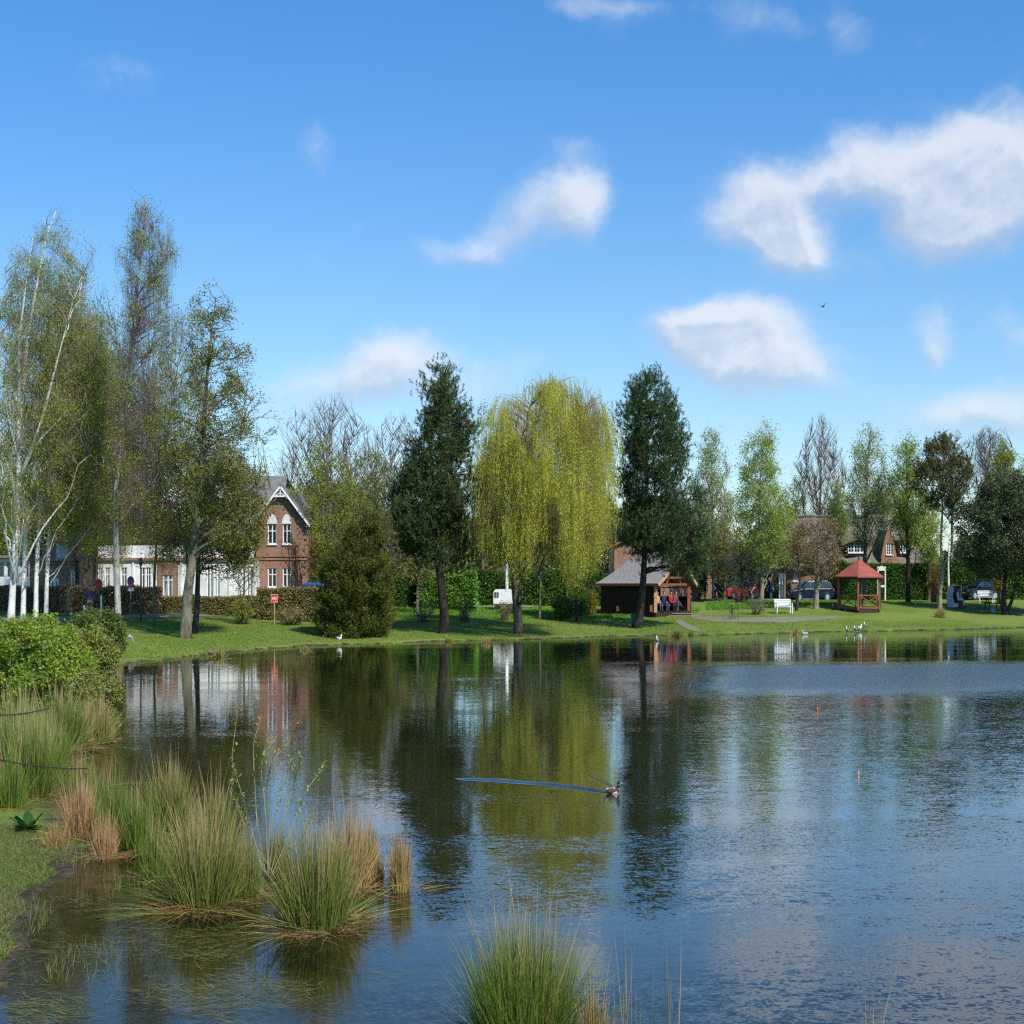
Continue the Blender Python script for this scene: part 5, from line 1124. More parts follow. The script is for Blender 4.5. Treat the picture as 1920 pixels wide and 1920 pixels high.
# ------------------------------------------------------------------ wooden shelter
def shelter():
    z0 = 1.05; Ya, Yb, Yc = 99.5, 96.0, 100.0
    X = lambda p, Y: (p-960)*Y/F
    A = np.array([X(1127, Ya), Ya]); B = np.array([X(1229, Yb), Yb]); Cc = np.array([X(1296, Yc), Yc]); D = A+Cc-B
    zt = CH-(1093-H0)*Yb/F; zr = CH-(1034-H0)*97.5/F
    b = np.array([B[0], B[1], z0]); r = thing('shelter', 'open wooden park shelter with grey shingle roof and steps', 'shelter', b)
    lerp = lambda p, q, t: p+(q-p)*t
    v3 = lambda p, z: (p[0], p[1], z)
    g = Geo(); g.add([v3(A, z0-.6), v3(B, z0-.6), v3(Cc, z0-.6), v3(D, z0-.6), v3(A, z0+.02), v3(B, z0+.02), v3(Cc, z0+.02), v3(D, z0+.02)], [(4,5,6,7),(0,1,5,4),(1,2,6,5),(2,3,7,6),(3,0,4,7)]); g.build('floor', WOOD_DK, r, loc=b)
    g = Geo()       # boarded long wall and back wall, real boards
    nb = 34
    for i in range(nb):
        p = lerp(A, B, (i+.5)/nb*.93); ang = math.atan2(B[1]-A[1], B[0]-A[0]); g.box((p[0], p[1]+.02*(i % 2), (z0+zt)/2), (np.linalg.norm(B-A)*.93/nb*1.02, .04, zt-z0), ang)
    nb = 26
    for i in range(nb):
        p = lerp(A, D, (i+.5)/nb); ang = math.atan2(D[1]-A[1], D[0]-A[0]); g.box((p[0], p[1]+.01*(i % 2), (z0+zt)/2), (np.linalg.norm(D-A)/nb*1.02, .04, zt-z0), ang)
    for i in range(30):        # rear wall only up to rail height on the open half
        t = (i+.5)/30; p = lerp(D, Cc, t); hz = zt if t < .45 else z0+.95; ang = math.atan2(Cc[1]-D[1], Cc[0]-D[0]); g.box((p[0], p[1]+.01*(i % 2), (z0+hz)/2), (np.linalg.norm(Cc-D)/30*1.02, .04, hz-z0), ang)
    g.build('wall', WOOD_DK, r, loc=b)
    g = Geo(); nrm = np.array([-(B-A)[1], (B-A)[0]]); nrm = nrm/np.linalg.norm(nrm)
    for t, hh in ((.34, .35), (.97, .42)):
        p = lerp(A, B, t)-nrm*.09; g.box((p[0], p[1], z0+hh/2+.05), (.22 if t < .5 else .38, .06, hh))
    g.build('plinth_board', WOOD_RED, r, loc=b)
    for p in (B, lerp(B, Cc, .93)):
        g = Geo(); g.box((p[0], p[1], (z0+zt)/2), (.20, .22, zt-z0)); g.box((p[0], p[1], zt-.9), (.26, .28, .06)); g.build('post', WOOD_LT if p is B else WOOD_RED, r, loc=b)
    for t in (.36, .62):
        p = lerp(lerp(B, Cc, t), lerp(A, D, t), .45); g = Geo(); g.box((p[0], p[1], (z0+zt)/2), (.14, .16, zt-z0)); g.build('post', WOOD_DK, r, loc=b)
    # roof: hip on the far left end, gable with verge over the open end
    e = .38; d1 = (B-A)/np.linalg.norm(B-A); d2 = (Cc-B)/np.linalg.norm(Cc-B)
    A_ = A-d1*e-d2*e*.6; B_ = B+d1*e*.9-d2*e*.6; C_ = Cc+d1*e*.9+d2*e*.6; D_ = D-d1*e+d2*e*.6
    M1 = lerp(B_, C_, .5); M0 = lerp(A_, D_, .5); R1 = M1+d1*.25; R0 = lerp(M0, M1, .36)
    g = Geo()
    def curved(P, Q, P2, Q2, n=9):       # slope with a slight bell-cast; P,Q eave, P2,Q2 ridge
        rows = []
        for i in range(n+1):
            t = i/n; z = (zt-.02)+(zr-zt)*(t**1.18); rows.append([v3(lerp(P, P2, t), z), v3(lerp(Q, Q2, t), z)])
        m = 14
        V_ = [tuple(np.array(a)+(np.array(c)-np.array(a))*k/m) for a, c in rows for k in range(m+1)]
        i = (np.arange(n)[:, None]*(m+1)+np.arange(m)[None]).ravel(); Fc = np.stack([i, i+1, i+m+2, i+m+1], 1)
        g.add(V_, Fc, 0); g.add(np.array(V_)-np.array([0, 0, .14]), Fc[:, ::-1], 0); k = np.arange(m); g.add(V_[:m+1]+[(a, c, z-.14) for a, c, z in V_[:m+1]], np.stack([k+m+1, k+m+2, k+1, k], 1), 0)
        E = [V_[j*(m+1)+m] for j in range(n+1)]; k = np.arange(n); g.add(E+[(a, c, z-.14) for a, c, z in E], np.stack([k, k+n+1, k+n+2, k+1], 1), 0)
    curved(A_, B_, R0, R1); curved(C_, D_, R1, R0); curved(D_, A_, R0, R0)
    g.build('roof', SHINGLE, r, loc=b)
    g = Geo(); g.bar(v3(A_, zt-.12), v3(B_, zt-.12), .08, .14); g.build('eave_board', WOOD_RED, r, loc=b)
    g = Geo()
    for P in (B_, C_):
        pr = None
        for i in range(9):
            t = i/8; q = v3(lerp(P, R1, t)+d1*.04, (zt-.06)+(zr-zt)*(t**1.18)-.07)
            if pr is not None: g.bar(pr, q, .06, .22)
            pr = q
    g.build('verge_board', WOOD_LT, r, loc=b)
    g = Geo()
    for t0, t1, zz in ((.0, 1.0, zt-.10), (.12, .88, zt+.35)): g.bar(v3(lerp(B, Cc, t0), zz), v3(lerp(B, Cc, t1), zz), .12, .14)
    for P, s_ in ((B, 1), (Cc, -1)): g.bar(v3(P, zt-.65), v3(P+d2*s_*.55, zt-.12), .08, .1)
    for t in (.3, .7): g.bar(v3(lerp(B, Cc, t), zt-.1), v3(lerp(B, Cc, .5+(t-.5)*.3), zt+1.1), .07, .09)
    g.build('tie_beam', WOOD_RED, r, loc=b)
    g = Geo(); g.bar(v3(lerp(D, Cc, .45), z0+.98), v3(Cc, z0+.98), .08, .07); g.bar(v3(lerp(D, Cc, .45), z0+1.6), v3(Cc, z0+1.6), .06, .07)
    for t in (.5, .62, .75, .88): g.bar(v3(lerp(D, Cc, t), z0+.95), v3(lerp(D, Cc, t), z0+1.6), .04, .04)
    g.build('rail', WOOD_LT, r, loc=b)
    g = Geo()       # steps down towards the path
    for i in range(4):
        off = -np.array([d2[1], -d2[0]])*0
        q = lerp(B, Cc, .56)+np.array([.12*i, -.35*(i+.6)]); g.box((q[0]+.14*i, q[1], z0-.10-.13*i), (2.1+.14*i, .40, .05), 0); g.box((q[0]+.14*i, q[1]+.12, z0-.18-.13*i), (2.1+.14*i, .10, .11), 0)
    g.build('step', STEPWOOD, r, loc=b)
    g = Geo(); P = lerp(B, Cc, .12)+d1*-.5; Q = lerp(B, Cc, .80)+d1*-.5
    g.bar(v3(P, z0+.45), v3(Q, z0+.45), .36, .05); 
    for t in (.05, .5, .95): g.bar(v3(lerp(P, Q, t), z0), v3(lerp(P, Q, t), z0+.43), .07, .3)
    s2 = thing('wooden_bench', 'plain wooden bench under the shelter roof carrying the seated people', 'bench', v3(P, z0))
    g.build('seat', WOOD_RED, s2, loc=v3(P, z0))
    return P, Q, z0
SHP, SHQ, SHZ = shelter()

# ------------------------------------------------------------------ red-roofed pavilion
def pavilion():
    b = G(1611, 1144); Y = b[1]; s = Y/F; px = lambda p: (p-960)*s; pz = lambda q: CH-(q-H0)*s
    xc = px(1611); zf = pz(1143); b[0] = xc; b[2] = zf
    r = thing('pavilion', 'six-sided garden pavilion with red pyramid roof and braced railings', 'pavilion', b)
    RX = (px(1657)-px(1566))/2; ry = RX*1.35; zE = pz(1081); zT = pz(1048)
    angs = [math.radians(a) for a in (-160, -118, -62, -20, 60, 120)]
    angs = [math.radians(-170+60*i) for i in range(6)]
    C6 = [(xc+RX*.92*math.cos(a), Y+ry*.92*math.sin(a)) for a in angs]; E6 = [(xc+RX*1.10*math.cos(a), Y+ry*1.10*math.sin(a)) for a in angs]
    g = Geo(); V_ = [(x, y, zE) for x, y in E6]+[(xc, Y, zT)]; g.add(V_, [(i, (i+1) % 6, 6) for i in range(6)])
    g.add([(x, y, zE) for x, y in E6]+[(x, y, zE-.09) for x, y in E6]+[(xc, Y, zT-.12)], [(i, i+6, (i+1) % 6+6, (i+1) % 6) for i in range(6)])
    n0 = g.n; g.f.append((np.array([((i+1) % 6+6, i+6, 12) for i in range(6)])+g.n-13, 0, False))
    g.build('roof', ROOF_RED, r, loc=b)
    g = Geo(); g.ell((xc, Y, zT+.05), (.09, .09, .14)); g.build('finial', WOOD_RED, r, loc=b)
    g = Geo(); n = 6; V_ = [(x, y, z) for z in (zf-.25, zf+.05) for x, y in C6]; g.add(V_, [tuple(range(6, 12))]); g.f.append((np.array([(i, (i+1) % 6, (i+1) % 6+6, i+6) for i in range(6)])+g.n-12, 0, False)); g.build('floor', WOOD_DK, r, loc=b)
    for x, y in C6:
        g = Geo(); g.box((x, y, (zf+zE)/2), (.12, .14, zE-zf)); g.build('post', WOOD_RED if y < Y else WOOD_DK, r, loc=b)  # rear posts coloured darker: shade under the roof put into the timber
    zr = zf+1.02
    for i in range(6):
        if i == 4: continue
        p, q = np.array(C6[i]), np.array(C6[(i+1) % 6]); g = Geo()
        v = lambda t, z: (*(p+(q-p)*t), z)
        g.bar(v(.04, zr), v(.96, zr), .07, .08); g.bar(v(.04, zf+.16), v(.96, zf+.16), .06, .08); g.bar(v(.05, zr), v(.95, zf+.18), .05, .06); g.bar(v(.95, zr), v(.05, zf+.18), .05, .06); g.bar(v(.12, zr), v(.12, zf+.16), .05); g.bar(v(.88, zr), v(.88, zf+.16), .05)
        front = (p[1]+q[1])/2 < Y; g.build('railing', WOOD_LT if i in (2,) else (WOOD_RED if front else BLACKM), r, loc=b)  # rear railings coloured near black to look shaded, same timber as the front
    g = Geo()
    for i in range(6):
        p, q = C6[i], C6[(i+1) % 6]; g.bar((*p, zE-.14), (*q, zE-.14), .08, .12)
    g.build('ring_beam', WOOD_DK, r, loc=b)
    g = Geo(); g.tube([(px(1622), Y+1.2, zf), (px(1622), Y+1.2, pz(1083))], .07, 10); g.build('inner_pole', GREYM, r, loc=b)
pavilion()

# ------------------------------------------------------------------ stone wall of separate boulders
def stone_wall(name, label, pts, h, Y=None):
    P = [G(*p) for p in pts]; b = P[0]; r = thing(name, label, 'wall', b)
    g = Geo(); core = Geo()
    for a, c in zip(P[:-1], P[1:]):
        L = np.linalg.norm((c-a)[:2]); n = int(L/.17)
        core.bar(a+np.array([0, .25, h*.4]), c+np.array([0, .25, h*.4]), .3, h*.9)
        for row in range(4):
            for i in range(n):
                q = a+(c-a)*((i+.5*(row % 2)+rng.uniform(-.2, .2))/n); z = gz1(q[0], q[1])+h*(row+.5)/4
                k = rng.uniform(.8, 1.35); M = np.linalg.qr(rng.normal(size=(3, 3)))[0]
                v = len(g.v); g.ell((q[0], q[1]+rng.uniform(-.05, .08), z), (.11*k, .16*k, .13*k), 6, M=M)
                g.v[v] += rng.normal(0, .012, g.v[v].shape)
    for v in g.f: pass
    g.build('boulders', STONE, r, loc=b); core.build('core', mat('earth_core', (.08, .065, .05), .9), r, loc=b)
stone_wall('field_stone_wall', 'long low wall of pale field stones behind the pavilion', [(1588,1122.5),(1612,1119),(1640,1118),(1700,1119.5),(1760,1121),(1800,1122)], .80)
stone_wall('field_stone_wall', 'short shaded stone wall left of the dark car', [(1298,1120),(1345,1120.5),(1410,1121),(1478,1121)], .75)
# ------------------------------------------------------------------ squeezed-width helper: everything in the picture is two thirds as wide as tall
KX = 0.67
def placed(g, name, mats, root, b, rz=0.0):
    """g holds local coordinates (x right, y away); turned by rz, narrowed in x, set at b"""
    ca, sa = math.cos(rz), math.sin(rz)
    for i, v in enumerate(g.v):
        x = v[:, 0]*ca-v[:, 1]*sa; y = v[:, 0]*sa+v[:, 1]*ca
        g.v[i] = np.stack([x*KX, y, v[:, 2]], 1)
    return g.build(name, mats, root)
def bench(b, label, rz, W_=1.75, group='white park benches'):
    r = thing('park_bench', label, 'bench', b, group)
    g = Geo()
    for i in range(4): g.box((0, -.06-.115*i, .44), (W_, .09, .035))
    placed(g, 'seat', WHITE, r, b, rz)
    g = Geo(); M = [[1, 0, 0], [0, 1, .22], [0, 0, 1]]
    for i in range(4): g.box((0, .10+.03*i, .56+.115*i), (W_, .03, .085))
    placed(g, 'backrest', WHITE, r, b, rz)
    for sx in (-1, 1):
        for y0, y1, z1 in ((-.42, -.42, .64), (.05, .16, .94)):
            g = Geo(); g.bar((sx*(W_/2-.08), y0, 0), (sx*(W_/2-.08), y1, z1), .07, .07); placed(g, 'leg', WHITE, r, b, rz)
        g = Geo(); g.bar((sx*(W_/2-.08), -.46, .66), (sx*(W_/2-.08), .10, .66), .07, .05); placed(g, 'armrest', WHITE, r, b, rz)
    return r
bench(G(1468, 1150), 'white slatted bench beside the gravel path with its left end nearer', .16)
bench(G(1848, 1130), 'white slatted bench behind the picnic table under the oak', -.12)
def picnic():
    b = G(1862, 1142); r = thing('picnic_table', 'dark brown picnic table beside the oak trunks', 'table', b)
    g = Geo()
    for i in range(5): g.box((0, -.32+.16*i, .74), (1.8, .14, .04))
    placed(g, 'tabletop', WOOD_DK, r, b)
    for sy in (-1, 1):
        g = Geo()
        for k in (0, 1): g.box((0, sy*(.62+.14*k), .44), (1.8, .12, .04))
        placed(g, 'seat', WOOD_DK, r, b)
    for sx in (-.62, .62):
        g = Geo()
        for sy in (-1, 1): g.bar((sx, sy*.62, 0), (sx, sy*.22, .72), .09, .05)
        g.bar((sx, -.78, .40), (sx, .78, .40), .09, .05); placed(g, 'leg_frame', WOOD_DK, r, b)
picnic()
def suv(b, label, rz, paint, L=4.4, H=1.68, name='parked_car', wide=1.75, flip=1):
    r = thing(name, label, 'car', b, 'cars parked behind the lawn')
    h = L/2; f = flip
    body = [(-h,.35),(-h+.03,.62),(-h+.10,.84),(-h+.95,.96),(-h+1.25,1.0),(h-.12,1.02),(h-.02,.80),(h,.45),(h-.1,.30),(-h+.1,.26)]
    cab = [(-h+1.05,.98),(-h+1.75,H-.10),(-h+2.1,H-.02),(h-.75,H),(h-.35,H-.12),(h-.10,1.01)]
    def prism(g, pr, w0, w1, m=0, zsplit=None):
        n = len(pr); V_ = [(x*f, -w0/2 if z < 1.05 else -w1/2, z) for x, z in pr]+[(x*f, w0/2 if z < 1.05 else w1/2, z) for x, z in pr]
        g.add(V_, [tuple(range(n))], m); g.f.append((np.array([tuple(range(2*n-1, n-1, -1))])+g.n-2*n, m, False)); g.f.append((np.array([(i, i+n, (i+1) % n+n, (i+1) % n) for i in range(n)])+g.n-2*n, m, False))
    g = Geo(); prism(g, body, wide, wide); prism(g, cab, wide-.02, wide-.42)
    for x in (-h+.85, h-.85): 
        for sy in (-1, 1): g.tube([(x*f, sy*(wide/2-.12), .36), (x*f, sy*(wide/2+.015), .36)], [.43, .43], 18, 1)
    o = placed(g, 'body', [paint, BLACK], r, b, rz)
    bv = o.modifiers.new('soft_edges', 'BEVEL'); bv.width = .05; bv.segments = 2; bv.limit_method = 'ANGLE'; bv.angle_limit = .6
    for sy in (-1, 1):
        for xa, xb_, xc, xd in ((-h+1.28, -h+1.78, -h+2.2, -h+2.2), (-h+2.28, -h+2.28, h-1.35, h-1.35), (h-1.28, h-1.28, h-.62, h-.42)):
            y0 = sy*(wide/2-.01+.006); y1 = sy*(wide/2-.175)
            z0, z1 = 1.06, H-.14; yy = lambda z: sy*((wide-.02)/2-(z-.98)/(H-.98)*.20+.012)
            g = Geo(); g.add([(xa*f, yy(z0), z0), (xd*f, yy(z0), z0), (xc*f, yy(z1), z1), (xb_*f, yy(z1), z1)], [(0, 1, 2, 3)]); placed(g, 'side_window', GLASS, r, b, rz)
    g = Geo(); g.add([(f*(-h+1.10), -wide/2+.12, 1.04), (f*(-h+1.10), wide/2-.12, 1.04), (f*(-h+1.72), wide/2-.25, H-.13), (f*(-h+1.72), -wide/2+.25, H-.13)], [(0, 1, 2, 3)])
    g.v[-1][:, 0] -= f*.03; g.v[-1][:, 2] += .01; placed(g, 'windscreen', GLASS, r, b, rz)
    for x in (-h+.85, h-.85):
        for sy in (-1, 1):
            g = Geo(); g.tube([(x*f, sy*(wide/2-.20), .34), (x*f, sy*(wide/2+.03), .34)], .34, 20); wo = placed(g, 'wheel', BLACK, r, b, rz)
            g = Geo(); g.tube([(x*f, sy*(wide/2+.02), .34), (x*f, sy*(wide/2+.045), .34)], .22, 16); placed(g, 'rim', CHROME, wo, b, rz)
    for sy in (-1, 1):
        g = Geo(); g.ell((f*(-h+.09), sy*(wide/2-.24), .72), (.10, .17, .09), 10); placed(g, 'headlight', CHROME, r, b, rz)
        g = Geo(); g.box((f*(h-.06), sy*(wide/2-.10), .88), (.10, .18, .26)); placed(g, 'tail_light', REDP, r, b, rz)
        g = Geo(); g.box((f*(-h+1.45), sy*(wide/2+.10), 1.05), (.12, .16, .12)); placed(g, 'wing_mirror', paint, r, b, rz)
        g = Geo(); g.bar((f*(-h+2.1), sy*(wide/2-.30), H+.05), (f*(h-.7), sy*(wide/2-.30), H+.05), .04, .03); placed(g, 'roof_rail', BLACKM, r, b, rz)
    g = Geo(); g.box((f*(-h-.005), 0, .58), (.04, .52, .11)); placed(g, 'number_plate', WHITE, r, b, rz)
    g = Geo(); g.box((f*(-h+.02), 0, .74), (.05, .8, .14)); placed(g, 'grille', BLACKM, r, b, rz)
    return r
suv(at(1519, 113.0), 'dark navy off-roader facing left behind the pale tree trunk', .12, NAVY, L=5.0, H=1.62)
suv(at(1838, 121.0), 'dark blue off-roader facing left between beach chair and bench', .22, NAVY, L=4.5, H=1.60)
c3 = at(1390, 120.0); suv(c3, 'bright red car half hidden behind bare shrubs and cyclists', .05, REDP, L=3.9, H=1.5)
c4 = at(576, 92.0); c4[2] += .35; suv(c4, 'blue car roof showing above the hedge beside the brick gable', 0.0, BLUEP, L=4.2, H=1.6, flip=1)
def strandkorb():
    b = G(1790, 1139); r = thing('beach_chair', 'white hooded wicker beach chair with dark red lining', 'beach chair', b); rz = .35
    WK = mat('white_wicker', (.72, .72, .74), .6, (.55, .55, .58), 18, .4, 60)
    wd = 1.15
    g = Geo()
    for sy in (-1, 1):       # side cheeks: base and slanted hood; local -y faces the sitter's front
        x = sy*wd/2
        pr = [(.45,0),(-.45,0),(-.45,.62),(-.30,.64),(-.42,1.40),(-.30,1.62),(.12,1.62),(.66,1.02),(.62,.70),(.45,.60)]
        n = len(pr); V_ = [(x-.03, y, z) for y, z in pr]+[(x+.03, y, z) for y, z in pr]
        g.add(V_, [tuple(range(n))]); g.f.append((np.array([tuple(range(2*n-1, n-1, -1))])+g.n-2*n, 0, False)); g.f.append((np.array([(i, (i+1) % n, (i+1) % n+n, i+n) for i in range(n)])+g.n-2*n, 0, False))
    g.box((0, .05, 1.62), (wd+.06, .80, .05)); g.bar((0, .10, 1.61), (0, .66, 1.04), wd, .05); g.bar((0, .66, 1.04), (0, .46, .10), wd, .05)
    placed(g, 'hood', WK, r, b, rz)
    g = Geo(); g.box((0, -.02, .42), (wd-.1, .78, .14)); placed(g, 'seat', MAROON, r, b, rz)
    g = Geo(); g.bar((0, .28, .5), (0, .52, 1.15), wd-.12, .08); g.box((0, .10, 1.50), (wd-.12, .6, .1)); placed(g, 'lining', MAROON, r, b, rz)
    g = Geo(); g.box((0, -.30, .20), (wd-.1, .06, .38)); placed(g, 'base', WK, r, b, rz)
    return b, rz
SKB, SKR = strandkorb()
# small furniture
def bin_(b, label, m, name='litter_bin', cat='bin', h=.62, rr=.2, w2=.16):
    r = thing(name, label, cat, b); g = Geo(); g.tube([(0, 0, 0), (0, 0, h)], [w2, rr], 14); placed(g, 'body', m, r, b)
    g = Geo(); g.tube([(0, 0, h), (0, 0, h+.03), (0, 0, h+.08)], [rr+.02, rr+.02, rr*.6], 14); placed(g, 'lid', m, r, b)
bin_(G(1187, 1176), 'small teal litter bin at the foot of the pine by the shelter', TEAL, h=.7)
bin_(G(1861, 1150), 'round grey-white bin in front of the picnic table', GREYM, h=.35, rr=.26, w2=.28)
def bollard(b, label, m, h=.6, bent=False):
    r = thing('garden_lamp', label, 'lamp', b, 'small lamps on the lawn'); g = Geo()
    if bent: g.tube([(0, 0, 0), (0, 0, h*.7), (-.05, 0, h*.9), (-.14, 0, h)], .035, 8)
    else: g.tube([(0, 0, 0), (0, 0, h)], .045, 8)
    placed(g, 'post', m, r, b); g = Geo()
    if bent: g.ell((-.20, 0, h-.02), (.12, .12, .09), 12)
    else: g.tube([(0, 0, h), (0, 0, h+.12)], [.06, .07], 10)
    placed(g, 'lamp_head', GREYM if bent else m, r, b)
bollard(G(249, 1211), 'small grey lawn lamp with bent neck beside the tallest birch', GREYM, .42, True)
bollard(G(1717, 1140), 'short dark post lamp on the lawn right of the pavilion', mat('dark_slate_metal', (.04, .06, .08), .4), .45)
bollard(G(1561, 1145), 'short dark post lamp at the left foot of the pavilion', BLACKM, .5)
def lamp_post(px, Y, top_y, label, m=BLACKM, lantern=True):
    b = at(px, Y); h = CH-(top_y-H0)*Y/F-b[2]; r = thing('street_lamp', label, 'lamp', b); g = Geo(); g.tube([(0, 0, 0), (0, 0, .3), (0, 0, h)], [.09, .07, .05], 10); placed(g, 'post', m, r, b)
    g = Geo(); g.tube([(0, 0, h), (0, 0, h+.1), (0, 0, h+.35), (0, 0, h+.45)], [.06, .12, .17, .04], 8); placed(g, 'lantern', m, r, b)
lamp_post(264, 80.0, 1062, 'thin black lamp post right of the no-parking sign')
def round_sign(px, cy, rad, Y, face, label, back=False):
    b = at(px, Y); s = Y/F; zc = CH-(cy-H0)*s; r = thing('road_sign', label, 'sign', b); g = Geo(); g.tube([(0, .03, 0), (0, .03, zc-b[2]+rad)], .035, 8); placed(g, 'pole', BLACKM if back else GREYM, r, b)
    def disc(g, r0, y, z, n=28): g.add([(r0*math.cos(2*PI*i/n), y, z+r0*math.sin(2*PI*i/n)) for i in range(n)], [tuple(range(n))])
    z = zc-b[2]; g = Geo(); g.tube([(0, -.012, z), (0, .012, z)], rad, 28); o = placed(g, 'plate', face if back else REDSIGN, r, b)
    if not back:
        g = Geo(); g.tube([(0, -.016, z), (0, -.013, z)], rad*.80, 28); placed(g, 'blue_field', BLUESIGN, o, b)
        g = Geo(); c = .707*rad*.84; g.add([(-c-.035, -.018, z+c-.035), (-c+.035, -.018, z+c+.035), (c+.035, -.018, z-c+.035), (c-.035, -.018, z-c-.035)], [(0, 3, 2, 1)]); placed(g, 'slash', REDSIGN, o, b)
        g = Geo(); g.box((0, -.01, z-rad-.16), (rad*1.5, .02, .18)); placed(g, 'lower_plate', WHITE, r, b)
round_sign(245, 1090, .29, 82.0, None, 'blue and red round no-parking sign on a grey pole')
round_sign(185, 1096, .30, 81.0, mat('dark_red_back', (.13, .012, .02), .6), 'dark red round sign seen in shade on a black pole', True)
def white_post(px, Y, top_y, label):
    b = at(px, Y); h = CH-(top_y-H0)*Y/F-b[2]; r = thing('marker_post', label, 'post', b, 'white marker posts by the street'); g = Geo(); g.box((0, 0, h/2), (.12, .09, h)); placed(g, 'post', WHITE, r, b); g = Geo(); g.add([(-.06,-.045,h),(.06,-.045,h),(.06,.045,h),(-.06,.045,h),(0,0,h+.06)], [(0,1,4),(1,2,4),(2,3,4),(3,0,4)]); placed(g, 'cap', WHITE, r, b)
white_post(190, 80.5, 1118, 'slim white marker post under the dark red round sign')
white_post(158, 79.5, 1136, 'short white marker post left of the purple-jacketed walker')
def text_obj(s, size, loc, parent, m, name='lettering', sx=KX):
    cu = bpy.data.curves.new(name, 'FONT'); cu.body = s; cu.size = size; cu.align_x = 'CENTER'; cu.align_y = 'CENTER'; cu.extrude = .004
    o = bpy.data.objects.new(name, cu); COL.objects.link(o); dg = bpy.context.evaluated_depsgraph_get(); me = bpy.data.meshes.new_from_object(o.evaluated_get(dg)); bpy.data.objects.remove(o)
    V_ = np.array([v.co[:] for v in me.vertices]); M = np.stack([V_[:, 0]*sx, -V_[:, 2], V_[:, 1]], 1)+np.array(loc)
    for v, c in zip(me.vertices, M): v.co = c
    me.materials.clear(); me.materials.append(m); me.name = name; o = bpy.data.objects.new(name, me); COL.objects.link(o); o.parent = parent
    return o
def red_sign():
    b = at(514.5, 82.5); r = thing('notice_sign', 'square red notice board on a wooden post by the hedge', 'sign', b); s = b[1]/F; z = CH-(1122-H0)*s-b[2]
    g = Geo(); g.box((0, .04, (z+.2)/2), (.08, .06, z+.2)); placed(g, 'post', WOOD_LT, r, b)
    g = Geo(); g.box((0, 0, z), (.56, .04, .46)); o = placed(g, 'board', REDSIGN, r, b)
    g = Geo(); 
    for dz in (-.215, .215): g.box((0, -.022, z+dz), (.56, .008, .014))
    for dx in (-.272, .272): g.box((dx, -.022, z), (.014, .008, .416))
    placed(g, 'border', WHITE, o, b)
    g = Geo()       # lettering too small to read in the photograph: pale strokes of a word and a small line
    for i in range(5): g.box((-.16+.08*i, -.023, z), (.035, .006, .13)); 
    for i in range(4): g.box((-.12+.08*i, -.023, z+(.04 if i % 2 else -.03)), (.05, .006, .03))
    for i in range(5): g.box((.02+.04*i, -.023, z-.16), (.025, .006, .03))
    placed(g, 'lettering', WHITE, o, b)
red_sign()
def notice_frame():
    b = at(1653, 119.0); s = 119.0/F; h = CH-(1062-H0)*s-b[2]; r = thing('white_notice_board', 'tall white timber frame with boards behind the pavilion roof', 'sign', b)
    for sx in (-1, 1):
        g = Geo(); g.box((sx*.43, 0, h/2), (.13, .1, h)); placed(g, 'post', WHITE, r, b)
    g = Geo(); n = 12; V_ = [(-.43+.86*i/n, d, h-.12+.16*math.sin(PI*i/n)) for d in (-.05, .05) for i in range(n+1)]+[(-.43+.86*i/n, d, h-.34) for d in (-.05, .05) for i in range(n+1)]
    k = np.arange(n); g.add(V_, np.concatenate([np.stack([k, k+2*n+2, k+2*n+3, k+1], 1), np.stack([k+n+1, k+n+2, k+3*n+4, k+3*n+3], 1), np.stack([k, k+1, k+n+2, k+n+1], 1)])); placed(g, 'head_board', WHITE, r, b)
    g = Geo(); g.box((0, 0, h*.42), (.78, .06, .16)); placed(g, 'lower_board', WHITE, r, b)
    g = Geo(); g.box((0, .02, h*.66), (.74, .03, .75)); placed(g, 'panel', BLACKM, r, b)
notice_frame()
def bicycle(b, label, rz, frame=BLACKM, name='bicycle'):
    r = thing(name, label, 'bicycle', b, 'bicycles in the park')
    def ring(x):
        g = Geo(); n = 24; P = np.array([(x+.34*math.cos(2*PI*i/n), 0, .35+.34*math.sin(2*PI*i/n)) for i in range(n+1)]); g.tubes(P[None], np.full((1, n+1), .018), 5, 0, cap=False); w_ = placed(g, 'wheel', BLACK, r, b, rz)
        g = Geo()
        for i in range(10): g.tube([(x, 0, .35), (x+.33*math.cos(2*PI*i/10), 0, .35+.33*math.sin(2*PI*i/10))], .004, 3)
        placed(g, 'spokes', GREYM, w_, b, rz)
    ring(-.54); ring(.54)
    g = Geo(); bb = (0, 0, .30); seat = (.14, 0, .80); head = (-.36, 0, .84)
    for p, q in ((bb, seat), (bb, head), (seat, head), (bb, (.54, 0, .35)), (seat, (.54, 0, .35)), (head, (-.54, 0, .35)), (head, (-.33, 0, .98))): g.tube([p, q], .018, 6)
    placed(g, 'frame', frame, r, b, rz)
    g = Geo(); g.ell((.16, 0, .88), (.13, .07, .04), 10); g.tube([(.14, 0, .8), (.16, 0, .86)], .015, 6); placed(g, 'saddle', BLACK, r, b, rz)
    g = Geo(); g.tube([(-.25, -.28, .98), (-.33, -.22, 1.0), (-.33, .22, 1.0), (-.25, .28, .98)], .014, 6); placed(g, 'handlebar', GREYM, r, b, rz)
    return r
bicycle(G(1372, 1161), 'black bicycle parked end-on beside the gravel path, nearer the shelter', 1.1)
bicycle(G(1384, 1160.5), 'black bicycle standing right against the other one by the gravel path', 1.35)

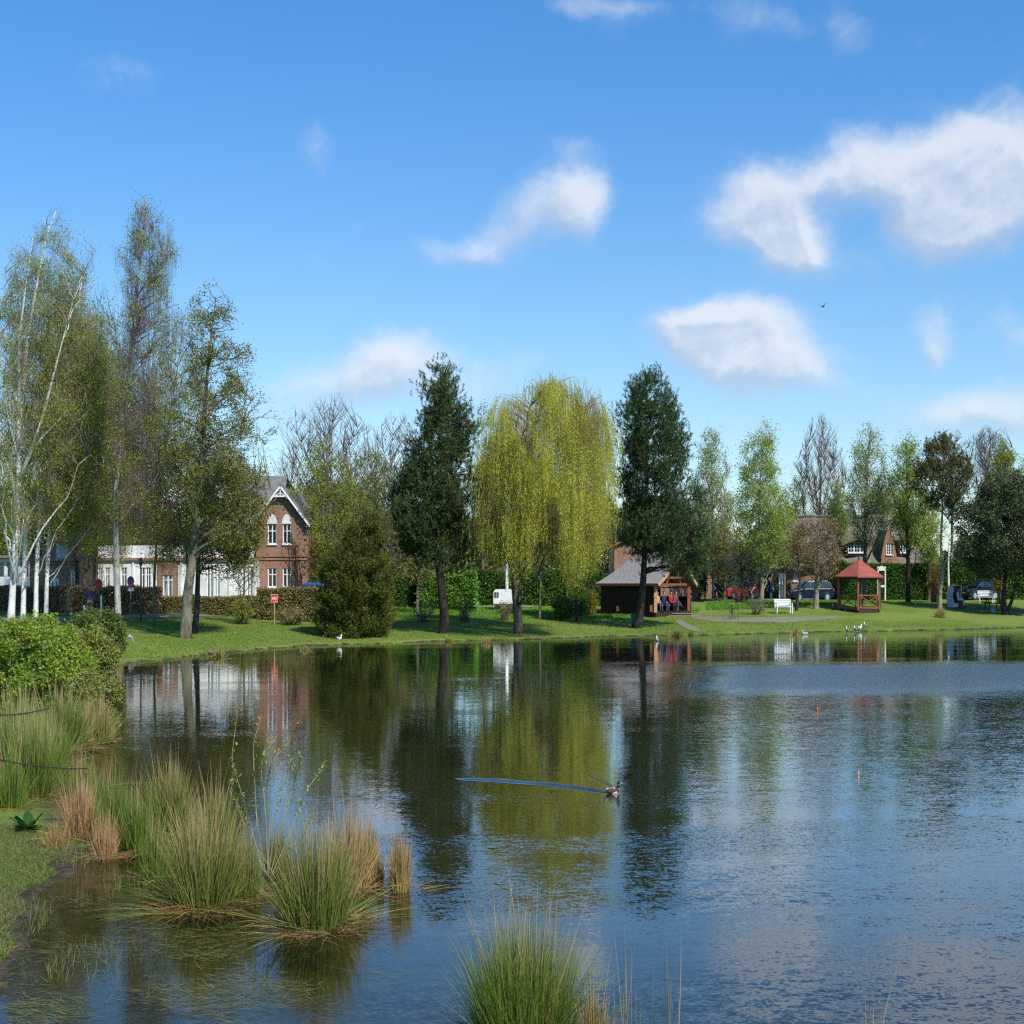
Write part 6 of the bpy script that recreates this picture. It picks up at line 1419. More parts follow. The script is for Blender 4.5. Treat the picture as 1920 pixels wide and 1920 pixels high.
# ------------------------------------------------------------------ people
SKIN = mat('skin', (.50, .30, .21), .6); SKIN2 = mat('skin_tan', (.42, .24, .16), .6)
def cloth(n, c): return mat(n, c, .85, tuple(k*.75 for k in c), 9)
JEANS = cloth('blue_jeans', (.05, .10, .22)); DKT = cloth('dark_trousers', (.02, .022, .03)); BEIGE = cloth('beige_coat', (.62, .38, .20)); NAVYC = cloth('navy_jacket', (.02, .03, .07)); REDC = cloth('red_jacket', (.42, .03, .04))
WHC = cloth('white_shirt', (.72, .70, .68)); PURP = cloth('purple_jacket', (.09, .06, .20)); BLUEC = cloth('blue_jacket', (.03, .13, .32)); PLAID = cloth('dark_red_top', (.22, .06, .08)); PINK = cloth('pink_trousers', (.45, .25, .26)); TAN = cloth('brown_blanket', (.28, .08, .04))
HG = mat('grey_hair', (.45, .43, .40), .8); HB = mat('brown_hair', (.10, .06, .035), .8); HW = mat('blond_hair', (.55, .42, .24), .8); SHOE = mat('dark_shoe', (.02, .018, .016), .6); EYE = mat('eye', (.01, .01, .01), .3)
def person(b, label, joints, top, bot, hair=HG, skin=SKIN, rz=0.0, group=None, long_hair=False, hatm=None, bulk=1.0):
    """joints: local metres, x right, -y towards the viewer; one continuous remeshed body"""
    J = {k: np.array(v, float) for k, v in joints.items()}
    g = Geo(); seg = []
    def limb(a, c, r0, r1, m, via=True):
        P = np.array([a, a*.7+c*.3, a*.3+c*.7, c]); g.tube(P, [r0, r0*1.04, (r0*.35+r1*.65)*1.03, r1], 10); g.ell(a, (r0, r0, r0), 8); g.ell(c, (r1, r1, r1), 8); seg.append((a, c, m))
    hips, neck, head = J['hips'], J['neck'], J['head']
    chest = hips*.35+neck*.65; fw = J.get('fwd', np.array([0, -1, 0.])); side = (J['shL']-J['shR']); side /= np.linalg.norm(side)
    up = (neck-hips)/np.linalg.norm(neck-hips); dp = np.cross(side, up); R = np.stack([side, dp, up], 1)
    g.ell(hips+up*.06, (.165*bulk, .12*bulk, .14), 12, M=R); g.ell(hips*.6+neck*.4, (.150*bulk, .115*bulk, .20), 12, M=R); g.ell(chest+up*.04, (.175*bulk, .12*bulk, .20), 12, M=R); seg.append((hips+up*.12, neck-up*.06, 0)); seg.append((hips, hips+up*.05, 1))
    limb(neck-up*.04, neck+(head-neck)*.5, .06, .052, 2)
    ho = head+np.array([0, 0, .02]); g.ell(ho, (.078, .095, .118), 12); seg.append((head-np.array([0, 0, .08]), head+np.array([0, 0, .1]), 2))
    f = np.array(J.get('look', (0, -1, 0)), float); f /= np.linalg.norm(f); sd = np.cross(f, (0, 0, 1))
    g.ell(head+f*.095+np.array([0, 0, .0]), (.016, .02, .024), 6); g.ell(head+f*.05-np.array([0, 0, .075]), (.045, .045, .035), 8)
    for k in (-1, 1): g.ell(head+sd*k*.08, (.014, .02, .03), 6)
    for s_ in 'LR':
        limb(J['sh'+s_], J['el'+s_], .055*bulk, .043*bulk, 0); limb(J['el'+s_], J['ha'+s_], .042*bulk, .028, 0)
        d = J['ha'+s_]-J['el'+s_]; d /= np.linalg.norm(d); pc = J['ha'+s_]+d*.05; g.ell(pc, (.036, .030, .045), 8); seg.append((J['ha'+s_]+d*.03, J['ha'+s_]+d*.16, 2))
        q = np.cross(d, (0, 0, 1)); q = q/np.linalg.norm(q) if np.linalg.norm(q) > .1 else np.array([1., 0, 0]); dn = np.array([0, 0, -1.])
        for i, (o_, l) in enumerate(((-.024, .062), (-.008, .072), (.008, .068), (.024, .052))): a = pc+q*o_+d*.03; g.tube([a, a+d*l*.6, a+d*l*.85+dn*l*.35], [.009, .0085, .007], 6)
        th = pc-q*.032; g.tube([th-d*.02, th-q*.022+d*.018, th-q*.022+d*.045], [.011, .010, .008], 6)
        limb(J['hp'+s_], J['kn'+s_], .085*bulk, .058, 1); limb(J['kn'+s_], J['an'+s_], .056, .040, 1)
        ft = np.array(J.get('ft'+s_, f*.2), float); toe = J['an'+s_]+ft+np.array([0, 0, -.05]); limb(J['an'+s_]-np.array([0, 0, .04]), toe, .045, .035, 3)
        g.tube([hips+side*(.08 if s_ == 'L' else -.08), J['hp'+s_]], .095, 8)
    tmp = g.build('tmp_body', [SKIN])
    m = tmp.modifiers.new('r', 'REMESH'); m.mode = 'VOXEL'; m.voxel_size = .014; m2 = tmp.modifiers.new('s', 'SMOOTH'); m2.factor = .5; m2.iterations = 2
    dg = bpy.context.evaluated_depsgraph_get(); me = bpy.data.meshes.new_from_object(tmp.evaluated_get(dg)); old = tmp.data; bpy.data.objects.remove(tmp); bpy.data.meshes.remove(old)
    nv = len(me.vertices); co = np.empty(nv*3, np.float32); me.vertices.foreach_get('co', co); co = co.reshape(-1, 3)
    npg = len(me.polygons); cen = np.empty(npg*3, np.float32); me.polygons.foreach_get('center', cen); cen = cen.reshape(-1, 3)
    best = np.full(npg, 1e9); mi = np.zeros(npg, int)
    for a, c, k in seg:
        d = c-a; t = np.clip(((cen-a)@d)/(d@d+1e-9), 0, 1); ds = np.linalg.norm(cen-(a+t[:, None]*d), axis=1)-(.05 if k == 0 and np.linalg.norm(d) > .25 else 0); w_ = ds < best; best[w_] = ds[w_]; mi[w_] = k
    me.materials.clear()
    for q in (top, bot, skin, SHOE): me.materials.append(q)
    me.polygons.foreach_set('material_index', mi.astype(np.int32)); me.polygons.foreach_set('use_smooth', np.ones(npg, bool))
    ca, sa = math.cos(rz), math.sin(rz); x = co[:, 0]*ca-co[:, 1]*sa; y = co[:, 0]*sa+co[:, 1]*ca; co = np.stack([x*.78, y, co[:, 2]], 1)
    me.vertices.foreach_set('co', co.ravel().astype(np.float32)); me.update(); me.name = 'person'
    o = bpy.data.objects.new('person', me); COL.objects.link(o); o.location = [float(k) for k in b]; tag(o, label, 'person', group)
    def kid(gg, nm, mt):
        for i, v in enumerate(gg.v): xx = v[:, 0]*ca-v[:, 1]*sa; yy = v[:, 0]*sa+v[:, 1]*ca; gg.v[i] = np.stack([xx*.78, yy, v[:, 2]], 1)
        return gg.build(nm, mt, o)
    h = Geo(); h.ell(ho-f*.018+np.array([0, 0, .030]), (.087, .10, .105), 12)
    if long_hair: h.ell(head-f*.06-np.array([0, 0, .07]), (.075, .05, .13), 10)
    kid(h, 'hair' if hatm is None else 'helmet', hatm or hair)
    e = Geo()
    for k in (-1, 1): e.ell(head+f*.085+sd*k*.032+np.array([0, 0, .02]), (.010, .008, .008), 6)
    kid(e, 'eyes', EYE)
    return o
def sit(fx, lean=0.0, feet=.42, hands=0, cross=False):
    """seated, facing direction fx (unit x,y); seat height 0 = seat top at .47"""
    f = np.array([fx[0], fx[1], 0.]); f /= np.linalg.norm(f); s = np.cross((0, 0, 1), f); h = np.array([0, 0, .54]); nk = h+np.array([0, 0, .50])+f*lean
    d = dict(hips=h, neck=nk, head=nk+np.array([0, 0, .17])+f*.03, look=f)
    for k, q in (('L', 1), ('R', -1)):
        d['sh'+k] = nk+s*q*.18-np.array([0, 0, .06]); d['el'+k] = nk+s*q*.24-np.array([0, 0, .32])+f*.05; d['ha'+k] = h+s*q*(.08 if hands else .16)+f*.30+np.array([0, 0, .12])
        d['hp'+k] = h+s*q*.09; d['kn'+k] = h+s*q*.12+f*.44+np.array([0, 0, .0]); d['an'+k] = np.array([0, 0, .09])+s*q*.12+f*(feet+.05); d['ft'+k] = f*.17
    if cross: d['knL'] = h+f*.43+np.array([0, 0, .10]); d['anL'] = np.array([0, 0, .34])+f*.78-s*.05
    return d
def walk(fx, ph=.25, arms=.15, lean=.02):
    f = np.array([fx[0], fx[1], 0.]); f /= np.linalg.norm(f); s = np.cross((0, 0, 1), f); h = np.array([0, 0, .93]); nk = h+np.array([0, 0, .52])+f*lean
    d = dict(hips=h, neck=nk, head=nk+np.array([0, 0, .17])+f*.02, look=f)
    for k, q in (('L', 1), ('R', -1)):
        d['sh'+k] = nk+s*q*.18-np.array([0, 0, .06]); d['el'+k] = nk+s*q*.24-np.array([0, 0, .34])-f*q*arms*.5; d['ha'+k] = nk+s*q*.23-np.array([0, 0, .58])-f*q*arms+f*.1
        d['hp'+k] = h+s*q*.09; d['kn'+k] = np.array([0, 0, .50])+s*q*.09+f*q*ph*.5+f*.05; d['an'+k] = np.array([0, 0, .09])+s*q*.09+f*q*ph-(f*.0); d['ft'+k] = f*.17
    return d
def ride(fx):
    f = np.array([fx[0], fx[1], 0.]); f /= np.linalg.norm(f); s = np.cross((0, 0, 1), f); h = np.array([0, 0, .98])-f*.12; nk = h+np.array([0, 0, .46])+f*.22
    d = dict(hips=h, neck=nk, head=nk+np.array([0, 0, .17])+f*.05, look=f)
    for k, q in (('L', 1), ('R', -1)):
        d['sh'+k] = nk+s*q*.18-np.array([0, 0, .06]); d['el'+k] = nk+s*q*.24-np.array([0, 0, .26])+f*.12; d['ha'+k] = np.array([0, 0, 1.03])+s*q*.24+f*.28
        d['hp'+k] = h+s*q*.09; d['kn'+k] = np.array([0, 0, .62 if q > 0 else .78])+s*q*.10+f*.20; d['an'+k] = np.array([0, 0, .18 if q > 0 else .42])+s*q*.10+f*(.02 if q > 0 else .08); d['ft'+k] = f*.17
    return d
gs = 'people sitting in the shelter'
fd = (.62, -.75)
SP = [(.12, 'person in beige coat seated at the left end of the shelter bench', BEIGE, JEANS, HW, True, False), (.38, 'grey-haired person in dark jacket over white shirt, second from left in shelter', NAVYC, JEANS, HG, False, False),
      (.66, 'person in red jacket seated third from left in the shelter', REDC, DKT, HB, False, False), (.86, 'person in dark red top and jeans, legs crossed, rightmost in the shelter', PLAID, JEANS, HW, False, True)]
for t, lab, tp, bt, hr, lh, cr in SP:
    q = SHP+(SHQ-SHP)*t; person((q[0], q[1]-.1, SHZ+.02), lab, sit(fd, .0 if t < .5 else .03, hands=1, cross=cr), tp, bt, hr, group=gs, long_hair=lh)
f = np.array([math.sin(SKR), -math.cos(SKR)]); person((SKB[0]+.05+f[0]*.34, SKB[1]+f[1]*.34, SKB[2]+.04), 'person in white shirt and pale trousers sitting in the beach chair', sit((.9, -.5), -.08, .5, 1), WHC, WHC, HB, SKIN2)
g = Geo(); bb = np.array([SKB[0]+.42, SKB[1]-.35, SKB[2]]); g.ell((0, 0, .50), (.20, .26, .22), 10); g.tube([(-.05, 0, 0), (0, 0, .3), (.02, 0, .62)], [.16, .18, .14], 10); g.tube([(.12, 0, .0), (.1, 0, .3), (.06, .05, .5)], [.15, .16, .1], 10)
o = g.build('blanket', TAN, None); o.location = bb; tag(o, 'reddish brown blanket hanging over the knees of the beach chair sitter', 'blanket')
gw = 'people on the road behind the lawn'
person(at(1322, 117.0), 'person in black standing left of the slim pale trunk near the shelter', walk((-.3, -1), .05), DKT, DKT, HB, group=gw)
def cyclist(px, Y, lab, top, bot, fx, hat=None, hair=HB, lab2=''):
    b = at(px, Y); person(b, lab, ride(fx), top, bot, hair, group=gw, hatm=hat)
    bicycle(b, lab2, math.atan2(fx[1], fx[0])+PI)
cyclist(1343.5, 116.0, 'cyclist in navy top and blue jeans with grey hair near the pine', NAVYC, JEANS, (-1, -.25), None, HG, 'bicycle ridden by the cyclist in navy near the pine')
cyclist(1411, 116.0, 'cyclist in black with white helmet and pink trousers by the blossom tree', DKT, PINK, (-1, -.15), WHITE, lab2='bicycle ridden by the cyclist with the white helmet')
person(at(1445, 114.0), 'person in blue jacket walking with a bright blue bag left of the bench', walk((-.7, -.7), .2), NAVYC, BLUEC, HB, group=gw)
g = Geo(); g.ell((0, 0, .85), (.12, .18, .2), 10); g.tube([(-.05, 0, 1.0), (-.1, 0, 1.25)], .015, 5); o = g.build('bag', BLUEP, None); o.location = [float(k) for k in at(1449, 113.8)]; tag(o, 'bright blue bag held by the walker left of the white bench', 'bag')
person(at(1402, 117.5), 'person in dark clothes behind the cyclist with the white helmet', walk((-1, -.3), .15), DKT, DKT, HB, group=gw)
person(at(168, 82.0), 'person in purple jacket walking on the street by the round red sign', walk((.5, -.8), .16), PURP, PINK, HB, group=gw)
bicycle(at(1308, 117.2), 'bicycle leaning behind the shelter left of the standing person in black', .1, GREYM)

# ------------------------------------------------------------------ birds
BW = mat('white_feathers', (.80, .80, .80), .7); BGR = mat('grey_feathers', (.38, .39, .41), .7); BBR = mat('brown_feathers', (.12, .075, .045), .8, (.20, .14, .09), 30); BDG = mat('dark_green_head', (.012, .035, .025), .35); BBEI = mat('pale_flank', (.58, .48, .40), .8, (.45, .36, .30), 25); BILL = mat('yellow_bill', (.45, .36, .06), .5)
BDUCK = mat('dark_brown_feathers', (.045, .025, .018), .8, (.09, .06, .04), 40)
def bird(name, b, label, cat, sc=1.0, rz=0.0, body=BW, wing=BGR, head=BW, bill=BILL, swim=False, group=None, breast=None):
    r = thing(name, label, cat, b, group)
    def PL(g, nm, m, par=None):
        for i in range(len(g.v)): g.v[i] = g.v[i]*sc
        return placed(g, nm, m, par or r, b, rz)
    lz = .06 if swim else .20
    g = Geo(); P = [(-.24, 0, .13), (-.20, 0, .10), (-.10, 0, .06), (.02, 0, .05), (.12, 0, .07), (.18, 0, .10), (.20, 0, .14)]
    g.tube([(x, 0, z+lz-.06) for x, _, z in P], [.012, .045, .085, .10, .088, .06, .03], 14)
    g.tube([(.14, 0, .09+lz-.06), (.18, 0, .16+lz-.06), (.185, 0, .22+lz-.06)], [.06, .036, .032], 10)
    PL(g, 'body', body)
    for sy in (-1, 1):
        g = Geo(); g.ell((-.05, sy*.075, .085+lz-.06), (.17, .03, .065), 12); PL(g, 'wing', wing)
    g = Geo(); g.ell((.195, 0, .25+lz-.06), (.060, .044, .050), 12); g.tube([(.165, 0, .15+lz-.06), (.18, 0, .19+lz-.06), (.188, 0, .235+lz-.06)], [.054, .050, .044], 10); h = PL(g, 'head', head)
    g = Geo(); g.tube([(.235, 0, .243+lz-.06), (.27, 0, .236+lz-.06), (.30, 0, .234+lz-.06)], [.014, .016, .006], 8); PL(g, 'bill', bill, h)
    g = Geo()
    for sy in (-1, 1): g.ell((.215, sy*.030, .255+lz-.06), (.007, .006, .007), 6)
    PL(g, 'eye', EYE, h)
    g = Geo(); g.add([(-.20, -.03, .12+lz-.06), (-.20, .03, .12+lz-.06), (-.31, .045, .16+lz-.06), (-.31, -.045, .16+lz-.06), (-.22, 0, .09+lz-.06)], [(0, 1, 2, 3), (0, 3, 4, 4), (1, 4, 2, 2)][:1]); g.add([(-.20, 0, .09+lz-.06), (-.20, -.03, .12+lz-.06), (-.31, -.045, .16+lz-.06)], [(0, 1, 2)]); g.add([(-.20, 0, .09+lz-.06), (-.20, .03, .12+lz-.06), (-.31, .045, .16+lz-.06)], [(0, 2, 1)]); PL(g, 'tail', wing)
    if breast is not None: g = Geo(); g.ell((.13, 0, .095+lz-.06), (.095, .094, .085), 12); PL(g, 'breast', breast)
    if not swim:
        for sy in (-1, 1):
            g = Geo(); g.tube([(.0, sy*.03, .14), (.01, sy*.03, .07), (0, sy*.03, .01)], .008, 5); g.tube([(0, sy*.03, .008), (.05, sy*.03, .006)], [.012, .018], 5); PL(g, 'leg', BILL)
    return r
db = np.array([(1149-960)*7.55/F*2.78, 0, 0]); dY = CH*F/(1488-H0); db = np.array([(1149-960)*dY/F, dY, -.012])
bird('duck', db, 'mallard drake swimming right at the head of its wake', 'duck', .66, .05, BBEI, BDUCK, BDG, BILL, True, breast=BDUCK)
gg = 'gulls standing at the far water edge'
def onshore(px, py): q = G(px, py, 60); return q
bird('gull', onshore(1588, 1187), 'white gull standing apart at the water edge, leftmost of the four', 'gull', .95, PI/2, group=gg)
bird('gull', onshore(1604, 1186), 'white gull second from the left at the water edge', 'gull', .95, PI/2+.3, group=gg)
bird('gull', onshore(1611.5, 1183), 'white gull third from the left, facing right', 'gull', .95, .3, group=gg)
bird('gull', onshore(1621.5, 1178.5), 'white gull highest on the bank, rightmost of the four', 'gull', .95, PI/2, group=gg)
bird('gull', np.array([*(G(1232, 1202, 60)[:2]), -.02]), 'white gull swimming just off the bank below the shelter', 'gull', 1.0, PI/2, swim=True, group='gulls on the water')
bird('duck', np.array([*(G(1509, 1190, 60)[:2]), -.02]), 'pale duck swimming close to the far bank', 'duck', 1.1, PI, BBEI, BGR, BBEI, BILL, True)
bird('duck', G(397, 1231, 40)+np.array([0, -.2, 0]), 'small dark duck at the left far bank beside the grass tuft', 'duck', .9, 0.4, BBR, BBR, BBR, BILL)
bird('gull', G(636, 1203, 50), 'white gull resting on the grass edge below the round evergreen', 'gull', .8, .4, group=gg)
def flyer():
    b = W(1543, 575, 95.0); r = thing('flying_bird', 'tiny dark bird flying high in the blue sky', 'bird', b); g = Geo(); g.tube([(-.18, 0, 0), (0, 0, 0), (.16, 0, .02)], [.01, .06, .02], 8); placed(g, 'body', BBR, r, b)
    for s_ in (-1, 1): g = Geo(); g.add([(-.06, 0, .02), (.08, 0, .02), (.05, s_*.3, .18), (-.03, s_*.32, .18), (-.10, s_*.52, .12)], [(0, 1, 2, 3), ]); g.add([(-.03, s_*.32, .18), (.05, s_*.3, .18), (-.10, s_*.55, .10)], [(0, 1, 2)]); placed(g, 'wing', BBR, r, b, .6)
flyer()
def float_marker(px, py, h, label, m=ORANGE):
    Y = CH*F/(py-H0); b = np.array([(px-960)*Y/F, Y, -.05]); r = thing('float_marker', label, 'buoy', b, 'thin marker floats on the pond')
    g = Geo(); g.tube([(0, 0, 0), (0, 0, h+.05)], .009, 8); g.build('stick', m, r); g = Geo(); g.ell((0, 0, .05), (.018, .018, .018), 10); g.build('float', m, r)
float_marker(1533, 1336, .13, 'thin orange-red marker float further out on the pond')
float_marker(1610, 1458, .10, 'thin pinkish marker float nearer on the open water', mat('pale_orange', (.6, .3, .2), .5))

# ------------------------------------------------------------------ duck's wake: a real low ridge of water
def wake(pts, wk, ak):
    P = []
    for px, py in pts: Y = CH*F/(py-H0); P.append(((px-960)*Y/F, Y))
    P = np.array(P); n = 80; t = np.linspace(0, len(P)-1, n); c = np.stack([np.interp(t, range(len(P)), P[:, k]) for k in (0, 1)], 1)
    tg = np.gradient(c, axis=0); tg /= np.linalg.norm(tg, axis=1, keepdims=True); nn = np.stack([-tg[:, 1], tg[:, 0]], 1)
    m = 13; V_ = []
    for i in range(n):
        u = i/(n-1); w_ = wk*(.05+.16*min(1, u*2.2))*(1 if u < .9 else (1-u)/.1+.05); a = ak*min(1, u*6+.3)*(1 if u < .8 else (1-u)/.2+.02)
        for j in range(m):
            q = j/(m-1)*2-1; V_.append((*(c[i]+nn[i]*q*w_), .004+a*(1+math.cos(PI*q))*.5*(1+.07*math.sin(u*60+q*3)+.1*math.sin(u*23))))
    i = (np.arange(n-1)[:, None]*m+np.arange(m-1)[None]).ravel(); g = Geo(); g.add(V_, np.stack([i, i+m, i+m+1, i+1], 1)[:, ::1], 0, True)
    o = g.build('wake_ripple', WATER); tag(o, None, None, kind='structure')
    a = o.data.attributes.new('depth', 'FLOAT', 'POINT'); a.data.foreach_set('value', np.full(len(o.data.vertices), 1.5, np.float32))
wake([(1141,1486),(1100,1479),(1040,1472),(980,1467),(920,1463),(880,1461),(850,1459)], 1.0, .026)
wake([(1154,1483),(1138,1468),(1120,1458),(1100,1451)], .16, .005)

# ------------------------------------------------------------------ rushes and grass
def rushmat(name, cols, tip, z0, z1): return leafmat(name, cols, .15, zgrad=(tip, z0, z1), rough=.55)
R_GREEN = rushmat('green_rush', [(0.108,0.198,0.018), (0.153,0.234,0.027), (0.072,0.135,0.0144), (0.27,0.243,0.054)], (0.42,0.32,0.14), .55, 1.2)
R_MIX = rushmat('mixed_rush', [(0.0842,0.163,0.0111), (0.142,0.194,0.0223), (0.233,0.217,0.0502), (0.284,0.255,0.0836), (0.0647,0.132,0.0111)], (0.46,0.33,0.15), .35, .95)
R_BROWN = rushmat('brown_rush', [(0.42,0.25,0.09), (0.5,0.34,0.15), (0.32,0.2,0.06), (0.22,0.22,0.04)], (0.48,0.31,0.15), .3, .9)
R_DRY = rushmat('dry_rush', [(0.44,0.25,0.1), (0.52,0.34,0.17), (0.36,0.2,0.08)], (0.48,0.31,0.15), .2, .8)
R_LIT = rushmat('dead_litter', [(.26,.13,.05), (.34,.20,.09), (.18,.10,.035), (.14,.13,.04)], (.30,.18,.08), .3, .9)
R_YG = rushmat('fresh_reed', [(0.123,0.195,0.0215), (0.166,0.221,0.0308), (0.0923,0.143,0.0185), (0.221,0.215,0.0554)], (0.38,0.36,0.12), .5, 1.3)
R_FAR = rushmat('ochre_tuft', [(0.25,0.24,0.05), (0.36,0.28,0.09), (0.19,0.21,0.04)], (0.42,0.32,0.14), .4, .9)
def tussock(label, px, base, top, half, m, n=700, wd=.006, lean=0.0, arch=.18, outl=14, group='rush tussocks', name='rush_tussock', rbase=.42, ground=False, flop=.05):
    if ground: b = G(px, base)
    else: Y = CH*F/(base-H0); b = np.array([(px-960)*Y/F, Y, 0.])
    Y = b[1]; s = Y/F; Hh = (base-top)*s; Wd = half*s
    r = thing(name, label, 'rushes', b, group)
    g = Geo()
    a = rng.uniform(0, 2*PI, n); q = rng.uniform(0, 1, n)**.6
    B = np.stack([np.cos(a)*q*Wd*rbase, np.sin(a)*q*Wd*rbase*1.2, np.full(n, -.06)], 1)
    hh = Hh*(1-.72*rng.uniform(0, 1, n)**1.15)*(1-.25*q**2)*(1+.12*np.sin(a*3+n))
    out = np.stack([np.cos(a+rng.normal(0, .5, n)), np.sin(a+rng.normal(0, .5, n)), np.zeros(n)], 1)
    spread = Wd*(1-rbase)*q*rng.uniform(.15, 1.05, n)*(1+.3*np.sin(a*2+n*.7))
    tip = out*spread[:, None]*.55+np.array([lean*Hh, 0, 1.])*0+np.stack([np.full(n, lean)*Hh*rng.uniform(.5, 1.5, n), np.zeros(n), hh], 1)
    bend = out*spread[:, None]*.65*rng.uniform(.2, 1.5, (n, 1))+np.array([0, 0, -1.])*(hh*arch*rng.uniform(0, 1, n)**2)[:, None]
    fl = rng.uniform(0, 1, n) < flop       # broken, lying stems
    tip[fl] = out[fl]*(Hh*rng.uniform(.4, .85, (fl.sum(), 1)))+np.array([0, 0, 1.])*(Hh*rng.uniform(.08, .45, fl.sum()))[:, None]; bend[fl] = out[fl]*.05*Hh+np.array([0, 0, -1.])*(Hh*.25*rng.uniform(.3, 1, fl.sum()))[:, None]
    g.blades(B, tip, bend, wd*rng.uniform(.6, 1.5, n), 0, 5)
    g.build('stems', m, r)
    if not ground and half > 40 and rbase < .6:      # matted dead litter round the foot
        g = Geo(); k = int(n*.18); a = rng.uniform(0, 2*PI, k); rr = Wd*rng.uniform(.25, .8, k); B = np.stack([np.cos(a)*rr, np.sin(a)*rr*1.2, rng.uniform(0, .05, k)], 1)
        aa = a+rng.normal(0, 1.0, k); L = Hh*rng.uniform(.12, .42, k); tp = np.stack([np.cos(aa)*L, np.sin(aa)*L, L*rng.uniform(-.05, .5, k)], 1); g.blades(B, tp, np.stack([rng.normal(0, .1, k)*L, rng.normal(0, .1, k)*L, -L*rng.uniform(.1, .4, k)], 1), wd, 0, 4)
        g.build('litter', R_LIT, r)
    if outl:
        g = Geo(); a = rng.uniform(0, 2*PI, outl); B = np.stack([np.cos(a)*Wd*rbase*.5, np.sin(a)*Wd*rbase*.5, np.zeros(outl)], 1)
        tip = np.stack([rng.normal(0, .28, outl)*Wd, rng.normal(0, .2, outl)*Wd, Hh*rng.uniform(.95, 1.15, outl)], 1); g.blades(B, tip, rng.normal(0, .12, (outl, 3))*Wd, wd*1.1, 0, 5); g.build('long_stem', R_DRY, r)
        r.children[-1].data.name = 'long_stem'
    return r
TS = [
 ('loose green rushes joining the small green clump to the straw ones', 262,1600,1450,60,R_GREEN,620,.006),
 ('straggling brown sedge in front of the green rushes', 196,1608,1500,44,R_DRY,420,.005),
 ('low tufts of brown grass right of the dock plant', 108,1590,1520,40,R_BROWN,420,.005),
 ('rushes filling the gap behind the willow shoots', 520,1640,1520,52,R_MIX,420,.0055),
 ('mixed rushes along the water behind the reddish sedge', 150,1500,1395,52,R_MIX,600,.007),
 ('green rushes between the barbed wire end and the green clump', 190,1530,1430,44,R_GREEN,480,.0065),
 ('thin straw stems at the back of the isolated brown clump', 690,1610,1500,34,R_BROWN,220,.0055),
 ('tall pale green reeds close under the big leafy bush', 35,1425,1270,62,R_YG,900,.010),
 ('green reeds where the two leafy bushes meet', 105,1408,1280,55,R_YG,800,.010),
 ('dense green undergrowth of reeds at the left edge above the barbed wire', 22,1452,1300,70,R_YG,900,.009),
 ('yellow-green reeds between bush and barbed wire', 95,1440,1318,60,R_YG,800,.009),
 ('tall green rushes at the left picture edge under the leafy bush', 62,1500,1285,72,R_YG,900,.008),
 ('yellow-green reeds rising behind the tall green rushes', 128,1405,1275,62,R_YG,800,.010),
 ('pale reeds along the water edge below the willow bush', 186,1392,1290,44,R_FAR,700,.010),
 ('orange-brown dead reeds among the pale ones by the bush', 162,1396,1300,22,R_BROWN,260,.010),
 ('dark green rushes in the lower left corner behind the dock plant', 18,1520,1380,52,R_GREEN,600,.007),
 ('slim green rushes standing over the barbed wire end', 98,1470,1330,40,R_GREEN,420,.008),
 ('reddish brown drooping sedge between dock plant and green rushes', 150,1572,1425,56,R_DRY,900,.006),
 ('green rush clump right of the reddish brown sedge', 222,1585,1420,62,R_GREEN,800,.006),
 ('straw and green rushes standing behind the largest clump', 318,1560,1395,70,R_MIX,900,.007),
 ('green-brown rushes behind right of the largest clump', 405,1600,1440,62,R_MIX,700,.007),
 ('small straggly clump left of the largest clump', 292,1650,1520,48,R_GREEN,420,.006),
 ('largest rush clump in shallow water, green below with straw tips', 385,1700,1468,112,R_MIX,1500,.0058),
 ('bright green core of rushes in the largest clump', 368,1698,1510,60,R_GREEN,700,.006),
 ('low leaning rushes between the two big clumps', 462,1690,1530,52,R_MIX,500,.0055),
 ('wide fan-shaped straw-coloured clump in the water right of the willow shoots', 592,1738,1490,122,R_MIX,1300,.0056),
 ('green rushes leaning right inside the fan-shaped clump', 612,1730,1545,66,R_GREEN,450,.0055),
 ('brown upright rushes behind the fan-shaped clump', 655,1672,1480,66,R_BROWN,800,.006),
 ('small isolated brown clump furthest right of the row', 750,1670,1530,36,R_BROWN,520,.0056),
 ('short brown stalks between isolated clump and fan-shaped clump', 708,1660,1560,24,R_BROWN,160,.0055),
 ('big green clump with straw stems at the bottom centre', 985,1968,1655,185,R_GREEN,1700,.0046),
 ('straw stems mixed into the bottom-centre clump', 975,1962,1680,160,R_MIX,600,.0046),
 ('dead brown stems right beside the bottom-centre clump', 1112,1985,1800,52,R_BROWN,330,.0042),
]
for lab, px, base, top, half, m, n, wd in TS:
    tussock(lab, px, base, top, half, m, int(n*1.45), wd, outl=14 if half > 40 else 5)
tussock('sparse tall stems standing singly at the bottom edge right of centre', 1190, 2010, 1765, 62, R_MIX, 26, .0055, outl=8, rbase=.8, arch=.05, flop=0)
tussock('loose dark green stems at the bottom edge further right', 1262, 2010, 1770, 58, R_GREEN, 30, .0055, outl=7, rbase=.7, arch=.05, flop=0)
tussock('few thin pale stems in the bottom right', 1640, 1990, 1845, 50, R_FAR, 42, .0050, outl=6, rbase=.7, arch=.1, flop=0)
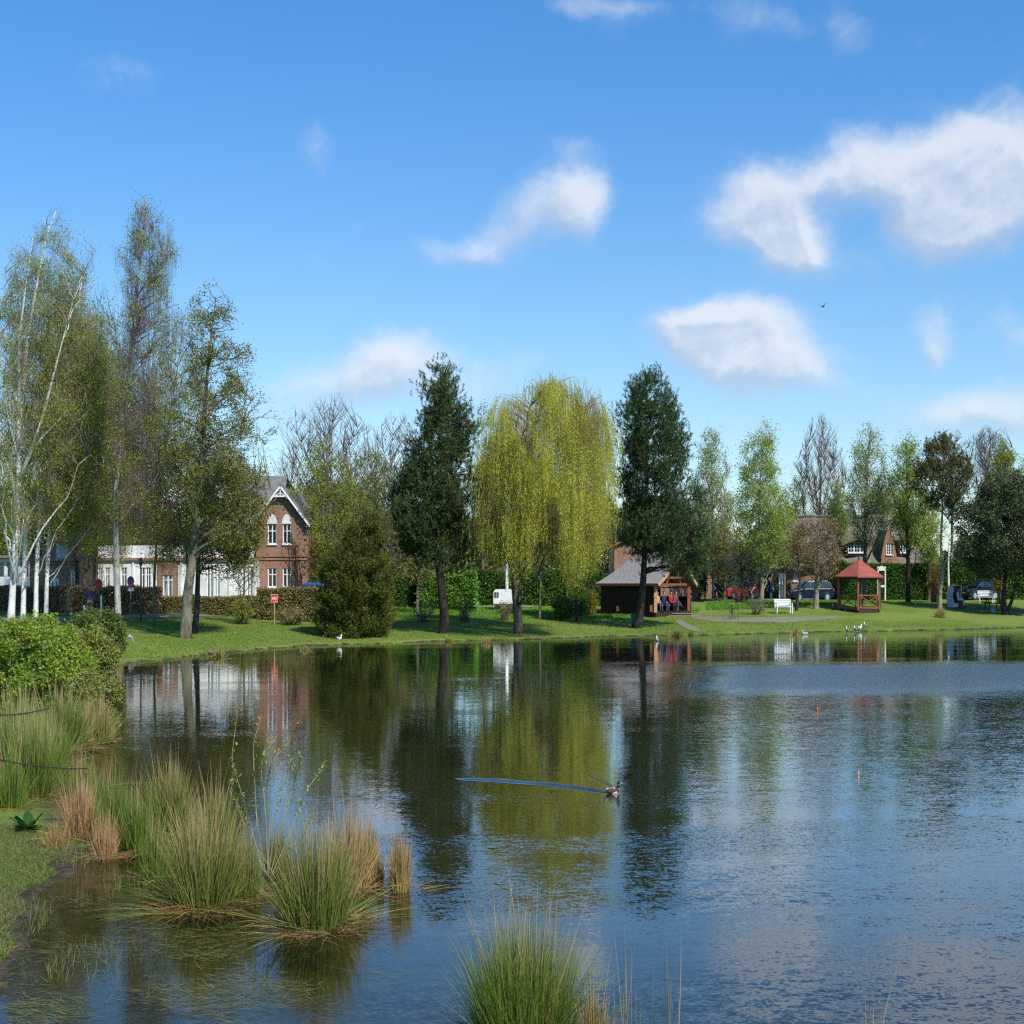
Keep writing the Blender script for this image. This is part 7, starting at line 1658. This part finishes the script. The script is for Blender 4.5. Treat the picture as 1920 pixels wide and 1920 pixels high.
for lab, px, base, top, half, m, n in [('ochre grass tuft on the right lawn in front of the beach chair', 1762,1158,1130,18,R_FAR,300), ('tall green-ochre tuft in the bank below the shelter steps', 1268,1193,1171,22,R_FAR,320), ('orange-brown tuft at the bank between pine and willow', 912,1206,1189,13,R_BROWN,200),
     ('ochre tuft at the left far bank beside the small dark duck', 413,1231,1205,13,R_FAR,240), ('low ochre tuft on the bank below the red sign', 572,1219,1205,14,R_FAR,160), ('small orange tuft at the bank below the left bench', 1492,1190,1172,8,R_BROWN,160), ('tuft of grass at the foot of the bent pine', 842,1203,1188,14,R_FAR,160), ('straw grass at the foot of the tallest birch', 226,1224,1170,10,R_BROWN,160), ('small tuft right below the shelter steps', 1296,1191,1176,9,R_GREEN,120)]:
    tussock(lab, px, base, top, half, m, n, .022, outl=0, group='tufts along the far bank', name='grass_tuft', ground=True)
# leafy willow shoots rising from the rushes
def shoots():
    Y = CH*F/(1650-H0); s = Y/F; b = np.array([(500-960)*s, Y, 0.]); r = thing('willow_shoots', 'thin leafy willow shoots rising from the rushes before the water', 'shrub', b)
    X = lambda p: (p-500)*s; Z = lambda q: CH-(q-H0)*s
    ls = [[(500,1650),(470,1560),(455,1480),(440,1420),(432,1340)], [(500,1650),(485,1540),(478,1470),(468,1400),(480,1345)], [(503,1650),(502,1540),(500,1470),(520,1420),(545,1385),(562,1350)], [(503,1650),(498,1500),(490,1440),(505,1400),(512,1385)],
          [(505,1650),(540,1570),(558,1520),(575,1480),(592,1455),(610,1432)], [(505,1650),(530,1540),(545,1480),(565,1430),(574,1405)], [(502,1650),(515,1540),(520,1500),(535,1455),(548,1400)], [(500,1650),(480,1600),(462,1540),(450,1500),(446,1450)], [(505,1650),(550,1590),(575,1560),(590,1520)]]
    g = Geo(); C = []; D = []
    for i, l in enumerate(ls):
        P = np.array([(X(p), rng.uniform(-.12, .12)*k, Z(q)) for k, (p, q) in enumerate(l)]); t = np.linspace(0, len(P)-1, 24); PP = np.stack([np.interp(t, range(len(P)), P[:, k]) for k in range(3)], 1); PP[1:-1] = (PP[:-2]+PP[1:-1]+PP[2:])/3
        g.tube(PP, np.linspace(.007, .002, 24), 5)
        k = rng.integers(8, 24, 46); C.append(PP[k]+rng.normal(0, .018, (46, 3))); D.append(rng.normal(size=(46, 3))+np.array([0, 0, 1.2]))
    g.build('stem', B_PALE, r); c = Geo(); c.leaves(np.concatenate(C), np.concatenate(D), rng.uniform(.025, .05, sum(len(q) for q in C)), .016, 0); c.build('leaves', L_POP, r)
shoots()
def dock():
    b = G(52, 1560); r = thing('dock_plant', 'broad-leaved dark green plant at the edge of the mud', 'plant', b); sz = b[1]/F*62
    for i in range(34):
        a = 2*PI*i/34*5+rng.uniform(-.2, .2); el = rng.uniform(.3, 1.35); L = sz*rng.uniform(.35, .85); n = 7; g = Geo()
        d = np.array([math.cos(a)*math.cos(el), math.sin(a)*math.cos(el), math.sin(el)]); sd = np.cross(d, (0, 0, 1)); sd /= np.linalg.norm(sd); V_ = []
        for k in range(n):
            t = k/(n-1); c = d*L*t+np.array([0, 0, -.22*L*t*t*(1.4-el)]); w_ = L*.21*math.sin(PI*min(1, t*.9+.09))**.75*(0.3 if t < .15 else 1)*(1+.18*math.sin(9*t+i)); V_ += [c-sd*w_+np.array([0, 0, .02]), c, c+sd*w_+np.array([0, 0, .02])]
        Fc = [(3*k+j, 3*k+j+1, 3*k+j+4, 3*k+j+3) for k in range(n-1) for j in (0, 1)]; g.add(V_, Fc, 0, True); g.build('leaf', L_DOCK, r)
L_DOCK = mat('dock_leaf', (.05, .14, .03), .45, (.10, .22, .05), 8, spec=.5)
dock()
def wire_fence():
    b = W(-60, 1700, 9.2); b[2] = gz1(b[0], b[1]); r = thing('barbed_wire_fence', 'two rusty barbed wires sagging in from the left edge', 'fence', b)
    def P3(px, py, Y): return W(px, py, Y)-b
    for A, Bq in ((P3(-60, 1412, 9.2), P3(165, 1441, 13.0)), (P3(-60, 1338, 9.2), P3(92, 1328, 13.0))):
        t = np.linspace(0, 1, 60)[:, None]; c = A+(Bq-A)*t; c[:, 2] -= .03*np.sin(PI*t[:, 0]); g = Geo()
        for ph in (0, PI): q = c+np.stack([np.zeros(60), .004*np.cos(t[:, 0]*260+ph), .004*np.sin(t[:, 0]*260+ph)], 1); g.tube(q, .0028, 5)
        for k in range(3, 58, 5):
            for s_ in (-1, 1): g.tube([c[k]+np.array([-.012*s_, .0, -.016]), c[k]+np.array([.012*s_, .0, .016])], [.002, .001], 4)
        g.build('wire', RUST, r)
    g = Geo(); h = P3(-60, 1320, 9.2)[2]; g.tube([(0, 0, -.2), (0, 0, h*.5), (0, 0, h+.08)], [.05, .048, .045], 9); g.build('post', B_GREY, r)
RUST = mat('rusty_wire', (.06, .035, .025), .7)
wire_fence()

# ------------------------------------------------------------------ grass as blades; floating and submerged weed (nobody could count them)
G_NEAR = leafmat('lawn_blade', [(0.137,0.22,0.0252), (0.18,0.253,0.036), (0.0936,0.162,0.018), (0.238,0.233,0.0648)], .3)
G_FAR = leafmat('far_lawn_blade', [(.17,.27,.028), (.23,.31,.045), (.13,.21,.022), (.28,.31,.07)], .3)
G_ROUGH = leafmat('rough_grass_blade', [(.13,.29,.022), (.18,.34,.03), (.09,.20,.018)], .3)
G_WEED = leafmat('water_weed', [(0.119,0.14,0.035), (0.168,0.182,0.049), (0.224,0.189,0.07), (0.14,0.168,0.077)], .2)
def scatter_grass(name, px0, px1, py0, py1, n, hgt, wd, m, cond=None, y0=9, lean=.5):
    pxs = rng.uniform(px0, px1, n*2); Ya = G((px0+px1)/2, py1, y0)[1]*.97; Yb = G((px0+px1)/2, py0, y0)[1]*1.02
    Y = rng.uniform(Ya, Yb, n*2); X = (pxs-960)*Y/F; d = sdf(X, Y)+wob(X, Y); k = d > .12
    if cond is not None: k &= cond(X, Y, d)
    X, Y = X[k][:n], Y[k][:n]; n = len(X)
    B = np.stack([X, Y, gz(X, Y)-.01], 1); hh = hgt*rng.uniform(.5, 1.3, n); l = rng.normal(0, lean, (n, 3))*hh[:, None]; l[:, 2] = hh
    g = Geo(); g.blades(B, l, np.stack([rng.normal(0, .3, n)*hh, rng.normal(0, .3, n)*hh, -.2*hh], 1), wd, 0, 3)
    o = g.build(name, m); tag(o, None, None, kind='stuff'); return o
patch = lambda X, Y: np.sin(X*1.7+Y*.6)+np.sin(X*.6-Y*1.9+2)+.6*np.sin(X*4.1+Y*2.7)
scatter_grass('lawn_grass', -40, 190, 1560, 1860, 60000, .045, .006, G_NEAR, lambda X, Y, d: (d+.32*patch(X, Y)+rng.normal(0, .35, len(X)) > .62), 9)
scatter_grass('mud_grass', -20, 330, 1560, 1900, 16000, .07, .005, G_WEED, None, 9)
scatter_grass('meadow_grass', 190, 1980, 1160, 1235, 150000, .07, .02, G_FAR, lambda X, Y, d: d > .3+.25*np.sin(X*1.1), 50)
scatter_grass('rough_grass', 560, 1310, 1146, 1158, 45000, .20, .03, G_ROUGH, lambda X, Y, d: (d > 12) & (patch(X*.7, Y*.7) > -1.2), 70)
scatter_grass('rough_grass', 1325, 1800, 1130, 1146, 40000, .22, .03, G_ROUGH, lambda X, Y, d: (d > 13) & (patch(X*.7, Y*.7) > -1.4), 80)
def fringe():
    n = 60000; X = rng.uniform(-15, 40, n); Y = rng.uniform(52, 108, n); q = sdf(X, Y)+wob(X, Y); p = np.sin(X*1.3)+np.sin(X*3.1+1)+np.sin(X*.47+2)+rng.normal(0, .5, n)
    k = (q > -.12) & (q < .15+.22*np.maximum(p, 0)) & (p > -.9); X, Y, p = X[k], Y[k], p[k]; n = len(X); h = .05+.07*np.maximum(p, 0)*rng.uniform(.3, 1.2, n)
    B = np.stack([X, Y, np.maximum(gz(X, Y), 0)-.02], 1); g = Geo(); g.blades(B, np.stack([rng.normal(0, .35, n)*h, rng.normal(0, .3, n)*h, h], 1), rng.normal(0, .2, (n, 3))*h[:, None], .018, 0, 3)
    tag(g.build('bank_grass', R_FAR), None, None, kind='stuff')
fringe()
def weeds():
    n = 14000; px = rng.uniform(20, 760, n); py = rng.uniform(1640, 1930, n); Y = CH*F/(py-H0); X = (px-960)*Y/F
    clump = np.sin(X*3.1+Y*1.3)+np.sin(X*1.1-Y*3.7)+.7*np.sin(X*6.3+Y*5.1); k = (clump+rng.normal(0, .7, n)-.0016*(px-250) > .35) & (sdf(X, Y) < 0); X, Y = X[k], Y[k]; n = len(X)
    z = np.where(rng.uniform(0, 1, n) < .5, rng.uniform(.002, .02, n), rng.uniform(-.10, -.01, n)); B = np.stack([X, Y, z], 1); a = rng.normal(0, .5, n)+np.where(rng.uniform(0, 1, n) < .5, 0, PI)
    L = rng.uniform(.05, .22, n); tip = np.stack([np.cos(a)*L, np.sin(a)*L, rng.uniform(-.02, .05, n)*.5], 1); g = Geo(); g.blades(B, tip, rng.normal(0, .03, (n, 3))*np.array([1, 1, .3]), .005, 0, 5, flat=np.cross(tip, np.array([0, 0, 1.]))+rng.normal(0, .01, (n, 3)))
    tag(g.build('floating_weed', G_WEED), None, None, kind='stuff')
    n = 9000; px = rng.uniform(0, 620, n); py = rng.uniform(1600, 1930, n); Y = CH*F/(py-H0); X = (px-960)*Y/F; clump = np.sin(X*2.1+Y*2.3)+np.sin(X*3.1-Y*1.7); k = (clump > .6) & (sdf(X, Y) < -.05); X, Y = X[k], Y[k]; n = len(X)
    B = np.stack([X, Y, gz(X, Y)], 1); h = rng.uniform(.06, .2, n); g = Geo(); g.blades(B, np.stack([rng.normal(0, .03, n), rng.normal(0, .03, n), h], 1), rng.normal(0, .03, (n, 3)), .005, 0, 4); tag(g.build('water_plants', G_WEED), None, None, kind='stuff')
weeds()
def daisies():
    n = 900; X = rng.uniform(-10, 34, n*3); Y = rng.uniform(70, 104, n*3); d = sdf(X, Y); c = np.sin(X*.9+Y*.5)+np.sin(X*.4-Y*.8); k = (d > 6) & (d < 15) & (c+rng.normal(0, .5, n*3) > 1.1); X, Y = X[k][:n], Y[k][:n]; n = len(X)
    C = np.stack([X, Y, gz(X, Y)+.07], 1); g = Geo(); g.leaves(C, rng.normal(size=(n, 3))*.3+np.array([1, 0, 0]), .035, .04, 0); tag(g.build('daisies', WHITE), None, None, kind='stuff')
daisies()
